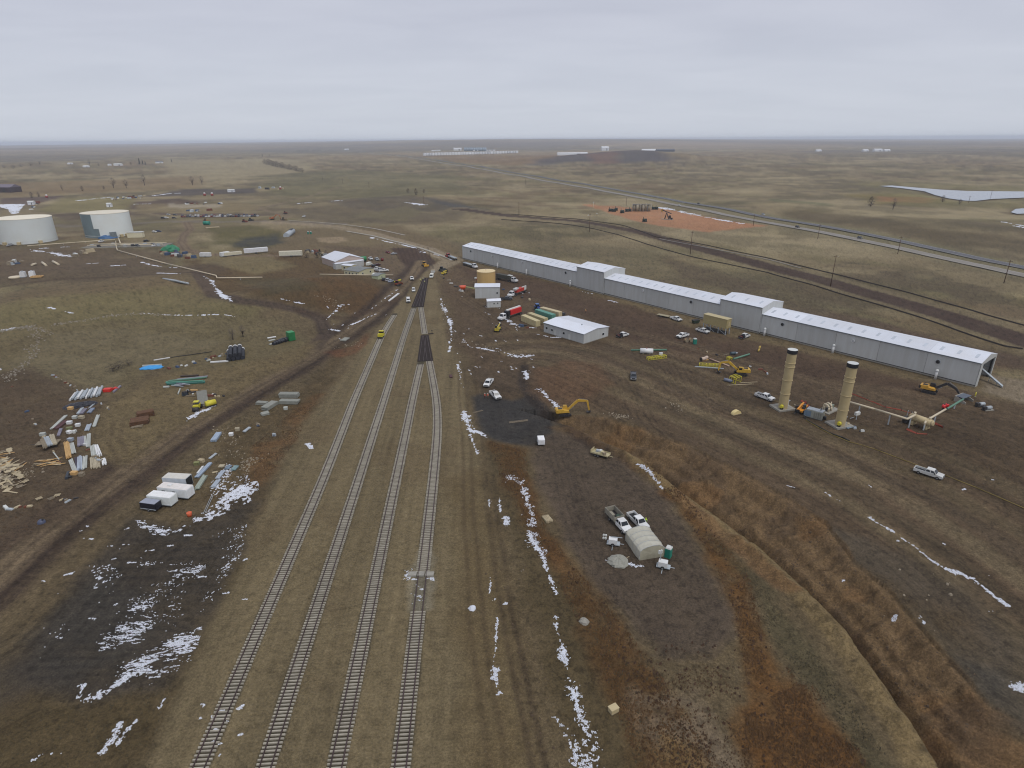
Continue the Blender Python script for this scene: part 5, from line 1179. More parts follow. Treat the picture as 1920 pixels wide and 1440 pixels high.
# pump skid
m_, rz_, L_ = axis((1542,775), (1563,765)); t = thing('pump_skid', m_, rz_, 'pump skid with arched tan pipes on a grey slab behind the second stack', 'pump')
MB().box(0, 0, .2, 6.2, 3.6, .4).build('slab', M_CONC, t)
for k in (-1.4, 0): 
    a = MB(); pts = [(k - .5, -1, .5), (k - .5, -1, 1.8), (k - .3, -.5, 2.3), (k + .2, .6, 2.3), (k + .4, 1, 1.8), (k + .4, 1, .5)]; a.tube(pts, .26, 10); a.build('pipe_arch', M_PIPE, t)
    MB().cyl((k - .3, -.3, .9), (k + .5, -.3, .9), .5, n=12).build('pump_body', M_DARK, t)
MB().box(1.9, .3, .9, 1.4, 1.2, 1.0).build('motor', mat('green_grey_motor', (120, 130, 116), .6, .1), t); MB().cyl((2.4, .6, .5), (2.4, .6, 2.0), .16, n=8).build('riser', M_PIPE, t)
q = G(1546, 786); t = thing('steel_drum', q, 0, 'dark drum between the generator and the second stack', 'drum'); MB().cyl((0, 0, 0), (0, 0, .9), .4, n=12).build('body', M_BLACK, t); MB().cyl((0, 0, .88), (0, 0, .94), .42, n=12).build('lid', M_DARK, t)
q = G(1605, 787); t = thing('equipment_box', q, .4, 'cream equipment box on a post beside the second stack', 'box'); MB().box(0, 0, .9, .14, .14, 1.8).build('post', M_GALV, t); MB().box(0, 0, 2.0, 1.6, .7, .9).build('box', M_LAMP, t); MB().box(-1.6, .2, .8, 1.6, .1, .1).build('rail', M_GALV, t)
m_, rz_, L_ = axis((1586,805), (1601,798)); t = thing('steel_sheets', m_, rz_, 'pile of blue grey steel sheets at the foot of the second stack', 'sheets')
for k in range(4): MB().box(random.uniform(-.4, .4), random.uniform(-.4, .4), .08 + k * .1, 2.6, .7, .07, random.uniform(-.5, .5)).build('sheet', mat('blue_grey_sheet', (138, 156, 168), .4, .12), t)
# elevated pipe run, drum vessel, green line, culvert box
pipeline('elevated cream pipe on steel posts from the second stack to the vessel', [(1587,752),(1640,767),(1701,785.5),(1716,778)], .30, M_PIPE, 3.3)
m_, rz_, L_ = axis((1711,796), (1738,804), 0); t = thing('pressure_vessel', m_, rz_, 'tan horizontal pressure vessel on saddles where the cream pipes meet', 'vessel')
MB().cyl((-2.7, 0, 2.1), (2.7, 0, 2.1), 1.0, n=24).build('shell', M_TAN, t)
for s_ in (-1, 1): 
    d = MB(); d.cyl((s_ * 2.7, 0, 2.1), (s_ * 3.2, 0, 2.1), 1.0, .55, 24); d.build('end_cap', M_TAN, t); MB().box(s_ * 1.8, 0, .6, .7, 1.9, 1.2).build('saddle', M_TAN, t)
    MB().cyl((s_ * 2.0, 0, 3.0), (s_ * 2.0, 0, 3.7), .3, n=10).build('nozzle', M_PIPE, t)
MB().box(-3.6, -.4, .8, 1.5, 1.2, 1.6).build('valve_block', M_DARK, t); MB().cyl((-4.6, 0, .5), (-3.2, 0, .5), .25, n=8).build('inlet', M_PIPE, t)
for k in (-4.2, -3.0): MB().box(k, .8, 1.6, .12, .12, 3.2).build('post', M_GALV, t)
pipeline('cream pipe sloping from the vessel up to the red valves', [(1734,794.5),(1736,789),(1773,767.5)], .28, M_PIPE, 2.4)
pipeline('green coated pipe running into the concrete culvert box', [(1776,766.5),(1806,748.5)], .3, M_GREENP, 1.6)
q = G(1771, 770); t = thing('valve_set', q, .5, 'pair of bright red valves where the green pipe starts', 'valve')
for k, r_ in ((-1.0, .55), (.6, .5)): MB().cyl((k, -.4, 1.6), (k, .4, 1.6), r_, n=12).build('valve', mat('valve_red', (206, 40, 44), .4, .1), t); MB().cyl((k, 0, 1.6), (k, 0, 2.5), .1, n=6).build('stem', M_DARK, t); MB().box(k, 0, .6, .5, .5, 1.2).build('base', M_DARK, t)
m_, rz_, L_ = axis((1797,756), (1816,749)); t = thing('culvert_box', m_, rz_, 'concrete culvert headwall box with a dark opening below the shed corner', 'culvert')
MB().box(0, 1.6, .9, 4.4, .3, 1.8).build('back_wall', M_CONC, t)
for s_ in (-1, 1): MB().loft([(s_ * 2.2 - .15, -1.6, 0), (s_ * 2.2 + .15, -1.6, 0), (s_ * 2.2 + .15, 1.6, 0), (s_ * 2.2 - .15, 1.6, 0)], [(s_ * 2.2 - .15, -1.6, .6), (s_ * 2.2 + .15, -1.6, .6), (s_ * 2.2 + .15, 1.6, 1.8), (s_ * 2.2 - .15, 1.6, 1.8)]).build('wing_wall', M_CONC, t)
MB().box(0, .4, 1.7, 4.4, 2.4, .16).build('cover', mat('slate_grey_lid', (92, 100, 112), .7, .1), t); MB().box(0, 1.42, .8, 1.6, .1, 1.2).build('opening', M_BLACK, t)
for k, (px, py) in enumerate(((1839,762), (1852,769))):
    q = G(px, py); t = thing('pump_unit', q, .2, 'grey pump unit on the bare slope, ' + ('the one nearer the culvert box' if k == 0 else 'the one on a pale slab'), 'pump')
    MB().cyl((-.9, 0, .8), (.9, 0, .8), .55, n=14).build('motor', M_GALV, t); MB().box(-1.4, 0, .7, .8, 1.0, 1.2).build('head', M_DARK, t); MB().box(0, 0, .12, 3.0, 1.4, .22).build('slab', M_CONC if k else M_DARK, t)
q = G(1828, 744); t = thing('marker_posts', q, 0, 'yellow marker post at the shed corner by the culvert', 'post'); MB().cyl((0, 0, 0), (0, 0, 1.6), .15, n=8).build('post', M_YELP, t); MB().box(0, 0, .05, .5, .5, .1).build('base', M_CONC, t)
# orange safety netting lying and standing
M_NET = mat('orange_net', (140, 62, 42), .8, .25, 3)
def netting(pts, label, w=.7, h=.5):
    P = [G(*p) for p in pts]; o = thing('safety_fence', (0, 0, 0), 0, label, 'safety fence'); mb = MB()
    for a, b2 in zip(P[:-1], P[1:]):
        n = max(1, int(math.dist(a, b2) / 1.5))
        for k in range(n):
            p = a + (b2 - a) * k / n; q = a + (b2 - a) * (k + 1) / n; hh = h * random.uniform(.2, 1.0)
            mb.quad((p[0], p[1], p[2] + .05), (q[0], q[1], q[2] + .05), (q[0] + random.uniform(0, w), q[1] + .2, q[2] + hh), (p[0] + random.uniform(0, w), p[1] + .2, p[2] + hh), .04)
    mb.build('mesh', M_NET, o)
    for p in P: MB().cyl((p[0], p[1], p[2]), (p[0], p[1], p[2] + 1.0), .05, n=6).build('post', M_DARK, o)
netting([(1592,737),(1625,750),(1660,764),(1690,770),(1708,776)], 'orange netting fence running behind the elevated cream pipe', .25, .3)
netting([(1710,778),(1735,790),(1752,796),(1768,803)], 'orange netting fence in a heap beside the tan vessel', 1.2, .6)
netting([(1698,806),(1718,814),(1738,815)], 'orange netting fence lying in front of the tan vessel', .8, .5)
netting([(1500,752),(1512,760),(1520,770)], 'orange netting fence behind the telehandler', .8, .9)
# yellow hose line
def line(pts, r, m2, name, label, cat, h=.15, n=6):
    P = [G(*p) for p in pts]; P = [(p[0], p[1], p[2] + h) for p in P]; mb = MB(); mb.tube(P, r, n); return tag(mb.build(name, m2), label, cat)
line([(1508,783),(1514,789),(1533,800),(1556,812.7),(1580,821),(1592,827)], .22, mat('black_hose', (44, 42, 32), .7, .2), 'hose', 'thick black hose curving from the generator past the second stack', 'hose')
line([(1507,781),(1513,790),(1535,803),(1560,816),(1592,829),(1615,835),(1640,843),(1680,858),(1720,873),(1772,892),(1830,915),(1930,958)], .085, mat('yellow_hose', (142, 124, 58), .6, .15), 'hose', 'long thin yellow hose laid along the haul track down the slope', 'hose')
# tan control room on legs
m_, rz_, L_ = axis((1322,615), (1362,630)); d_ = Dv; q = G(1360, 629)
t = thing('elevated_bin', q, ang_sh, 'tan box shaped bin raised on steel legs against the long shed', 'bin'); Lb = 11.5
MB().box(Lb / 2, -1.6, 4.8, Lb, 3.2, 3.8).build('body', mat('khaki_bin', (164, 150, 106), .6, .06), t); MB().box(Lb / 2, -1.6, 6.75, Lb + .3, 3.5, .12).build('roof', mat('khaki_roof', (178, 166, 128), .6, .06), t)
for x_ in (.3, Lb / 3, 2 * Lb / 3, Lb - .3):
    for y_ in (-.3, -2.9): MB().box(x_, y_, 1.45, .25, .25, 2.9).build('leg', M_GALV, t)
for x_ in (.3, Lb / 2): MB().cyl((x_, -.3, .2), (x_ + Lb / 2 - .6, -.3, 2.7), .08, n=6).build('brace', M_GALV, t)
MB().box(Lb / 2, -1.6, .5, Lb - 2, 2.2, 1.0).build('hopper', M_DARK, t); MB().box(-.05, -1.6, 4.6, .1, .9, 1.9).build('door', M_TAN, t)
q = G(1304, 606); t = thing('skip', q, .3, 'dark green skip beside the legs of the tan bin', 'skip'); MB().loft([(-1.2, -.8, .2), (1.2, -.8, .2), (1.2, .8, .2), (-1.2, .8, .2)], [(-1.6, -1, 1.5), (1.6, -1, 1.5), (1.6, 1, 1.5), (-1.6, 1, 1.5)]).build('body', mat('dark_green_skip', (48, 62, 48), .7, .15), t); MB().box(0, 0, 1.5, 3.1, 1.9, .1).build('rim', M_DARK, t)
# portable toilets
def toilet():
    t = thing('portable_toilet'); MB().box(0, 0, 1.1, 1.15, 1.15, 2.1, 0, .96).build('cabin', M_TEAL, t); MB().loft([(-.6, -.6, 2.14), (.6, -.6, 2.14), (.6, .6, 2.14), (-.6, .6, 2.14)], [(-.45, -.5, 2.4), (.45, -.5, 2.4), (.45, .5, 2.4), (-.45, .5, 2.4)]).build('roof', M_LAMP, t)
    MB().box(0, -.575, 1.05, .75, .04, 1.8).build('door', mat('teal_door', (32, 120, 104), .5, .08), t); MB().cyl((.4, .4, 2.3), (.4, .4, 2.7), .06, n=6).build('vent', M_BLACK, t); return t
spawn('toi', toilet, G(1252.5, 1044), -.6, 'teal portable toilet with white roof at the corner of the tarp shelter', 'toilet')
spawn('toi', toilet, G(1302.5, 645), .2, 'teal portable toilet standing alone near the tan bin', 'toilet')
for k, px in enumerate((578, 583)): spawn('toi', toilet, G(px, 439), 0, 'teal portable toilet far away on the field, ' + ('the one nearer the grey culvert pipe' if k == 0 else 'the one nearer the gravel patch'), 'toilet')
# green tank and barrels
q = G(682, 491); t = thing('green_tank', q, .3, 'green tank wagon between the office roof and the white pickup', 'tank'); MB().cyl((-2, 0, 2.2), (2, 0, 2.2), 1.5, n=16).build('shell', mat('bright_green', (44, 128, 78), .5, .1), t); MB().box(0, 0, .5, 3.4, 2, .6).build('cradle', M_DARK, t)
q = G(717, 489); t = thing('barrel', q, 0, 'dark red barrel at the yard edge past the silver pickup', 'barrel'); MB().cyl((0, 0, 0), (0, 0, 2), .9, n=12).build('body', paint(REDC), t); MB().cyl((0, 0, 2), (0, 0, 2.1), .95, n=12).build('lid', M_DARK, t)
# orange hopper with conveyor
q = G(868, 546); t = thing('hopper', q, 0, 'orange cone hopper with a pale conveyor arm beside the tank shed', 'hopper'); MB().cyl((0, 0, 1.0), (0, 0, 2.9), 1.0, 1.9, 14).build('bin', mat('bright_orange', (214, 84, 44), .5, .1), t)
for a in (0, 2, 4): MB().cyl((1.1 * math.cos(a), 1.1 * math.sin(a), 0), (1.1 * math.cos(a), 1.1 * math.sin(a), 1.6), .1, n=6).build('leg', M_DARK, t)
MB().loft([(1, -.3, 2.4), (1, .3, 2.4), (1, .3, 2.8), (1, -.3, 2.8)], [(7, -.3, 1.2), (7, .3, 1.2), (7, .3, 1.6), (7, -.3, 1.6)]).build('arm', mat('pale_green_arm', (170, 176, 120), .6, .1), t)
# tarp shelter
a0 = G(1198.5, 1051.5); a1 = G(1244, 1044); b0 = G(1177, 1027); d1 = (a1 - a0)[:2]; w_s = 5.4; d1 = d1 / np.linalg.norm(d1); l_s = 6.6
rz_ = math.atan2(d1[1], d1[0]); t = thing('tarp_shelter', a0, rz_, 'grey plastic tarp shelter with rounded roof beside the teal toilet', 'shelter')
M_TARP = mat('grey_plastic_tarp', (176, 174, 160), .45, .08, 1.1)
rr = random.Random(5); prof = [(0, 0), (-.02, 1.0), (.05, 2.05), (.45, 2.45), (1.3, 2.85), (2.7, 3.1), (4.1, 2.85), (4.95, 2.45), (5.35, 2.05), (5.42, 1.0), (5.4, 0)]
secs = []
for k in range(9):
    y_ = k / 8 * l_s; sag = -.09 if k % 2 else 0
    secs.append([(x_ + rr.uniform(-.05, .05), y_ + rr.uniform(-.04, .04), max(0, z_ + (sag if z_ > 1.5 else 0) + rr.uniform(-.05, .05))) for x_, z_ in prof])
mb = MB(); n = len(prof)
V = [p for s_ in secs for p in s_]; mb.add(V, [(k * n + j, k * n + j + 1, (k + 1) * n + j + 1, (k + 1) * n + j) for k in range(8) for j in range(n - 1)]); mb.build('cover', M_TARP, t)
for k, nm in ((0, 'front_wall'), (8, 'back_wall')):
    e = MB(); c_ = (2.7, secs[k][0][1] + (-.12 if k == 0 else .12), 1.3); V = secs[k] + [c_]; e.add(V, [(j, j + 1, n) for j in range(n - 1)] + [(n - 1, 0, n)]); e.build(nm, mat('grey_tarp_end', (166, 162, 142), .5, .12, .9), t)
for k in (0, 2, 4, 6, 8):
    r_ = MB(); r_.tube([(x_, y_ * 1.0, z_ + .03) for x_, y_, z_ in [(p[0], p[1], p[2]) for p in secs[k]]], .035, 5); r_.build('hoop', M_GALV, t)
# light towers
def light_tower(up):
    def f():
        t = thing('light_tower'); MB().box(0, 0, 1.0, 1.7, 1.2, 1.0).build('cabinet', M_WHITE, t); MB().box(.1, 0, .4, 2.6, 1.3, .14).build('frame', M_GALV, t); MB().box(1.7, 0, .4, 1.0, .1, .1).build('hitch', M_GALV, t)
        wheels(t, (0,), .75, .36, .2)
        if up: MB().cyl((-.6, .3, 1.4), (-.6, .3, 3.3), .07, n=8).build('mast', M_GALV, t)
        else: MB().cyl((-.6, .3, 1.62), (1.8, .3, 1.7), .07, n=8).build('mast', M_GALV, t)
        for k in range(4):
            x_, z_ = (-.9 + .35 * (k % 2), 3.1 + .35 * (k // 2)) if up else (-1.5 - .45 * (k // 2), 1.2 + .5 * (k % 2))
            MB().cyl((x_, .2 + .3 * (k % 2), z_), (x_, -.05 + .3 * (k % 2), z_), .24, .2, 12).build('floodlight', M_LAMP, t)
        MB().box(0, -1.0, .08, .12, 2.0, .12).build('outrigger', M_GALV, t); return t
    return f
spawn('lt0', light_tower(False), G(1149, 1021), -.25, 'white light tower trailer lowered, beside the stake bed truck', 'light tower')
spawn('lt1', light_tower(True), G(1242.5, 1064), -.35, 'white light tower trailer with raised lamps in front of the shelter', 'light tower')
# gravel heap
def heap(px, py, r, h, m2, label, cat='heap', sx=1.0, rz=0.0, name='gravel_heap', seed=1):
    q = G(px, py); mb = MB(); mb.dome(0, 0, -.1, r, h + .1, 22, 6, .13, random.Random(seed)); o = mb.build(name, m2, None, q, rz); o.scale = (sx, 1, 1); return tag(o, label, cat)
heap(1158, 1053.5, 2.0, 1.0, mat('grey_gravel', (156, 156, 146), .95, .12, 3, bump=.4), 'pale grey gravel heap with snow at its edge near the shelter')
line([(1171, 1050), (1180, 1044)], .05, M_WOOD, 'shovel_handle', 'thin pole lying beside the gravel heap', 'pole')
# ------------------------------------------------------------------ stacks of boards
def stack(label, a, b, w, h, m2, n=4, name='board_stack', cat='lumber stack', part='board', layers=2, gap=.03, bear=True, loose=0.0, dz=0.0):
    m_, rz, L = axis(a, b); L = max(L, .8); t = thing(name, (m_[0], m_[1], m_[2] + dz), rz, label, cat); bw = w / n; lh = (h - .1) / layers
    if bear:
        for k in (-.35, .35): MB().box(L * k, 0, .05, .15, w, .1).build('bearer', M_WOODG, t)
    me = None
    for l in range(layers):
        for k in range(n):
            if me is None: me = MB().box(0, 0, 0, L, bw - gap, lh - gap * .7).mesh(part, m2)
            obj(part, me, t, (random.uniform(-.05, .05) * L * (1 + loose * 3), -w / 2 + bw * (k + .5), .1 + lh * (l + .5)), random.uniform(-.008, .008) + loose * random.uniform(-.3, .3))
    return t
LG = mat('light_grey_panel', (178, 182, 176), .6, .08, 1.2); LB = mat('bluish_panel', (160, 170, 182), .5, .1, 1.2); PU = mat('purple_grey_steel', (130, 126, 140), .5, .15); MAR = mat('maroon_steel', (82, 50, 50), .7, .15); TANP = mat('tan_panel', (170, 160, 136), .8, .14)
stack('orange lumber stack, brightest of the yard', (125,831.5), (129.8,860), 1.25, .6, M_WOODO, 6, layers=3)
stack('grey white panel stack beside the orange lumber', (134.4,832), (139,851), 1.05, .4, LG, 4)
stack('long pale panel stack above the whole group', (167,815), (166.3,840), .95, .45, LG, 4)
stack('pale panel stack next to the striped bundle', (173.5,837), (176.5,856), 1.15, .4, LG, 4)
stack('white striped bundle at the road side of the panels', (181,837.5), (187.5,856), 1.0, .55, M_WHITE, 4, loose=.12)
stack('pale panel stack in the lower row touching the dark wrap', (132.5,863.5), (141.5,885.5), 1.0, .4, LG, 4)
stack('bluish white panel stack in the lower row', (150.6,858), (149.5,882), 1.1, .5, LB, 4)
stack('pale grey panel stack beside the bluish one', (160.5,857.5), (159.0,880), 1.0, .45, LG, 4)
stack('tan grey panel stack in the lower row', (173,860), (175,879), 1.0, .4, TANP, 4, loose=.1)
stack('tan and grey boards between the lower stacks', (182,862), (184,878), 1.2, .4, TANP, 4, loose=.15)
stack('crumpled white sheets at the roadside corner of the yard', (194.5,862), (196.5,872), .95, .4, M_WHITE, 3, loose=.3, bear=False)
stack('dark purple wrapped stack between the pale panels', (143,859), (146,878), .8, .35, mat('dark_purple_wrap', (58, 50, 64), .5, .2), 3)
stack('purple grey steel bar bundle with a white edge', (153.5,820.5), (153.5,837), 1.9, .5, PU, 8, part='bar', name='steel_bundle', cat='steel bundle')
stack('white bar stack alongside the purple steel', (160,820), (161,834), .5, .5, LG, 3, part='bar', name='steel_bundle', cat='steel bundle')
stack('pale plank stack alone nearest the mats', (184.3,779.5), (176.5,801), .9, .4, LG, 4)
stack('bluish sheet stack below the lone pale planks', (168,797), (163,808.5), 1.2, .35, LB, 3, part='sheet', cat='sheet stack')
stack('long white beam pair on the scrub side of the yard', (123,781), (96.5,806), .9, .4, LG, 2, part='beam', cat='beams', layers=1)
stack('maroon steel beams beside the long white pair', (125,790), (105,805), 1.5, .4, MAR, 4, part='beam', cat='beams', layers=1)
stack('grey beam stack below the maroon beams', (115,805.5), (109.5,819), .8, .4, PU, 3, part='beam', cat='beams')
stack('shiny bundle just below the dark wrap heap', (155,767), (146.5,777.5), .8, .5, M_GALV, 4, part='bar', name='steel_bundle', cat='steel bundle')
stack('dull grey bundle second below the dark wrap heap', (161,768.5), (152.5,777.5), 1.0, .5, PU, 4, part='bar', name='steel_bundle', cat='steel bundle')
stack('blue grey bundle third below the dark wrap heap', (175,767), (167.5,775.5), 1.1, .5, mat('blue_grey_steel', (128, 140, 160), .5, .1), 4, part='bar', name='steel_bundle', cat='steel bundle')
stack('long grey bar lying above the blue grey bundle', (179,756), (168,766), .5, .3, M_GALV, 2, part='bar', name='steel_bundle', cat='steel bundle', layers=1)
stack('weathered planks on the yard trailer', (81.5,830.5), (87.5,846.5), 1.0, .5, M_WOODG, 5, dz=.8)
stack('silver bars on the yard trailer', (88.5,826), (96.5,842), 1.2, .5, M_GALV, 6, part='bar', name='steel_bundle', cat='steel bundle', dz=.8)
stack('plywood sheets on the yard trailer', (99,822), (105,840), 1.1, .4, TANP, 2, part='sheet', cat='sheet stack', dz=.8, layers=4)
m_, rz, L = axis((70,836), (112,832)); t = thing('flat_trailer', m_, rz, 'flat yard trailer carrying planks, bars and plywood', 'trailer'); MB().box(0, 0, .7, 5.4, 2.4, .14).build('deck', M_WOODG, t); MB().box(-3.6, 0, .5, 2, .12, .1).build('hitch', M_DARK, t); wheels(t, (.4, -.5), 1.2, .35, .22)
stack('thin pale post lying beside the yard trailer', (100.5,849), (111,863), .3, .3, LG, 1, part='post', cat='post', layers=1, name='post', bear=False)
for k, (px, py, m2, lb) in enumerate(((131,795,M_WHITE,'white crate, upper of two by the maroon beams'),(130.5,813,M_WHITE,'white crate, lower of two by the grey beams'),(147,799.5,M_WHITE,'white crate beside the bluish sheets'),(141,785,LG,'pale crate below the shiny bundle'),(153.5,785,TANP,'tan crate next to the pale one below the steel bundles'),(131,806,mat('mossy_crate', (120, 122, 86), .9, .2),'mossy green crate between the two white ones'),(133,827,LB,'light blue crate above the orange lumber'),(81,817,LG,'white crate leaning above the yard trailer'),(133,768,M_WOODO,'orange wood crate at the edge of the dark wrap heap'),(140,890,M_WOODO,'orange wood crate below the lower row of panels'),(154,892,M_WOODG,'grey wood crate below the bluish panels'),(445.5,807.5,TANP,'tan crate on the roadside beyond the blue grey bundle'),(434,817,M_WHITE,'white and black crate beside the roadside bundle'),(1150,1334,M_TAN,'beige crate alone in the weeds near the snow streak'),(536,768,LG,'small grey crate among the concrete blocks'),(369.5,872,mat('olive_crate', (126, 128, 84), .9, .15),'olive crate stack above the long blue panel'),(378,867,M_WOOD,'pale crate touching the olive one'))):
    q = G(px, py); t = thing('crate', q, random.uniform(-.5, .5), lb, 'crate'); s_ = 1.15 + random.uniform(-.1, .3)
    MB().box(0, 0, .45, s_, .95, .7).build('body', m2, t); MB().box(0, 0, .84, s_ + .08, 1.02, .08).build('lid', m2, t); MB().box(0, 0, .06, s_, .95, .1).build('base', M_WOODG, t)
heap(141, 762, 2.5, .9, mat('black_wrap', (36, 36, 44), .45, .25, 2), 'dark plastic wrap heap at the foot of the steel pipes', 'heap', 1.3, .5, 'wrap_heap', 4)
heap(163, 758, 1.9, .8, mat('black_wrap', (36, 36, 44)), 'smaller dark wrap heap at the road end of the steel pipes', 'heap', 1.6, .3, 'wrap_heap', 5)
for k in range(12):
    a = (142 + k * 4.6, 738.5 - k * .95); b2 = (131.5 + k * 5.0, 752 - k * .75)
    m_, rz, L = axis(a, b2); o = MB(); o.cyl((-L / 2, 0, .32 + .35 * (k % 2)), (L / 2, 0, .32 + .35 * (k % 2)), .36, n=10, caps=False); o.cyl((-L / 2 + .02, 0, .32 + .35 * (k % 2)), (L / 2 - .02, 0, .32 + .35 * (k % 2)), .3, n=10)
    tag(o.build('steel_pipe', M_GALV if k % 3 else M_WHITE, None, m_, rz), 'dull galvanised pipe in the sloping row above the dark wrap' if k % 3 else 'white pipe in the sloping row of steel pipes above the dark wrap', 'pipe', 'steel pipes in the yard row')
q = G(209, 732); t = thing('red_hopper', q, .3, 'bright red steel frame beside the row of steel pipes', 'steel frame'); rm = mat('vivid_red', (206, 48, 36), .5, .1)
MB().box(0, 0, .5, 3.4, .5, .5, .3).build('beam', rm, t); MB().box(-.8, -.8, .6, 2.2, 1.6, 1.0, -.2).build('box', rm, t); MB().box(1.3, .8, .4, 2.0, .4, .4, -.9).build('beam', rm, t)
stack('dark grey beam alongside the red frame', (213,736), (227,725), .7, .5, PU, 2, part='beam', cat='beams', layers=1)
# timber mats
stack('rust brown timber mat stack with layered edges', (246,796), (280,790), 3.8, 1.3, mat('rust_timber', (94, 66, 44), .9, .2), 3, 'timber_mats', 'timber mats', 'mat_layer', 4, .06)
stack('rust brown timber mats at the back of the larger stack', (258,782.5), (289,777), 2.4, 1.5, mat('rust_timber', (94, 66, 44)), 2, 'timber_mats', 'timber mats', 'mat_layer', 4, .06)
stack('loose tan battens in front of the timber mats', (246,803), (268,799), 1.2, .4, M_WOODG, 4, 'battens', 'battens', 'batten', 1, .1, loose=.3)
# blue tarp
q = G(284, 690); t = thing('tarp_pile', q, .15, 'bright blue tarpaulin over a long low pile', 'tarp'); mb = MB(); mb.dome(0, 0, 0, 2.2, .8, 16, 4, .15, random.Random(8)); o = mb.build('cover', mat('bright_blue_tarp', (58, 150, 214), .5, .08), t); o.scale = (1.9, .9, 1)
MB().box(-.4, 1.9, .4, 6.5, .5, .5, .04).build('pile_edge', LG, t); MB().box(-2.4, -1.2, .1, 2, .6, .1, .3).build('flap', mat('bright_blue_tarp', (58, 150, 214)), t)
stack('long white pipe sections behind the blue tarp', (288,676.5), (318.5,671.5), .5, .4, M_WHITE, 2, 'pipe_lengths', 'pipes', 'pipe_length', 1)
for k, (a, b2, m2, lb) in enumerate((((313,716.5),(385,709.5),M_GREENP,'green steel beam, farthest of the green set'),((314,719.5),(384,715.5),mat('teal_beam', (70, 140, 118), .5, .1),'bright teal beam in the middle of the green set'),((312,722),(383,718.5),mat('deep_teal', (44, 104, 92), .5, .1),'deep teal beam nearest the wood scraps'),((340,707),(374,705.3),mat('brown_beam', (64, 52, 42), .7, .15),'dark brown beam behind the green set'),((330,713.5),(388,707.5),PU,'grey beam between the brown and green ones'),((307,727),(318,726.5),LG,'short white board below the teal beams'),((393.5,681),(427,678),M_WHITE,'white beam on the ground beside the black culvert pipes'),((357,733.5),(370.5,733.5),M_WOODO,'pale lumber bundle beside the concrete planks'),((349,744),(366,743.5),M_WOODG,'thin brown bar near the dark pump'),((334,740.5),(338.5,731),LG,'short pale post near the dark pump'),((318,671),(396,660),mat('black_pipe', (40, 38, 38), .6, .2),'long black pipe along the slope behind the debris'),((388,678),(395,676),LG,'white scrap board near the white beam'))):
    stack(lb, a, b2, .75 if k not in (8, 9, 10) else .3, .55 if k != 10 else .3, m2, 1, 'steel_beam' if k < 5 else 'beam', 'beam', 'web', 2 if k < 5 else 1, .04, k < 5)
stack('grey concrete plank stack beside the yellow machines', (378,735), (382,760), 3.0, .6, mat('grey_plank_concrete', (120, 120, 112), .9, .1), 1, 'concrete_planks', 'concrete planks', 'plank', 3, .04)
t = thing('steel_rack', G(344, 724), .05, 'grey steel frames jumbled beside the teal beams', 'steel frames')
for k in range(7): MB().box(random.uniform(-2, 2), random.uniform(-1, 1), .3 + k * .1, 3.0, .3, .25, random.uniform(-.4, .4)).build('frame', PU if k % 2 else M_GALV, t)
t = thing('dark_pump', G(347, 742), .4, 'dark blue pump unit among yard scraps', 'pump'); MB().box(0, 0, .6, 1.6, 1.1, .9).build('body', mat('dark_blue_grey', (52, 60, 70), .6, .15), t); MB().cyl((-.6, 0, 1.0), (.6, 0, 1.3), .4, n=10).build('motor', M_DARK, t); MB().box(.9, .5, .9, .3, .3, 1.8).build('mast', M_BLACK, t)
def compactor():
    t = thing('road_roller'); MB().box(0, 0, 1.2, 2.6, 1.6, 1.0).build('body', M_YELP, t); MB().box(-.4, 0, 1.75, 1.3, 1.3, .2).build('hood', M_BLACK, t)
    MB().cyl((1.5, -.85, .65), (1.5, .85, .65), .65, n=18).build('drum', M_DARK, t)
    for s_ in (-1, 1): MB().cyl((-1.1, s_ * .9 - .2, .6), (-1.1, s_ * .9 + .2, .6), .6, n=14).build('wheel', M_TYRE, t)
    MB().box(-.1, 0, 2.6, 1.4, 1.5, .1).build('canopy', M_YELP, t)
    for x_, y_ in ((-.7, .65), (-.7, -.65), (.5, .65), (.5, -.65)): MB().box(x_, y_, 2.1, .08, .08, 1.0).build('canopy_post', M_BLACK, t)
    return t
spawn('roll', compactor, G(370.5, 767.5), -1.4, 'yellow and black compact machine in front of the concrete planks', 'roller')
q = G(396, 762); t = thing('yellow_tank', q, .75, 'yellow bowser tank beside the compact machine', 'tank'); MB().cyl((-1.5, 0, 1.2), (1.5, 0, 1.2), .85, n=16).build('shell', M_YELP, t); MB().box(0, 0, .35, 3.2, 1.3, .3).build('frame', M_DARK, t); MB().cyl((-.5, 0, 2.0), (-.5, 0, 2.2), .3, n=10).build('hatch', M_YELP, t)
q = G(715, 634); t = thing('track_machine', q, 1.45, 'yellow rail machine standing on the track farthest from the shed', 'rail machine'); MB().box(0, 0, 1.5, 3.0, 2.0, 1.2).build('body', M_YELP, t); MB().box(.7, 0, 2.4, 1.2, 1.8, .9).build('cab', M_GLASS, t); MB().box(.7, 0, 2.95, 1.4, 2.0, .12).build('cab_roof', M_YELP, t); MB().box(-.2, 0, .75, 3.2, 1.9, .4).build('frame', M_BLACK, t); wheels(t, (1.0, -1.0), .85, .38, .16)
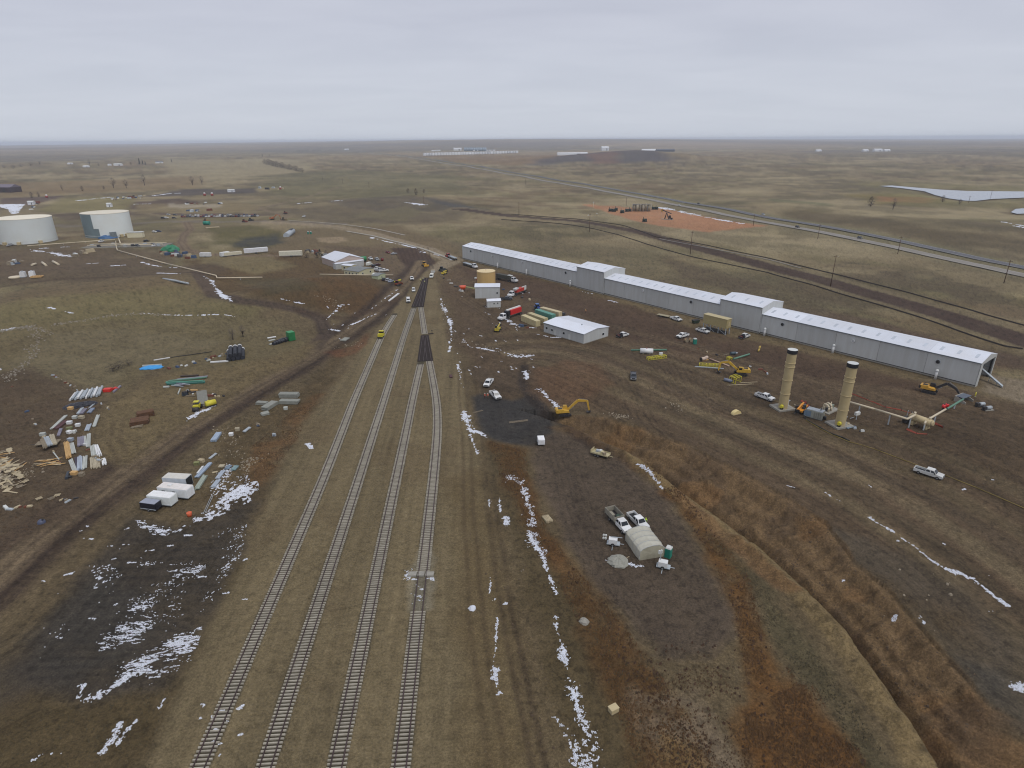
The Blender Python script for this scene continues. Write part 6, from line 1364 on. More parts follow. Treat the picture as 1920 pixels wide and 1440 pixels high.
# black culvert pipes with white ends
pa, pb = np.array(G(443, 654)), np.array(G(442.5, 676)); 
Lp = 11.0; dirp = (pa - pb)[:2]; dirp /= np.linalg.norm(dirp); rz = math.atan2(dirp[1], dirp[0])
M_BP = mat('black_corrugated_pipe', (40, 42, 50), .55, .15, 3)
for row, cnt in ((0, 4), (1, 3)):
    for k in range(cnt):
        off = (k - (cnt - 1) / 2) * 1.62; c_ = pb[:2] + dirp * Lp / 2 + np.array([-dirp[1], dirp[0]]) * off; z_ = .8 + row * 1.35
        t = thing('culvert_pipe', (c_[0], c_[1], Hs(*c_)), rz, 'black corrugated culvert pipe with a white end, in the %s layer of the pile' % ('bottom' if row == 0 else 'top'), 'pipe', 'black culvert pipes in the pile')
        MB().cyl((-Lp / 2, 0, z_), (Lp / 2 - .9, 0, z_), .78, n=16).build('barrel', M_BP, t)
        for j in range(9): MB().cyl((-Lp / 2 + .4 + j * 1.08, 0, z_), (-Lp / 2 + .8 + j * 1.08, 0, z_), .81, n=16).build('corrugation', M_BP, t)
        MB().cyl((Lp / 2 - .9, 0, z_), (Lp / 2, 0, z_), .86, n=16).build('white_end', M_WHITE, t)
# green dumpster and black rolls
m_, rz, L = axis((543,640), (553,638)); t = thing('dumpster', m_, rz, 'green waste container beside black plastic rolls', 'container'); gmn = mat('dumpster_green', (38, 122, 70), .5, .1)
MB().box(0, 1, 1.9, 2.6, 3.0, 3.4, 0, 1.02).build('body', gmn, t)
for k in range(4): MB().box(-1.0 + k * .67, -.53, 1.9, .12, .1, 3.2).build('rib', gmn, t)
MB().box(0, 1, 3.65, 2.5, 2.9, .1).build('lid', mat('dumpster_lid', (48, 140, 84), .5, .1), t)
for k in range(6):
    q = G(518 + k * 4, 645 - k * 1.2); o = MB(); o.cyl((-1.8, 0, .7), (1.8, 0, .7), .7 + .12 * (k % 3), n=12); tag(o.build('plastic_roll', M_BP, None, q, 1.3 + random.uniform(-.3, .3)), 'black plastic roll heaped beside the green waste container', 'roll', 'black plastic rolls')
for k, (a, b2) in enumerate((((501,635),(517,632.5)), ((505,640),(516,637.5)), ((506,647),(518,643)))): stack(('upper', 'middle', 'lowest')[k] + ' white board bundle next to the black plastic rolls', a, b2, 1.0, .4, LG if k else M_WHITE, 2, layers=1)
# concrete blocks
for a, b2, w, h, lb in (((526,744),(561,744),2.2,1.3,'long grey concrete slab stack, farther of the pair'),((525,756),(561,756.5),2.0,1.2,'long grey concrete slab stack, nearer of the pair'),((497,770),(517,757),2.3,1.2,'grey concrete slab stack set at an angle to the pair'),((482,757.5),(501,759),1.6,.9,'grey concrete slab stack at the road side of the blocks'),((490,779),(504,776),2.0,.7,'low bluish concrete slab stack nearest the road'),((643,640),(651,635),2.4,.5,'pale concrete slab alone beside the dirt road')):
    stack(lb, a, b2, w, h, mat('slab_grey', (140, 142, 134), .9, .1, 1), 1, 'concrete_slabs', 'concrete slabs', 'slab', 3, .05)
# trailers in the near yard
def tr_at(a, b2, up, key, bl, lb, cat='trailer'):
    A = G(a[0], a[1], up); B = G(b2[0], b2[1], up); m_ = (A + B) / 2; m_[2] = Hs(m_[0], m_[1]); d = B - A; return spawn(key, bl, m_, math.atan2(d[1], d[0]), lb, cat)
tr_at((308,891), (354,893.5), 2.6, 'yt1', box_trailer((204,212,220), (206,204,196), 5.9, 2.44, 2.6, True, hitch=False, gnd=.15), 'white storage container with an open dark end, back of the four trailers', 'container')
tr_at((299,908.5), (357,914.5), 2.75, 'yt2', box_trailer((226,230,232), (222,218,214), 7.6, 2.4, 2.75, False, ((-2.2, 1.9), (.4, 1.9)), True, True), 'longest white cargo trailer with a roof unit and two dark windows')
tr_at((280.5,924), (324.5,929), 2.6, 'yt3', box_trailer((224,230,228), (226,224,206), 5.9, 2.3, 2.6), 'plain white cargo trailer next to the black one')
tr_at((267,938), (295,942), 2.1, 'yt4', box_trailer((34,36,46), (150,156,170), 3.9, 1.9, 2.1), 'small black cargo trailer with a grey roof')
PB = mat('blue_grey_sheet2', (156, 172, 190), .45, .08)
stack('long blue grey panel stack above the container', (395.5,869.5), (370,896), 1.0, .5, PB, 2); stack('narrow white strip stack beside the blue grey panels', (381,876), (370.5,889), .45, .4, M_WHITE, 2)
stack('grey green channel bundle beside the longest trailer', (385,895), (369.5,919), 1.1, .6, mat('grey_green_channel', (152, 162, 150), .6, .1), 3, part='channel')
stack('thin grey beam pointing at the road', (406,851), (393,861), .7, .3, M_GALV, 2, layers=1); stack('blue grey tube bundle by the roadside', (411,814), (400.5,829), 1.5, .7, PB, 6, part='tube')
stack('grey beam bundle farthest along the roadside', (469,802.5), (457.5,811), .9, .4, M_GALV, 3); stack('tan plywood sheet stack beside the bluish tarps', (411,875.5), (421,875), 1.2, .4, TANP, 1, part='sheet', layers=3)
stack('bluish sheet stack beside tan plywood', (432,874), (425,881), 1.2, .4, mat('slate_blue_sheet', (110, 126, 140), .5, .1), 2, part='sheet'); stack('blue green sheet stack at the snow edge', (444,875.5), (437,883), 1.2, .4, mat('blue_green_sheet', (122, 148, 150), .5, .1), 2, part='sheet')
stack('pale panel stack partly under snow', (419,884), (407,899), 1.1, .3, LB, 2); stack('second pale panel stack nearer the rails', (410,901.5), (399.5,914.5), 1.1, .35, LB, 2)
stack('pair of long rails lying towards the snow', (398,931), (383,964), .7, .25, M_GALV, 2, 'rails', 'rails', 'rail_length', 1, .25); stack('tan wood scraps beside the pale panels', (398,887), (408,885), .7, .2, M_WOOD, 3, layers=1, loose=.2)
q = G(356, 968); t = thing('bucket', q, 0, 'orange bucket at the top edge of the snow', 'bucket'); MB().cyl((0, 0, 0), (0, 0, .9), .45, .55, 12).build('body', mat('orange_plastic', (200, 92, 52), .5, .1), t); MB().cyl((0, 0, .9), (0, 0, .95), .57, n=12).build('rim', mat('orange_plastic', (200, 92, 52)), t)
q = G(127, 893); t = thing('dark_roll', q, -1.1, 'dark rolled membrane at the edge of the lumber yard', 'roll'); MB().cyl((-1.6, 0, .3), (1.6, 0, .3), .35, n=10).build('roll', mat('slate_roll', (58, 64, 72), .6, .2), t); MB().box(.9, .5, .2, 1.0, .7, .3, .5).build('flap', M_BLACK, t)
q = G(78, 980); t = thing('plastic_barrel', q, 0, 'slate blue plastic barrel on the grass below the scrap wood', 'barrel'); MB().dome(0, 0, 0, .8, .8, 12, 4).build('body', mat('slate_blue_plastic', (72, 78, 100), .5, .1), t); MB().cyl((.3, 0, .6), (.5, 0, .9), .2, n=8).build('spout', M_BLACK, t)
# scrap wood heap: individual boards and pallets
r5 = random.Random(21)
PAL = MB()
for k in range(7): PAL.box(-.5 + k * .17, 0, .13, .1, 1.2, .025)
for k in (-.5, 0, .5): PAL.box(0, k, .07, 1.2, .1, .09)
pal_me = PAL.mesh('pallet', M_WOOD); pal_g = PAL.mesh('pallet', M_WOODG)
bme = [MB().box(0, 0, .05, L_, w_, .07).mesh('board', m_) for L_, w_, m_ in ((3.2, .28, M_WOOD), (2.4, .35, M_WOODG), (4.0, .22, M_WOODO), (1.4, 1.1, TANP), (2.4, 1.2, M_WOOD))]
for k in range(88):
    px = abs(r5.gauss(18, 16)) - 6; py = r5.gauss(884, 20)
    if py > 925 or py < 840: py = 885
    q = G(px, py); q[2] += .05 + max(0, .8 - math.hypot(px - 18, (py - 890) * 1.2) / 40) * r5.random()
    j = r5.choice([0, 0, 1, 1, 2, 3, 4]); o = obj('loose_board', bme[j], None, q, r5.uniform(0, PI)); o.rotation_euler = (r5.uniform(-.12, .12), r5.uniform(-.15, .15), r5.uniform(0, PI))
    tag(o, ('fresh pale board', 'weathered grey board', 'long orange batten', 'tan plywood offcut', 'broad pale sheet')[j] + ' thrown on the scrap wood heap at the photo edge', 'board', 'boards of the scrap wood heap')
for k, (px, py) in enumerate(((22,906),(10,915),(40,898),(36,912),(8,896),(48,905),(96,935),(108,930),(74,937),(14,878))):
    q = G(px, py); q[2] += .15 * (k % 3); tag(obj('pallet', pal_me if k % 3 else pal_g, None, q, r5.uniform(0, 3)), ('pale' if k % 3 else 'grey') + ' wooden pallet dumped around the scrap wood heap', 'pallet', 'pallets at the scrap wood heap')
for k in range(14):
    px = 74 + r5.random() * 34; py = 861 + r5.random() * 12; q = G(px, py); q[2] += .05 * k * .5
    j = (0, 2)[k % 2]; o = obj('loose_board', bme[j], None, q, r5.uniform(-.2, .7)); tag(o, ('tan board', 'orange batten')[k % 2] + ' in the loose spread below the yard trailer', 'board', 'boards spread below the yard trailer')
# materials beside the plant
P_ = lambda a, b2, r_, m2, lb, h=.35, name='pipe': tag((lambda ax: MB().cyl((-ax[2] / 2, 0, h), (ax[2] / 2, 0, h), r_, n=12).build(name, m2, None, ax[0], ax[1]))(axis(a, b2)), lb, 'pipe')
P_((1183,658), (1250,658), .33, M_GREENP, 'long green pipe lying behind the white cylinder'); P_((1375,674.5), (1405,666), .33, M_GREENP, 'green pipe lying at an angle near the dark fittings')
m_, rz, L = axis((1200,662.5), (1224,663.5)); t = thing('white_tank', m_, rz, 'white cylindrical tank lying in front of the green pipe', 'tank'); MB().cyl((-L / 2, 0, 1.1), (L / 2, 0, 1.1), 1.0, n=22).build('shell', M_WHITE, t); MB().cyl((0, 0, 2.0), (0, 0, 2.3), .25, n=8).build('nozzle', M_RED, t)
for x_ in (-1.2, 1.2): MB().box(x_, 0, .2, .4, 1.8, .4).build('saddle', M_WOODG, t)
def rack(a, b2, label, w=1.3, h=1.0):
    m_, rz, L = axis(a, b2); t = thing('yellow_rack', m_, rz, label, 'steel rack')
    for y_ in (-w / 2, w / 2):
        for z_ in (.1, h): MB().box(0, y_, z_, L, .14, .14).build('rail', M_YELP, t)
    n = max(3, int(L / 1.1))
    for k in range(n + 1):
        x_ = -L / 2 + L * k / n
        for y_ in (-w / 2, w / 2): MB().box(x_, y_, h / 2, .12, .12, h).build('upright', M_YELP, t)
        MB().box(x_, 0, h - .02, .12, w, .1).build('cross_bar', M_YELP, t)
rack((1214,674.5), (1248,671), 'bright yellow steel rack near the white cylinder'); rack((1311,686), (1350,688.5), 'bright yellow steel rack beside the grey beam'); rack((1372,714), (1384,718), 'bright yellow cage rack in front of the folded excavator', 3.0, 2.0)
rack((1364,673), (1370,675), 'small ochre frame near the dark fittings', 1.4, .9)
stack('long grey steel beam beside the yellow rack', (1305,688), (1358,693), .5, .4, M_GALV, 1, 'steel_beam', 'beam', 'web', 2)
P_((1330,674.5), (1367,687.5), .22, mat('pinkish_pipe', (196, 168, 150), .6, .1), 'thin pinkish pipe sloping behind the yellow rack')
q = G(1320, 677); t = thing('pipe_fitting', q, .5, 'cream pipe elbow with dark mouth beside the pinkish pipe', 'pipe fitting'); MB().tube([(-1.6, 0, 1.0), (.5, 0, 1.0), (1.2, .6, .8), (2.6, 1.2, .7)], .6, 12).build('body', mat('pinkish_cream', (190, 172, 156), .6, .1), t); MB().cyl((-1.75, 0, 1.0), (-1.55, 0, 1.0), .68, n=12).build('flange', M_DARK, t); MB().box(.8, .3, .15, 3, .5, .3).build('bearer', M_WOODO, t)
q = G(1374, 665); t = thing('pipe_fitting', q, .2, 'dark blue grey valve fittings behind the angled green pipe', 'pipe fitting'); MB().cyl((-1, 0, .6), (1, 0, .6), .55, n=12).build('body', mat('blue_dark', (72, 88, 98), .5, .1), t); MB().box(1.6, .6, .3, 1.6, .5, .4, .4).build('branch', M_GALV, t); MB().box(-2.6, .3, .2, 2.2, .3, .3).build('bearer', M_WOODG, t)
q = G(1423, 659); t = thing('pipe_fitting', q, .9, 'ochre forked pipe piece alone near the wall stand pipe', 'pipe fitting'); om = mat('ochre_paint', (186, 160, 78), .6, .1); MB().tube([(-1, 0, .3), (0, 0, 1.0), (.8, 0, 2.0)], .3, 8).build('branch', om, t); MB().tube([(0, 0, .6), (1.4, .4, 1.6)], .28, 8).build('branch', om, t)
q = G(1364.5, 716); t = thing('bottle_tank', q, -.7, 'blue grey gas bottle tank beside the cage rack', 'tank'); MB().cyl((-1.3, 0, .6), (1.1, 0, .6), .55, n=14).build('shell', mat('slate_paint', (116, 124, 142), .5, .1), t); MB().cyl((1.1, 0, .6), (1.5, 0, .6), .5, .2, 14).build('end_cap', mat('slate_paint', (116, 124, 142)), t)
stack('long pale plank lying in front of the cage rack', (1364,723), (1411,720.5), .4, .2, M_WOOD, 2, 'planks', 'planks', 'plank', 1, .05, False); stack('shorter pale plank crossing behind the long one', (1387,718.5), (1419,717), .35, .2, M_WOOD, 2, 'planks', 'planks', 'plank', 1, .05, False)
q = G(1239, 668); t = thing('equipment_box', q, 0, 'small white cabinet on a stand beside the yellow rack', 'box'); MB().box(0, 0, .9, 1.3, .8, 1.0).build('box', M_WHITE, t); MB().box(0, 0, .2, 1.2, .7, .3).build('stand', M_DARK, t)
q = G(1380, 776); t = thing('fibreglass_shell', q, .4, 'cream half round shell lying alone on the earth', 'shell'); mb = MB(); mb.prism([(1.5 * math.cos(a), 1.2 * math.sin(a)) for a in np.linspace(0, PI, 10)], -.6, .6); mb.build('shell', mat('cream_shell', (214, 196, 140), .6, .08), t); MB().box(0, -.62, .1, 3.0, .06, .2).build('lip', M_WOOD, t)
q = G(1291, 641); t = thing('cable_reel', q, .3, 'brown cable reels next to the lone teal toilet', 'cable reel')
for k in (-1.1, .9): MB().cyl((k, -.5, .8), (k, .5, .8), .55, n=12).build('drum', M_WOODO, t); MB().cyl((k, -.55, .8), (k, -.45, .8), .85, n=14).build('flange', M_WOODG, t); MB().cyl((k, .45, .8), (k, .55, .8), .85, n=14).build('flange', M_WOODG, t)
# flat trailers, box trailer, planks by the gravel pad
put('ftr', (lambda: (lambda t: (MB().box(0, 0, .8, 6.0, 2.3, .16).build('deck', mat('pale_deck', (158, 150, 124), .85, .15), t), MB().box(3.6, 0, .6, 1.4, .14, .12).build('hitch', M_DARK, t), wheels(t, (-.6, -1.5), 1.1, .36, .24), t)[-1])(thing('flat_trailer'))), (1234,592), (1254,596.5), 'flat wooden deck trailer hitched behind a white pickup', 'trailer')
m_, rz, L = axis((1110,850), (1142,859)); t = thing('equipment_trailer', m_, rz, 'cream flatbed trailer loaded with hoses and boxes beside the trench', 'trailer'); CRM = mat('cream_steel', (186, 176, 140), .6, .12)
MB().box(0, 0, .75, 4.8, 2.1, .14).build('deck', CRM, t); MB().box(2.9, 0, .6, 1.2, .12, .12).build('hitch', CRM, t); wheels(t, (-.2, -1.0), 1.1, .35, .22)
for k in range(4): MB().box(-1.0 + k * .75, random.uniform(-.5, .5), 1.1, .65, .8, .55 + .1 * k, random.uniform(-.3, .3)).build('load', (M_GALV, M_LAMP, CRM, M_WOODG)[k], t)
MB().box(-2.35, 0, 1.2, .08, 2.1, .8).build('gate', CRM, t); MB().box(0, -1.05, 1.0, 4.8, .06, .2).build('side_rail', CRM, t); MB().box(0, 1.05, 1.0, 4.8, .06, .2).build('side_rail', CRM, t)
tr_at((1013.5,818.5), (1015.5,826), 1.7, 'wbt', box_trailer((222,224,226), (228,230,232), 2.6, 1.8, 1.9, gnd=.5), 'small white box trailer on the edge of the dark gravel pad')
stack('brown planks on the dark gravel pad', (955,793), (990,788.5), 1.2, .2, M_WOODG, 3, 'planks', 'planks', 'plank', 1, .25, False); stack('brown planks beside the two workers', (887,775), (905,770), .9, .2, M_WOODG, 3, 'planks', 'planks', 'plank', 1, .2, False)
stack('short cut fence posts stacked by the tall weeds', (1022,970), (1031,981), 1.5, .6, M_WOOD, 7, 'cut_posts', 'posts', 'cut_post', 2, .06, False, .08)
stack('dark brown rail crate beside the track', (845,704), (846,709), 1.0, .4, MAR, 2)
for px, py, s_, lb in ((1095,1166,.9,'pale boulder in the weeds beyond the snow streak'),(885,1141,.7,'snow capped lump alone on the rail bed')):
    tag(MB().dome(0, 0, -.1, s_, s_ * .8, 10, 4, .2, r5).build('boulder', M_CONC if s_ > .8 else M_SNOW, None, G(px, py)), lb, 'boulder')
# galvanised culvert lying in the field
q = G(544, 439); m_, rz, L = axis((533,446), (553,432)); t = thing('culvert_pipe', m_, rz, 'large galvanised culvert with dark mouth lying in the distant field', 'pipe'); mb = MB(); mb.cyl((-16, 0, 2.2), (14, 0, 2.2), 2.4, n=20); mb.build('barrel', M_GALV, t); MB().box(7.5, 0, 4.35, 11, 2.4, .7).build('mouth', M_BLACK, t)  # black box set on the barrel stands in for its shaded interior
# green covered scrap pile and rubble beside it
heap(320, 470, 6, 4.2, mat('green_cover', (36, 122, 84), .5, .1), 'green plastic cover over the scrap heap on the field', 'cover', 1.1, 0, 'green_cover', 9)
stack('pale boards at the grade bend on the field', (386,428), (411,426.5), 3, .8, M_WOOD, 2, layers=1); q = G(388, 422); t = thing('green_tank', q, 0, 'small teal tank beside the pale boards on the field', 'tank'); MB().cyl((-3, 0, 2), (3, 0, 2), 1.8, n=12).build('shell', M_TEAL, t); MB().box(0, 0, .4, 5, 2, .6).build('skid', M_DARK, t)
stack('white boards lying beside the yard road below the office', (728.5,565.5), (747,552.5), 1.1, .5, M_WHITE, 2, 'white_boards', 'boards', layers=1)
for k, (a, b2, lb) in enumerate((((60,499),(68,497),'short yellow pipe, nearest of three on the field'),((80,495),(87,499),'cream pipe length, middle of three on the field'),((100,493),(110,497),'cream pipe length, farthest of three on the field'))): P_(a, b2, .7, M_PIPE, lb, .8)
q = G(29, 521); tag(MB().cyl((0, 0, 0), (0, 0, .8), 3.2, n=18).build('tank_lid', M_PIPE, None, q), 'tan round disc on the ground beside the white totes', 'disc')
m_, rz, L = axis((60,522), (80,520)); t = thing('orange_frame', m_, rz, 'orange steel frame lying below the white totes', 'steel frame')
for y_ in (-1.6, 1.6): MB().box(0, y_, .8, L, .6, .7).build('side', M_WOODO, t)
for k in range(5): MB().box(-L / 2 + L * k / 4, 0, .9, .5, 3.2, .5).build('rung', M_WOODO, t)
for k in range(5):
    a = (306 + k * 6, 523 + k * 1.2); b2 = (334 + k * 5, 531 + k * 1.0); m_, rz, L = axis(a, b2); tag(MB().cyl((-L / 2, 0, .5), (L / 2, 0, .5), .5, n=8).build('steel_pipe', M_GALV, None, m_, rz), 'pale pipe lying in the dark hollow at the foot of the grass hill', 'pipe', 'pale pipes in the hollow')
stack('yellow post rail at the cabin car row', (740,529), (752,526.5), .6, .8, M_YELP, 1, 'yellow_rail', 'rail', 'rail_bar', 1, .03, True); 
q = G(812, 511); t = thing('scrap_box', q, 0, 'pale box at the edge of the ploughed patch', 'box'); MB().box(0, 0, .8, 2.4, 1.6, 1.4).build('body', M_LAMP, t); MB().box(0, 0, 1.55, 2.5, 1.7, .1).build('lid', TANP, t)
# ------------------------------------------------------------------ well pad
M_HEAT = mat('heater_green', (34, 52, 48), .6, .15)
def at(px, py): return G(px, py)
for k, px in enumerate((1188.5, 1194, 1199.5, 1205, 1210.5, 1216)):
    q = at(px, 396 + (k % 2) * .3); t = thing('oil_tank', q, 0, 'tan oil tank in the battery, %s in the row' % ('first by the dark green heaters', 'second', 'third', 'fourth', 'fifth', 'last by the green shed')[k], 'tank', 'oil tanks on the well pad')
    mt = mat('oil_tank_tan', (150, 142, 122), .6, .08, .2); MB().cyl((0, 0, 0), (0, 0, 7.6), 2.0, n=20).build('shell', mt, t); MB().cyl((0, 0, 7.6), (0, 0, 8.0), 2.05, .4, 20).build('roof', mt, t)
    MB().box(-1.5, -1.6, 3.8, .3, .3, 7.6).build('ladder', M_DARK, t)
q = at(1188, 396); t = thing('catwalk', q, 0, 'steel catwalk along the tops of the tan oil tanks', 'catwalk'); MB().box(8.6, -2.4, 7.9, 22, .9, .15).build('deck', M_GALV, t)
for k in range(6): MB().box(-1.5 + k * 4.1, -2.4, 3.9, .18, .18, 7.8).build('post', M_GALV, t)
for k in range(5): MB().box(-1.5 + k * 5, -2.8, 8.5, .12, .12, 1.0).build('rail_post', M_GALV, t)
for k, (px, py, s_, lb) in enumerate(((1144,396.5,3.6,'dark green heater, nearest the flare stack'),(1151,397,4.2,'dark green heater second from the flare stack'),(1155,395,3.2,'dark green heater behind the second one'),(1166.5,399.5,4.4,'dark green heater standing forward of the others'),(1175,397,3.4,'dark green heater next to a white valve'),(1181,396.5,3.0,'dark green heater nearest the tan tanks'),(1225,393,3.6,'green shed at the end of the oil tank row'),(1231,393,3.0,'small green shed beside the snow strip'),(1208.5,416,4.2,'dark green skip box alone in front of the pad'))):
    q = at(px, py); t = thing('heater_skid', q, .2, lb, 'heater'); MB().box(0, 0, .3, s_ * 1.1, 2.4, .5).build('skid', M_DARK, t); MB().cyl((-s_ * .45, 0, 1.9), (s_ * .45, 0, 1.9), 1.3, n=12).build('vessel', M_HEAT, t); MB().box(s_ * .2, 0, 1.8, s_ * .5, 2.5, 2.4).build('cabinet', M_HEAT, t); MB().cyl((-s_ * .3, 0, 3), (-s_ * .3, 0, 5.0), .25, n=8).build('flue', M_HEAT, t)
q = at(1249, 411.5); t = thing('pumpjack', q, 2.6, 'black pumpjack working on the orange well pad', 'pumpjack'); bk = mat('pumpjack_black', (36, 38, 44), .5, .15)
for s_ in (-1, 1):
    MB().cyl((1.6, s_ * 1.3, .4), (0, s_ * .3, 6.8), .28, n=6).build('post', bk, t); MB().cyl((-2.6, s_ * 1.2, .4), (0, s_ * .3, 6.8), .24, n=6).build('post', bk, t); MB().box(-3.4, s_ * 1.0, 2.6, 2.2, .5, 3.0, 0, .7).build('crank', bk, t)
bm = MB(); bm.loft([(-5, -.3, 5.6), (-5, .3, 5.6), (-5, .3, 6.3), (-5, -.3, 6.3)], [(4.6, -.3, 8.6), (4.6, .3, 8.6), (4.6, .3, 9.5), (4.6, -.3, 9.5)]); bm.build('walking_beam', bk, t)
MB().prism([(4.4, 7.0), (5.4, 7.4), (5.9, 8.8), (5.4, 10.2), (4.4, 10.4)], -.35, .35).build('horse_head', mat('pumpjack_yellow', (170, 140, 60), .5, .1), t)
MB().box(-1, 0, .25, 12, 3, .5).build('base', M_CONC, t); MB().cyl((5.5, 0, 0), (5.5, 0, 7.2), .1, n=6).build('polished_rod', M_GALV, t); MB().box(-5.5, 0, 1.2, 1.8, 1.8, 1.6).build('motor', bk, t)
q = at(1112, 394); t = thing('flare_stack', q, 0, 'thin flare stack with a pale tip beside the well pad', 'flare stack'); MB().cyl((0, 0, 0), (0, 0, 8), .25, n=8).build('pipe', M_PIPE, t); MB().cyl((0, 0, 8), (0, 0, 9), .6, .7, 8).build('tip', M_LAMP, t)
for k, (px, py) in enumerate(((1119,405), (1103,408))): 
    q = at(px, py); t = thing('sign_post', q, 0, 'pale marker sign on a post at the pad edge, ' + ('nearer the heaters' if k == 0 else 'beside the utility pole'), 'sign'); MB().box(0, 0, 1, .2, .2, 2).build('post', M_WOODG, t); MB().box(0, 0, 2.4, 1.2, .12, 1.0).build('panel', M_LAMP, t)
# ------------------------------------------------------------------ utility poles
M_POLE = mat('pole_wood', (92, 70, 56), .9, .2)
for px, py, h, lb in ((1105,435,15.5,'utility pole beside the earth strip nearest the flare stack'),(1294,477,16,'utility pole standing between the shed roof and the orange pad'),(1557,537,17,'utility pole beyond the second raised shed section'),(973,404,14,'utility pole at the far end of the earth strip'),(1683,476,12,'roadside utility pole nearest the camera by the highway'),(1533,448,11.5,'roadside utility pole next one along the highway'),(1412,424,10.5,'roadside utility pole past the snow strip end'),(1882,531,13,'roadside utility pole at the photo edge'),(1174,386,10,'roadside utility pole behind the oil tanks'),(985,346,9.5,'roadside utility pole on the distant highway bend'),(795,385,11,'utility pole in the scrub hollow beyond the grade'),(692,352,10,'distant utility pole in the grass field'),(605,338,10,'distant utility pole nearest the tree row'),(643,345,10,'distant utility pole in mid grass field'),(1816,380,8,'fence corner pole by the lake'),(1858,367,8,'pole on the far lake shore')):
    q = at(px, py); t = thing('utility_pole', q, .7, lb, 'utility pole', 'utility poles across the plain'); MB().cyl((0, 0, 0), (0, 0, h), .24, .16, 8).build('pole', M_POLE, t); MB().box(0, 0, h - .8, .16, 2.6, .18).build('cross_arm', M_POLE, t)
    for y_ in (-1.1, 0, 1.1): MB().cyl((0, y_, h - .7), (0, y_, h - .4), .07, n=6).build('insulator', M_GALV, t)
# ------------------------------------------------------------------ black silt fences
M_SILT = mat('silt_fabric', (66, 58, 52), .8, .15)
def silt(pts, label, h=.6):
    P = resample(pl(pts), 7.0); Z = H(P[:, 0], P[:, 1]); o = thing('silt_fence', (0, 0, 0), 0, label, 'silt fence'); mb = MB()
    for k in range(len(P) - 1):
        a, b2 = P[k], P[k + 1]; e = b2 - a; nn = np.array([-e[1], e[0]]) / max(np.linalg.norm(e), .1) * .12
        mb.loft([(a[0] - nn[0], a[1] - nn[1], Z[k] - .1), (a[0] + nn[0], a[1] + nn[1], Z[k] - .1), (a[0] + nn[0] * .4, a[1] + nn[1] * .4, Z[k] + h), (a[0] - nn[0] * .4, a[1] - nn[1] * .4, Z[k] + h)],
                [(b2[0] - nn[0], b2[1] - nn[1], Z[k + 1] - .1), (b2[0] + nn[0], b2[1] + nn[1], Z[k + 1] - .1), (b2[0] + nn[0] * .4, b2[1] + nn[1] * .4, Z[k + 1] + h), (b2[0] - nn[0] * .4, b2[1] - nn[1] * .4, Z[k + 1] + h)])
    mb.build('fabric', M_SILT, o); me = MB().box(0, 0, .7, .12, .12, 1.5).mesh('stake', M_WOODG)
    for k in range(0, len(P), 6): obj('stake', me, o, (P[k][0], P[k][1], Z[k]))
silt([(958,402),(1080,412),(1170,425),(1235,447.5),(1255,447.5),(1330,462),(1440,485),(1560,513),(1700,549),(1840,588),(1935,615)], 'black silt fence along the highway side of the earth strip')
silt([(940,413),(1050,425),(1110,433),(1160,443),(1240,467),(1300,483),(1440,512),(1560,547),(1700,588),(1840,635),(1880,649),(1900,655),(1935,655)], 'black silt fence along the shed side of the earth strip')
# ------------------------------------------------------------------ far storage yard: long rows of white trailers
M_FARW = mat('far_white', (226, 230, 234), .5, .03)
def far_trailer():
    mb = MB(); mb.box(0, 0, 3.2, 17, 5.5, 5.4); mb.box(0, 0, .5, 13, 3.5, 1.0); return mb.mesh('white_trailer', M_FARW)
ft = far_trailer(); nrow = 34
for k in range(nrow):
    f = k / (nrow - 1); q = G(797 + f * 172, 292.2 - f * 5.0); o = obj('white_trailer', ft, None, q, .9 + .05 * (k % 3)); o.scale = (1.15, 1.5, 2.4)
    tag(o, 'white trailer standing in the long front row of the distant storage yard', 'trailer', 'white trailers in the distant front row')
for k in range(12):
    f = k / 11; q = G(812 + f * 24 if k < 6 else 886 + (f - .5) * 80, 283.4 - f * .6); o = obj('white_trailer', ft, None, q, .9); o.scale = (1.8, 1, 1.3); tag(o, 'white trailer in the thin back row of the distant storage yard', 'trailer', 'white trailers in the distant back row')
silo = MB(); silo.cyl((0, 0, 0), (0, 0, 22), 9, n=14); silo.cyl((0, 0, 22), (0, 0, 26), 9, 1, 14); silo_me = silo.mesh('grain_silo', mat('blue_grey_silo', (140, 158, 172), .5, .06))
for k in range(10): tag(obj('grain_silo', silo_me, None, G(872 + k * 4.2, 283.0 + (k % 2) * .3)), 'blue grey silo in the cluster behind the white trailer rows', 'silo', 'distant silos')
def far_shed(px, py, L, W_, h, label, cat='building', wm=M_FARW, rm=M_FARW, rz=.1):
    q = G(px, py); t = thing('farm_building', q, rz, label, cat); MB().box(0, 0, h / 2, L, W_, h).build('wall', wm, t); r_ = MB(); r_.prism([(-W_ / 2 - .4, h), (W_ / 2 + .4, h), (0, h + W_ * .22)], -L / 2 - .4, L / 2 + .4)
    o = r_.build('roof', rm, t); o.rotation_euler = (0, 0, PI / 2)
    MB().box(L * .2, -W_ / 2 - .05, h * .4, L * .12, .15, h * .7).build('door', M_DARK, t)
far_shed(858, 282.3, 60, 24, 14, 'long white building in front of the distant silos'); far_shed(1073, 291, 150, 18, 9, 'long white barn alone in the brown field short of the dark mound'); far_shed(1134, 282.5, 50, 34, 20, 'white gabled building on the plain beyond the dark mound')
far_shed(1222, 284, 130, 22, 10, 'long pale grey barn with dark neighbour on the plain'); far_shed(1247, 284.6, 110, 24, 12, 'dark long barn touching the pale grey one', wm=M_DARK, rm=mat('grey_roof_dark', (96, 98, 106), .7, .1))
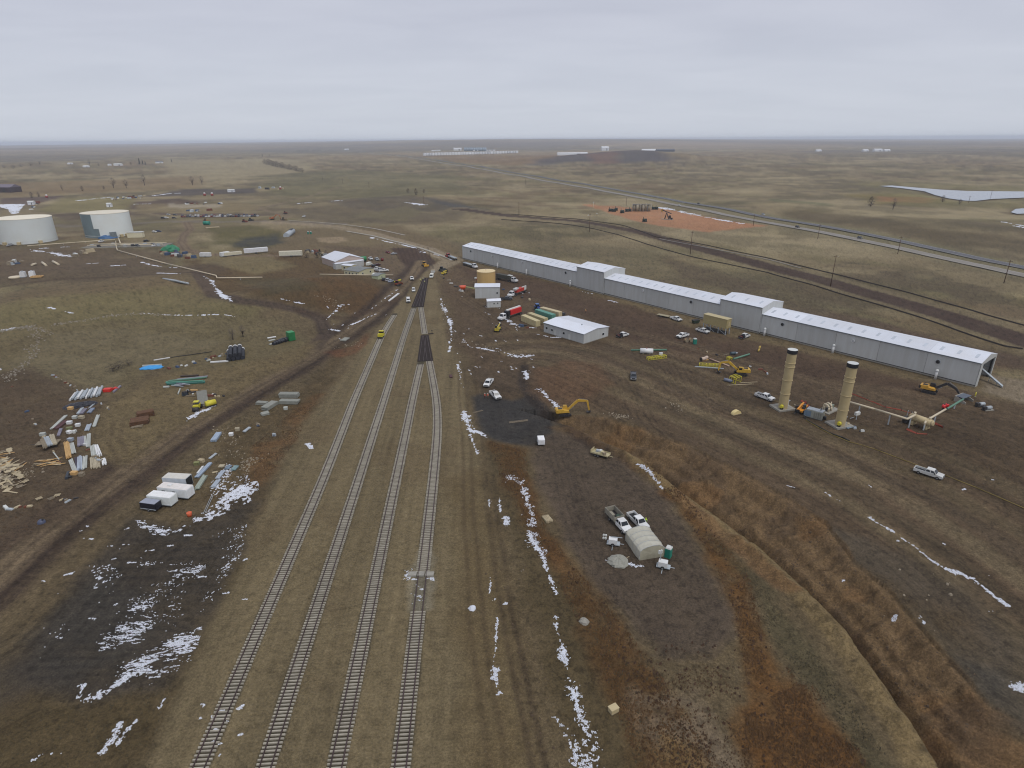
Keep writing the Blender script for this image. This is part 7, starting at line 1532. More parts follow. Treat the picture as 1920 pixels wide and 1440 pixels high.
for px, lb in ((1622,'white industrial building second along the far horizon group'),(1645,'yellowish white industrial building in the far horizon group'),(1534,'small white building alone near the horizon'),(1662,'low white building at the end of the far horizon group'),(650,'thin white barn far up the highway')): far_shed(px, 284 if px > 1000 else 281.5, 34 if px != 1645 else 50, 20, 7 if px != 1645 else 11, lb)
far_shed(222, 310.5, 26, 10, 5, 'white farmhouse beside the tall conifers', wm=M_FARW, rm=M_LAMP); far_shed(206, 310.5, 10, 7, 4, 'small white farm outbuilding nearest the farmhouse'); far_shed(299, 306, 24, 10, 5, 'white farmhouse alone beyond the conifers', rm=mat('grey_roof_dark', (96, 98, 106))); far_shed(162, 313.5, 18, 8, 3.5, 'low white shed beside the round farm tree'); far_shed(132, 308, 16, 8, 3.5, 'pale hut far behind the farm trees')
far_shed(10, 360, 44, 20, 8, 'long dark barn with a purple grey roof at the photo edge', wm=mat('dark_barn', (70, 58, 62), .8, .1), rm=mat('purple_grey_roof', (112, 104, 116), .6, .06), rz=-.15)
far_shed(434, 360, 10, 6, 3, 'white gabled shed on the distant dirt field', rm=M_LAMP); far_shed(60, 384, 7, 5, 4, 'small white gabled hut by the distant yard lane', rm=M_LAMP); far_shed(206, 388, 5, 5, 4, 'white cab or hut on dark ground beyond the tank', rm=M_LAMP)
for k, (px, py, c_, lb) in enumerate(((384,366.5,'rust red tank with white top, first of two on the distant field',0),(398,366.5,'rust red tank with white top, second of two on the distant field',0),(88,371,'red and white tank near the distant yard lane',0),(525,354,'red tank beyond the scrub on the distant slope',0)) if False else ()): pass
for px, py, lb in ((384,367,'rust red tank with white top, nearer the white gabled shed sign'),(398,367,'rust red tank with white top, standing closer to the dark field'),(88,371,'red and white tank near the distant yard lane'),(526,355,'red tank on the distant scrub slope')):
    q = G(px, py); t = thing('field_tank', q, 0, lb, 'tank'); MB().cyl((0, 0, 0), (0, 0, 3.2), 1.8, n=12).build('shell', mat('rust_red', (150, 62, 48), .6, .1), t); MB().cyl((0, 0, 3.2), (0, 0, 4.6), 1.8, 1.0, 12).build('top', M_FARW, t)
# distant clutter of scrap, machines and pallets beyond the tanks
r7 = random.Random(31)
cm_ = [M_DARK, M_WOODG, M_LAMP, M_GALV, mat('rust_scrap', (110, 64, 46), .8, .2), M_WOOD, mat('blue_scrap', (62, 80, 108), .6, .2)]
cn_ = ['dark', 'weathered', 'white', 'silvery', 'rusty', 'tan', 'bluish']
me_ = [MB().box(0, 0, .9, 2.6, 1.7, 1.8, 0, .85).mesh('scrap_piece', m_) for m_ in cm_]
def clutter(n, x0, x1, y0, y1, where, s0=.6, s1=1.6):
    for k in range(n):
        f = r7.random(); px = x0 + (x1 - x0) * f; py = y0 + (y1 - y0) * f + r7.uniform(-2.2, 2.2); j = r7.randrange(len(cm_)); o = obj('scrap_piece', me_[j], None, G(px, py), r7.uniform(0, PI))
        s_ = r7.uniform(s0, s1); o.scale = (s_ * r7.uniform(.8, 2.2), s_, s_ * r7.uniform(.4, 1.1)); tag(o, cn_[j] + ' piece of scrap ' + where, 'scrap', 'scrap ' + where)
clutter(21, 210, 272, 374, 369, 'along the distant storage lane', .8, 1.8); clutter(9, 58, 72, 393, 380, 'beside the white hut on the distant lane', .8, 1.5); clutter(21, 300, 366, 474, 486, 'in the heap below the green cover', .5, 1.4); clutter(7, 315, 352, 470, 476, 'close against the green cover', .5, 1.4)
clutter(12, 575, 612, 472, 480, 'behind the office barn', .5, 1.3); clutter(8, 484, 530, 355, 354, 'on the distant scrub slope', .8, 1.8); clutter(6, 355, 410, 397, 395, 'on the tan field behind the parked cars', 1, 2); clutter(11, 345, 415, 383, 382, 'along the far side of the pale field strip', .6, 1.2)
clutter(8, 15, 50, 497, 489, 'below the wide white tank', .6, 1.6); clutter(6, 140, 170, 480, 474, 'in the field past the wide tank', .6, 1.6); clutter(7, 818, 870, 512, 548, 'between the far switch and the tan tank', .3, .7); clutter(9, 880, 1000, 520, 566, 'around the grey tank shed', .3, .6); clutter(4, 965, 1000, 605, 620, 'in front of the tan containers', .4, .7)
clutter(18, 95, 210, 700, 770, 'strewn over the scrub at the yard edge', .12, .3); clutter(14, 0, 120, 690, 880, 'strewn through the dark scrub', .12, .3); clutter(16, 350, 420, 735, 745, 'around the yellow machines of the yard', .18, .4); clutter(14, 310, 430, 694, 664, 'in the debris line by the blue tarp', .2, .55); clutter(16, 120, 200, 790, 880, 'among the lumber stacks', .15, .4); clutter(12, 10, 150, 955, 935, 'on the grass below the scrap wood', .15, .4); clutter(8, 480, 520, 795, 820, 'by the concrete blocks', .2, .4)
clutter(12, 1490, 1620, 760, 810, 'around the stack bases', .15, .4); clutter(8, 1300, 1440, 650, 700, 'around the yellow racks', .15, .4)
# ------------------------------------------------------------------ trees and shrubs
M_TRUNK = mat('tree_bark', (82, 72, 66), .9, .2); M_CON = mat('conifer_needles', (44, 52, 48), .9, .25, .8); M_TWIG = mat('bare_twigs', (96, 86, 80), .9, .2, .8); M_SHR = mat('dry_shrub', (90, 76, 62), .9, .25, .8)
def tree(px, py, h, kind, label, group, w=None):
    q = G(px, py); t = thing('tree' if kind != 'shrub' else 'shrub', q, r7.uniform(0, 6), label, 'tree' if kind != 'shrub' else 'shrub', group)
    tr = MB(); tr.cyl((0, 0, 0), (0, 0, h * (.9 if kind == 'conifer' else .5)), h * .03 + .05, h * .012 + .02, 7)
    cr = MB(); w = w or h * (.2 if kind == 'conifer' else .38)
    def leaf(x_, y_, z_, s_):
        a = r7.uniform(0, 6.28); b2 = r7.uniform(-.7, .7); u = Vector((math.cos(a), math.sin(a), b2)).normalized() * s_; v = Vector((-math.sin(a), math.cos(a), r7.uniform(-.6, .9))).normalized() * s_ * .6
        c_ = Vector((x_, y_, z_)); cr.add([c_ - u, c_ + v, c_ + u, c_ - v], [(0, 1, 2, 3)])
    if kind == 'conifer':
        for k in range(170):
            f = r7.random() ** .8; rr_ = w * (1 - f) * r7.uniform(.3, 1.1) + .1; a = r7.uniform(0, 6.28); leaf(rr_ * math.cos(a), rr_ * math.sin(a), h * (.08 + .92 * f), h * .07)
        m_ = M_CON
    else:
        for k in range(9 if kind == 'bare' else 6):
            a = r7.uniform(0, 6.28); z0 = h * r7.uniform(.1, .45); e = (w * math.cos(a) * r7.uniform(.5, 1), w * math.sin(a) * r7.uniform(.5, 1), h * r7.uniform(.6, 1)); tr.cyl((0, 0, z0), e, h * .014 + .02, .02, 5)
        for k in range(190):
            a = r7.uniform(0, 6.28); f = r7.random(); rr_ = w * math.sqrt(r7.random()) * math.sin(PI * (.15 + .8 * f)); z_ = h * (.25 + .75 * f) if kind == 'bare' else h * (.05 + .95 * f); leaf(rr_ * math.cos(a), rr_ * math.sin(a), z_, h * (.035 if kind == 'bare' else .06))
        m_ = M_TWIG if kind == 'bare' else M_SHR
    if 'brush heap' in label: m_ = M_BRUSH
    tr.build('trunk', M_TRUNK, t); cr.build('crown', m_, t); return t
for px, py, h, k, lb in ((213,352,17,'bare','bare tree, largest of the group beyond the white tanks'),(237,352.5,14,'bare','spreading bare tree second beyond the white tanks'),(271,347.5,19,'bare','tall thin bare tree past the spreading one'),(361,347,16,'bare','bare tree alone near the dark tilled strip'),(379,346,15,'bare','slender bare tree close to another one on the field'),(195,355,6,'shrub','round dry shrub between the bare trees'),(155,358,8,'shrub','dry shrub nearest the white hut'),(117,357,9,'bare','small bare tree left over at the lane end'),(60,371,8,'shrub','dark bush in front of the long dark barn'),(73,369,7,'shrub','dark bush behind the white hut')): tree(px, py, h, k, lb, 'trees beyond the white tanks')
for px, py, h, k, lb in ((262,308,52,'conifer','tallest dark conifer at the farm'),(268,308.5,40,'conifer','dark conifer beside the tallest one'),(273,309,34,'conifer','shortest dark conifer at the farm'),(322,304.5,36,'conifer','dark conifer alone past the farmhouse'),(168,309,46,'bare','round bare tree above the low white shed'),(75,309,36,'bare','round bare tree at the end of the valley scrub'),(8,315,26,'shrub','dark scrub clump at the photo edge in the valley'),(25,316,28,'shrub','dark scrub clump second in the valley'),(40,313,28,'shrub','dark scrub clump third in the valley'),(58,311,26,'shrub','dark scrub clump nearest the round valley tree'),(492,294,34,'conifer','dark conifer at the remote farmstead'),(505,293,28,'bare','bare tree at the remote farmstead'),(246,309,24,'shrub','dark hedge shrub beside the white farmhouse'),(185,311,22,'shrub','dark hedge shrub between farm shed and house')): tree(px, py, h * .38, k, lb, 'trees of the distant farm', h * .3 if k == 'shrub' else None)
for k in range(22): f = k / 21; tree(497 + f * 70, 308 + f * 15.5 + r7.uniform(-.6, .6), r7.uniform(11, 17) * (1.3 - .5 * f), 'shrub', 'dark shrub of the windbreak row in the distant grass field', 'windbreak shrubs', 9 - 3 * f)
for k in range(9): tree(558 + k * 4.6 + (k > 4) * 6, 284.6 - .1 * k, 14, 'shrub', 'dark shrub of the faint row near the horizon', 'shrubs near the horizon', 13)
for px, py, h, lb in ((780,366,9,'dark round shrub in the hollow beyond the grade'),(765,362,7,'brown shrub beside the dark round one in the hollow'),(1632,387,11,'dark shrub alone on the plain past the highway'),(1674,393,12,'pale bare shrub near the lake track'),(1767,379,8,'dark shrub at the lake shore'),(795,362,6,'small brown shrub at the hollow rim'),(1799,383,6,'tiny shrub beside the lake track')): tree(px, py, h, 'shrub' if 'bare' not in lb else 'bare', lb, 'shrubs on the plain')
# brush heap and bare bush in the yard
for px, py, h, lb in ((212,697,2.6,'brown brush heap nearest the red frame'),(223,691,2.6,'brown brush heap in the middle of the brush line'),(242,685,2.2,'rounded brown brush heap at the end of the brush line'),(437,637,5,'bare bush with long thin stems behind the black culvert pipes'),(456,632,5,'second bare bush behind the black culvert pipes')): tree(px, py, h, 'shrub' if h < 3 else 'bare', lb, 'brush in the yard', h * 1.1 if h < 3 else None)
for k, (px, py) in enumerate(((575,483),(605,488),(600,479),(612,482),(595,484))): tree(px, py, 4.5, 'conifer' if k in (1, 2) else 'shrub', ('dry shrub', 'dark conifer nearest the barn', 'dark conifer behind the barn', 'dry shrub', 'dry shrub')[k] + ' in the scrap ground behind the office barn', 'shrubs behind the barn', 2.5)
# ------------------------------------------------------------------ people
def person(px, py, face, top, legs, hat, label, hi=True):
    q = G(px, py); V = [(0, 0, .98), (0, .01, 1.2), (0, 0, 1.42), (0, .01, 1.54), (0, .02, 1.68), (.11, 0, .92), (.13, .03, .5), (.12, -.03, .08), (.13, .14, .04), (-.11, 0, .92), (-.13, -.05, .5), (-.12, -.12, .08), (-.13, .04, .04),
         (.21, 0, 1.40), (.27, .02, 1.14), (.27, .14, .92), (.27, .18, .84), (-.21, 0, 1.40), (-.27, .0, 1.14), (-.26, .13, .92), (-.26, .18, .84)]
    E_ = [(0, 1), (1, 2), (2, 3), (3, 4), (0, 5), (5, 6), (6, 7), (7, 8), (0, 9), (9, 10), (10, 11), (11, 12), (2, 13), (13, 14), (14, 15), (15, 16), (2, 17), (17, 18), (18, 19), (19, 20)]
    R_ = [.15, .15, .16, .065, .105, .1, .075, .055, .045, .1, .075, .055, .045, .075, .055, .045, .04, .075, .055, .045, .04]
    me = bpy.data.meshes.new('person_skeleton'); me.from_pydata(V, E_, []); o = bpy.data.objects.new('person_tmp', me); COL.objects.link(o)
    md = o.modifiers.new('s', 'SKIN'); o.modifiers.new('d', 'SUBSURF').levels = 1
    for k, r_ in enumerate(R_): o.data.skin_vertices[0].data[k].radius = (r_, r_)
    o.data.skin_vertices[0].data[0].use_root = True
    dg = bpy.context.evaluated_depsgraph_get(); m2 = bpy.data.meshes.new_from_object(o.evaluated_get(dg)); bpy.data.objects.remove(o)
    m2.materials.clear()
    for m_ in (paint(legs), paint(top), M_SKIN, M_BLACK): m2.materials.append(m_)
    for p in m2.polygons:
        c_ = p.center; z_ = c_[2]; ax = abs(c_[0]); p.use_smooth = True
        p.material_index = 3 if z_ < .11 else 2 if (z_ > 1.52 or (ax > .2 and z_ < .93 and z_ > .75)) else 0 if z_ < .98 and ax < .24 else 1
    b = obj('person', m2, None, q, face); tag(b, label, 'person')
    MB().dome(0, .03, 1.72, .125, .12, 12, 3).cyl((0, .05, 1.71), (0, .05, 1.73), .16, n=12).build('hard_hat', paint(hat), b)
    v = MB(); v.loft([(-.2, -.15, 1.0), (.2, -.15, 1.0), (.2, .17, 1.0), (-.2, .17, 1.0)], [(-.19, -.14, 1.44), (.19, -.14, 1.44), (.19, .16, 1.44), (-.19, .16, 1.44)]); vo = v.build('safety_vest', paint(top), b)
    s_ = MB(); s_.box(0, .012, 1.12, .42, .34, .05); s_.box(0, .012, 1.3, .42, .34, .04); s_.build('reflective_band', M_LAMP, vo)
    fc = MB(); fc.box(-.035, .118, 1.69, .02, .02, .012); fc.box(.035, .118, 1.69, .02, .02, .012); fc.box(0, .13, 1.655, .02, .03, .035); fc.box(0, .12, 1.615, .05, .012, .01); fc.build('face', M_BLACK, b)
    return b
person(1210.5, 984.5, .6, (190, 230, 40), (50, 60, 50), (180, 210, 40), 'worker in a lime yellow jacket beside the white pickup at the shelter')
person(909, 747, -1.2, (206, 74, 44), (96, 66, 56), (226, 226, 220), 'worker in orange on the dark gravel, farther from the white pickup')
person(915, 747, 1.2, (206, 84, 48), (104, 76, 64), (226, 226, 220), 'worker in orange on the dark gravel, standing closest to the white pickup')
person(788.5, 528.5, .2, (206, 214, 60), (60, 60, 60), (226, 226, 200), 'worker in yellow at the dark switch ties, nearer the white pickup'); person(793.5, 526, .8, (214, 210, 120), (60, 60, 70), (230, 230, 220), 'worker in pale yellow at the dark switch ties, nearer the van'); person(796, 532, .1, (210, 210, 110), (60, 60, 70), (230, 230, 220), 'worker in pale clothing on the dark switch ties, nearest the tracks')
person(1098, 587, .1, (190, 120, 50), (60, 58, 56), (220, 200, 90), 'worker walking alone between the workshop and the long shed')

# ------------------------------------------------------------------ snow lying in drifts
SN_V = []; SN_F = []
def snow_cells(x, y, c, z):
    global SN_V, SN_F
    n = len(x)
    if not n: return
    w = c * rng.uniform(.45, 1.0, n); an = rng.uniform(0, 1.5, n); cx = np.cos(an) * w; sx = np.sin(an) * w; h = .03 + c * rng.uniform(.1, .3, n)
    q = np.stack([np.stack([cx, sx], 1), np.stack([-sx, cx], 1), np.stack([-cx, -sx], 1), np.stack([sx, -cx], 1)], 1) * rng.uniform(.75, 1.3, (n, 4, 1))
    lo = np.concatenate([np.stack([x, y], 1)[:, None] + q, np.repeat((z - .03)[:, None, None], 4, 1)], 2)
    hi = np.concatenate([np.stack([x, y], 1)[:, None] + q * .72, np.repeat((z + h)[:, None, None], 4, 1)], 2)
    o = len(SN_V); SN_V += np.concatenate([lo, hi], 1).reshape(-1, 3).tolist()
    base = np.array([(4, 5, 6, 7), (0, 1, 5, 4), (1, 2, 6, 5), (2, 3, 7, 6), (3, 0, 4, 7)])
    SN_F += (o + 8 * np.arange(n)[:, None, None] + base[None]).reshape(-1, 4).tolist()
def snow_area(P, dens, ws, seed, c, soft=1.0, stretch=None):
    x0, y0 = P.min(0) - 1; x1, y1 = P.max(0) + 1
    xs = np.arange(x0, x1, c); ys = np.arange(y0, y1, c); X, Y = np.meshgrid(xs, ys); X = X.ravel() + rng.uniform(-.4, .4, X.size) * c; Y = Y.ravel() + rng.uniform(-.4, .4, Y.size) * c
    s = np.clip(poly_sd(X, Y, P) / soft, -1, 1)
    u, v = X, Y
    if stretch:
        a, k = stretch; u = X * math.cos(a) + Y * math.sin(a); v = (-X * math.sin(a) + Y * math.cos(a)) * k
    n_ = .45 * fbm(u, v, ws * 1.5, 3, seed) + .95 * fbm(u, v, ws * .3, 4, seed + 1) + .45 * fbm(X, Y, 4.5, 2, seed + 2)
    m_ = (n_ + .25 * s > 1.06 - 1.4 * dens) & (s > -.6); X = X[m_]; Y = Y[m_]
    snow_cells(X, Y, c, H(X, Y))
def snow_line(pts, hw, dens, seed, c=None, ws=1.5):
    P = pl(pts); d0 = np.hypot(*P.mean(0)); c = c or max(.09, d0 / 1000); ws = ws * max(.7, min(3, d0 / 130))
    x0, y0 = P.min(0) - hw * 2 - 1; x1, y1 = P.max(0) + hw * 2 + 1; X, Y = np.meshgrid(np.arange(x0, x1, c), np.arange(y0, y1, c)); X = X.ravel() + rng.uniform(-.4, .4, X.size) * c; Y = Y.ravel() + rng.uniform(-.4, .4, Y.size) * c
    d, s, t = seg_dist(X, Y, P); k = d < hw * 1.8; X = X[k]; Y = Y[k]; d = d[k]; t = t[k]; s = s[k]
    wob = fbm(t, t * 0, ws * 3, 3, seed + 9) * hw * .7; d = np.abs(d * s - wob)
    n_ = .5 * fbm(X, Y, ws, 3, seed) + 1.1 * fbm(X, Y, ws * .28, 4, seed + 1); g = fbm(t, t * 0, ws * 3.5, 3, seed + 5)
    m_ = (n_ + .75 * (1 - d / hw) + .75 * g > 1.19 - 1.0 * dens); X = X[m_]; Y = Y[m_]; snow_cells(X, Y, c, H(X, Y))
SL = [([(871,772),(875,790),(881,804),(893,810),(906,818)],1.0,.75),([(881,804),(884,820),(890,838),(893,850)],.5,.6),([(945,890),(960,898),(975,904)],1.2,.8),([(972,903),(984,915),(990,935),(997,962),(999,985)],.9,.6),([(993,1005),(1003,1020),(1013,1035)],1.1,.85),([(1013,1035),(1022,1060),(1032,1085),(1044,1116)],.45,.7),
      ([(1040,1160),(1048,1190),(1054,1225)],.55,.75),([(1054,1225),(1062,1260),(1072,1285),(1077,1300)],.8,.65),([(1077,1300),(1086,1330),(1092,1360)],.7,.7),([(932,1158),(930,1190),(929,1215),(926,1245)],.25,.6),([(927,1255),(928,1275),(934,1300)],.5,.75),([(937,935),(938,960)],.4,.7),([(917,938),(919,955)],.3,.6),([(919,1075),(919,1110)],.25,.6),([(948,972),(950,982)],.5,.8),
      ([(1197,875),(1214,890),(1228,903),(1242,917)],.38,.75),([(1546,924),(1562,936),(1575,942)],.35,.7),([(1629,972),(1648,984),(1664,993),(1674,998)],.42,.75),([(1690,1010),(1715,1025),(1748,1052),(1762,1058)],.35,.55),([(1750,1053),(1775,1068),(1800,1076),(1822,1084)],.5,.65),([(1824,1085),(1845,1101),(1862,1116),(1890,1134)],.42,.85),([(1720,1160),(1732,1173)],.7,.6),([(1906,1287),(1925,1282)],.6,.8),([(1425,895),(1470,910),(1500,918)],.3,.4),
      ([(826,560),(832,575),(838,590),(842,605)],1.2,.36),([(842,595),(848,625),(846,640)],.9,.4),([(843,640),(842,660)],.6,.6),([(868,637),(880,650),(905,655),(940,662),(965,668),(992,669)],1.0,.3),([(856,685),(862,700),(868,725),(880,730)],.8,.4),([(952,668),(975,670),(996,668)],1.6,.8),
      ([(386,533),(398,540),(410,557),(425,572),(440,581)],1.1,.68),([(532,577),(552,580),(585,582)],.8,.6),([(612,602),(628,590),(640,580),(655,578)],1.1,.42),([(620,618),(640,620)],.8,.65),([(638,618),(665,608),(690,597),(710,588)],.9,.38),([(690,587),(722,565),(748,545)],.5,.3),([(0,637),(30,633),(65,630)],1.5,.35),([(95,600),(160,610),(260,598),(300,597),(330,598)],.9,.34),([(330,598),(420,597),(440,600)],.7,.28),
      ([(940,592),(960,607),(985,614),(1005,615)],1.5,.75),([(1005,627),(1030,632),(1060,633)],.8,.5),([(1140,562),(1160,568)],1.0,.6),([(1085,545),(1110,550)],.8,.4),([(984,700),(987,715)],.8,.7),([(1010,735),(1025,750),(1045,765)],1.0,.6),([(820,425),(845,428)],1.0,.0001),
      ([(1235,389.5),(1258,392),(1285,399),(1305,403)],5,.8),([(1305,403),(1335,409),(1390,419)],3.2,.75),([(560,383),(600,381),(650,380)],5,.35),([(765,384),(790,386)],5,.7),([(625,383),(650,381)],4,.4),([(1880,420),(1900,424),(1925,430)],3,.5),([(1898,428),(1925,432)],3,.5),
      ([(70,470),(100,476),(122,480),(135,482)],2.6,.7),([(55,468),(85,466)],2,.6),([(108,464),(130,463)],1.5,.6),([(265,495),(300,504),(330,507)],1.6,.5),([(165,499),(185,497)],1.2,.5),([(215,505),(238,502)],1.2,.6),([(300,523),(340,531)],2.4,.5),([(150,376),(170,374),(208,371)],4,.7),([(290,368),(315,364),(344,362)],4,.7),([(250,383),(280,382)],3,.6),
      ([(352,788),(372,774),(390,768)],.8,.7),([(388,768),(400,762)],.7,.85),([(358,786),(352,783)],.5,.6),([(855,425),(845,436),(830,442)],3,.0),([(578,832),(584,840)],.6,.95),([(1140,1052),(1160,1060)],.5,.5),([(1168,1056),(1182,1058)],.5,.8),([(1187,1060),(1206,1062)],.4,.4),([(766,1075),(764,1083)],.9,.9),([(770,1087),(795,1086),(812,1085)],.5,.7),([(780,1096),(790,1103)],.35,.5),([(783,1105),(792,1105)],.3,.85),([(774,1115),(778,1116)],.4,.8),([(780,1119),(790,1119)],.3,.8),([(783,1125),(790,1126)],.3,.85),([(770,1130),(776,1133)],.3,.5),
      ([(165,1311),(190,1300),(212,1285),(236,1268)],1.0,.7),([(190,1412),(204,1392),(214,1375),(226,1355)],.55,.75),([(222,1395),(238,1370),(250,1355)],.4,.5),([(300,1330),(318,1295)],.4,.4),([(146,1305),(153,1293),(158,1283)],.35,.6),([(60,1428),(85,1412)],.5,.5),([(0,1432),(8,1420)],.4,.7),([(90,1411),(122,1413)],.3,.6)]
for k in range(48):
    px = random.uniform(70, 460); py = random.uniform(985, 1300)
    SL.append(([(px, py), (px + random.uniform(4, 14), py - random.uniform(-1, 4))], random.uniform(.12, .3), random.uniform(.45, .8)))
for k in range(60):
    px = random.uniform(850, 1000); py = random.uniform(545, 700); SL.append(([(px, py), (px + random.uniform(1, 5), py + random.uniform(0, 3))], random.uniform(.12, .32), .55))
for k in range(40):
    px, py = random.choice([(random.uniform(600, 720), random.uniform(570, 640)), (random.uniform(360, 470), random.uniform(1290, 1430)), (random.uniform(900, 1000), random.uniform(850, 1200)), (random.uniform(1550, 1900), random.uniform(900, 1180))])
    SL.append(([(px, py), (px + random.uniform(1, 6), py + random.uniform(-3, 3))], random.uniform(.12, .35), .65))
SL += [([(847,487),(830,481),(808,475),(790,472)], 1.6, .7), ([(800,473),(770,463),(740,456),(695,446)], 1.3, .55)]
for k, (pts, hw, dn) in enumerate(SL):
    if dn > .01: snow_line(pts, hw, dn, 500 + k * 3)
for pts, dn, ws, st in (([(1040,1345),(1058,1348),(1075,1370),(1092,1395),(1108,1450),(1085,1455),(1068,1420),(1050,1380)], .54, 1.2, None), ([(1090,1345),(1103,1352),(1112,1370),(1124,1410),(1128,1460),(1112,1460),(1100,1400)], .54, 1.2, None),
        ([(252,972),(275,985),(318,994),(312,1002),(280,1000)], .62, 2, (.1, 3)), ([(300,1000),(340,990),(392,958),(438,915),(478,905),(486,925),(462,942),(420,962),(370,985),(320,1003)], .52, 2.2, None),
        ([(390,905),(425,872),(450,880),(478,905),(440,940),(410,955)], .42, 1.6, None), ([(262,1050),(320,1052),(320,1064),(262,1062)], .45, 2, (.1, 4)), ([(320,1060),(380,1060),(378,1092),(320,1090)], .42, 1.8, (.1, 4)), ([(170,1060),(240,1065),(230,1110),(160,1110)], .22, 1.2, None),
        ([(225,1170),(285,1160),(270,1205),(215,1205)], .4, 1.8, (.15, 4)), ([(235,1240),(300,1205),(372,1180),(358,1235),(300,1275),(275,1285),(285,1250)], .52, 2.0, (.3, 3)), ([(190,1270),(240,1240),(300,1225),(290,1260),(230,1275)], .45, 1.8, (.2, 3)), ([(400,1000),(470,980),(440,1080),(380,1160),(360,1150),(410,1060)], .24, 1.2, (1.2, 3)),
        ([(250,1120),(290,1130),(285,1160),(245,1150)], .35, 1.4, (.1, 3)), ([(60,1180),(130,1165),(125,1200),(60,1205)], .18, 1, None), ([(200,1110),(350,1080),(330,1200),(180,1230)], .2, 1.1, (.15, 3)), ([(0,384),(41,383),(32,392),(27,400),(23,392),(0,387)], .8, 12, None)):
    P = pl(pts); snow_area(P, dn, ws, 900 + int(pts[0][0]), max(.09, np.hypot(*P.mean(0)) / 1000), 1.0 if P[:, 1].mean() < 300 else 6, st)
me = bpy.data.meshes.new('snow'); me.from_pydata(SN_V, [], SN_F); me.materials.append(M_SNOW); me.polygons.foreach_set('use_smooth', [False] * len(me.polygons)); o = obj('snow', me); o['kind'] = 'stuff'
# ------------------------------------------------------------------ stones and clods
def scatter(name, m2, specs, smin, smax, sides=5, squash=.6):
    V = []; F_ = []
    for pts, hw, n in specs:
        P = pl(pts); seg = np.linalg.norm(np.diff(P, axis=0), axis=1); cs = np.concatenate([[0], np.cumsum(seg)]); tt = rng.uniform(0, cs[-1], n)
        X = np.interp(tt, cs, P[:, 0]) + rng.normal(0, hw * .5, n); Y = np.interp(tt, cs, P[:, 1]) + rng.normal(0, hw * .5, n); Z = H(X, Y)
        for x_, y_, z_ in zip(X, Y, Z):
            s_ = random.uniform(smin, smax) * (1 + .6 * (random.random() < .1)); o = len(V); a0_ = random.random() * 6
            for k in range(sides): a = a0_ + 2 * PI * k / sides; r_ = s_ * random.uniform(.7, 1.2); V.append((x_ + r_ * math.cos(a), y_ + r_ * math.sin(a), z_ - .05)); V.append((x_ + r_ * .6 * math.cos(a + .3), y_ + r_ * .6 * math.sin(a + .3), z_ + s_ * squash))
            for k in range(sides): j = (k + 1) % sides; F_.append((o + 2 * k, o + 2 * j, o + 2 * j + 1, o + 2 * k + 1))
            F_.append(tuple(o + 2 * k + 1 for k in range(sides)))
    me = bpy.data.meshes.new(name); me.from_pydata(V, [], F_); me.materials.append(m2); o = obj(name, me); o['kind'] = 'stuff'; return o
scatter('rubble', mat('field_stone', (146, 138, 124), .95, .3, 1), [([(-5,638),(30,634),(66,630)],1.8,150),([(66,632),(78,645),(64,672),(40,695),(18,712),(25,722)],2.4,230),([(80,632),(100,640)],1.2,30),([(100,628),(160,617),(220,605),(265,599),(330,598)],1.5,190)], .12, .40)
scatter('rubble', mat('pale_stone', (150, 139, 120), .95, .2, 1), [([(420,800),(445,860),(470,880),(490,850)],3,90),([(455,880),(475,860)],2,60),([(1145,780),(1175,783)],2.2,70),([(1260,755),(1280,770)],2.5,30),([(600,570),(650,585)],3,60),([(310,480),(365,490)],6,120),([(20,905),(60,880)],4,90),([(860,640),(990,668)],2.6,50),([(820,545),(850,640)],1.6,50),([(1800,1090),(1700,1150)],5,12),([(640,650),(690,640)],4,24)], .09, .27)
scatter('clods', mat('soil_clod', (90, 75, 58), .95, .25, 1), [([(1100,785),(1290,838),(1467,930),(1602,1056),(1749,1206),(1880,1350)],2.6,260),([(1290,900),(1480,1020),(1640,1180),(1800,1360)],4,500),([(930,900),(960,1100),(1000,1300),(1020,1440)],4,260),([(985,700),(985,738),(1050,790)],1.2,120),([(1000,690),(1100,720),(1200,760)],7,160),([(1450,800),(1700,870),(1900,950)],12,260),([(560,700),(450,800),(330,900)],5,200),([(100,720),(30,800),(80,900)],9,260)], .06, .2)
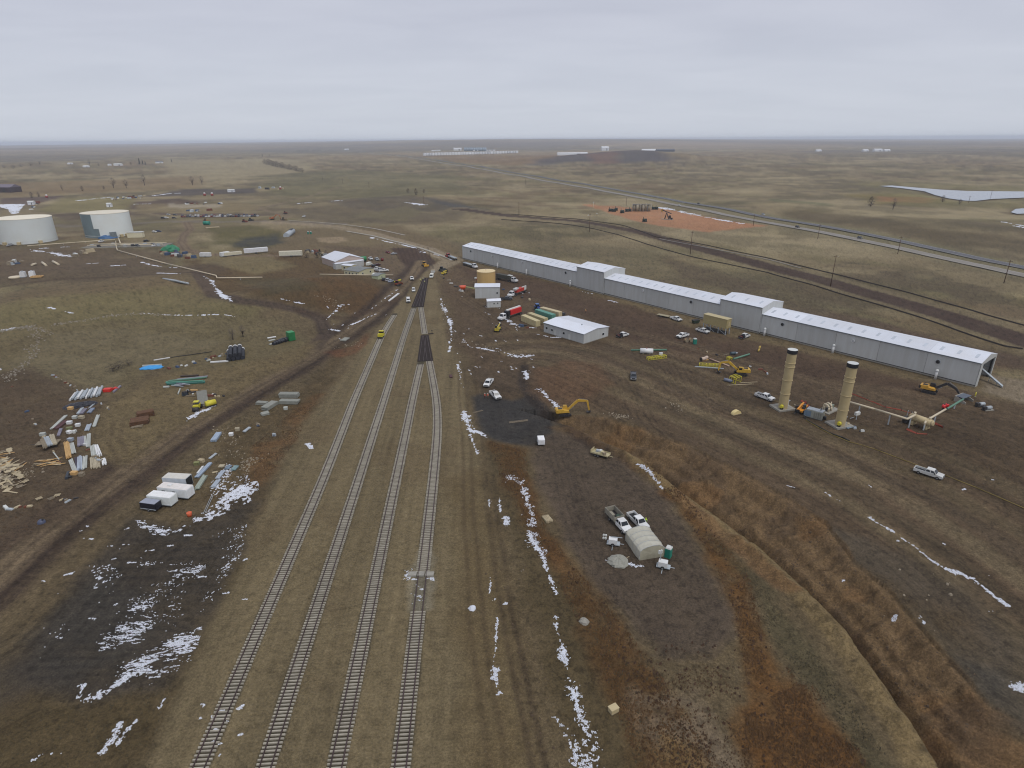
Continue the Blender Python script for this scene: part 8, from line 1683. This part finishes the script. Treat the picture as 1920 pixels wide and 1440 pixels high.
# ------------------------------------------------------------------ weeds as small tufts
def tufts(name, m2, polys, n, hmin, hmax, seed, thr=-.15):
    V = []; F_ = []; r_ = np.random.default_rng(seed)
    for pts, cnt in zip(polys, n):
        P = pl(pts); lo, hi = P.min(0), P.max(0); X = r_.uniform(lo[0], hi[0], cnt * 6); Y = r_.uniform(lo[1], hi[1], cnt * 6)
        k = inside(X, Y, P) & (fbm(X, Y, 4, 3, seed) > thr); X = X[k][:cnt]; Y = Y[k][:cnt]; Z = H(X, Y)
        for x_, y_, z_ in zip(X, Y, Z):
            h = r_.uniform(hmin, hmax); w = h * .55; o = len(V); a = r_.uniform(0, 3)
            for q_ in range(4):
                b2 = a + q_ * PI / 2; V.append((x_ + w * math.cos(b2), y_ + w * math.sin(b2), z_ - .03))
            V.append((x_ + r_.uniform(-.1, .1), y_ + r_.uniform(-.1, .1), z_ + h)); V.append((x_ + w * .6, y_ + w * .5, z_ + h * .7))
            F_ += [(o, o + 1, o + 4), (o + 1, o + 2, o + 4), (o + 2, o + 3, o + 4), (o + 3, o, o + 4), (o, o + 1, o + 5)]
    me = bpy.data.meshes.new(name); me.from_pydata(V, [], F_); me.materials.append(m2); o = obj(name, me); o['kind'] = 'stuff'; return o
O3 = [(1430,1265),(1530,1290),(1600,1400),(1650,1560),(1390,1560),(1400,1340)]
tufts('weeds', mat('rust_weeds', (98, 73, 45), .95, .25, .5), [O1, O2, O3], [4200, 3400, 1700], .12, .34, 41)
tufts('weeds', mat('rust_bushes', (78, 58, 42), .95, .3, .5), [[(1230,1215),(1380,1180),(1400,1330),(1290,1440),(1180,1300)], O1, O2], [120, 260, 200], .22, .5, 49)
tufts('weeds', mat('dull_weeds', (84, 76, 56), .95, .3, .5), [[(1325,1000),(1420,1080),(1500,1190),(1600,1320),(1690,1460),(1640,1500),(1560,1340),(1450,1230),(1430,1150),(1380,1060)], O1, [(420,800),(600,690),(640,690),(540,830),(480,930),(440,960)], [(-200,1380),(180,1320),(330,1260),(280,1440),(180,1600),(-300,1600)]], [900, 1800, 1300, 900], .1, .26, 43)
tufts('weeds', mat('brown_weeds', (92, 70, 48), .95, .3, .5), [[(470,840),(560,760),(600,740),(560,820),(500,900)], [(1230,1280),(1330,1240),(1400,1330),(1400,1480),(1280,1560)], [(-60,720),(110,715),(200,760),(130,850),(60,1010),(-120,1090)], [(560,540),(740,570),(690,600),(600,585)]], [900, 700, 900, 700], .1, .3, 47)
# ------------------------------------------------------------------ thin haze over the whole plain
_lo = float(GZ.min()) - 4; _hi = max(float(GZ.max()), CAM_H) + 4
hb = MB(); hb.box(0, 0, (_lo + _hi) / 2, 53500, 53500, _hi - _lo)
hm = bpy.data.materials.new('haze_air'); hm.use_nodes = True; hn = hm.node_tree; hn.nodes.clear()
ho = hn.nodes.new('ShaderNodeOutputMaterial'); hv = hn.nodes.new('ShaderNodeVolumePrincipled')
hv.inputs['Color'].default_value = (.78, .86, 1.0, 1); hv.inputs['Density'].default_value = 8.5e-5; hv.inputs['Anisotropy'].default_value = 0.0
hn.links.new(hv.outputs[0], ho.inputs['Volume'])
hz_o = hb.build('haze', hm); hz_o['kind'] = 'stuff'
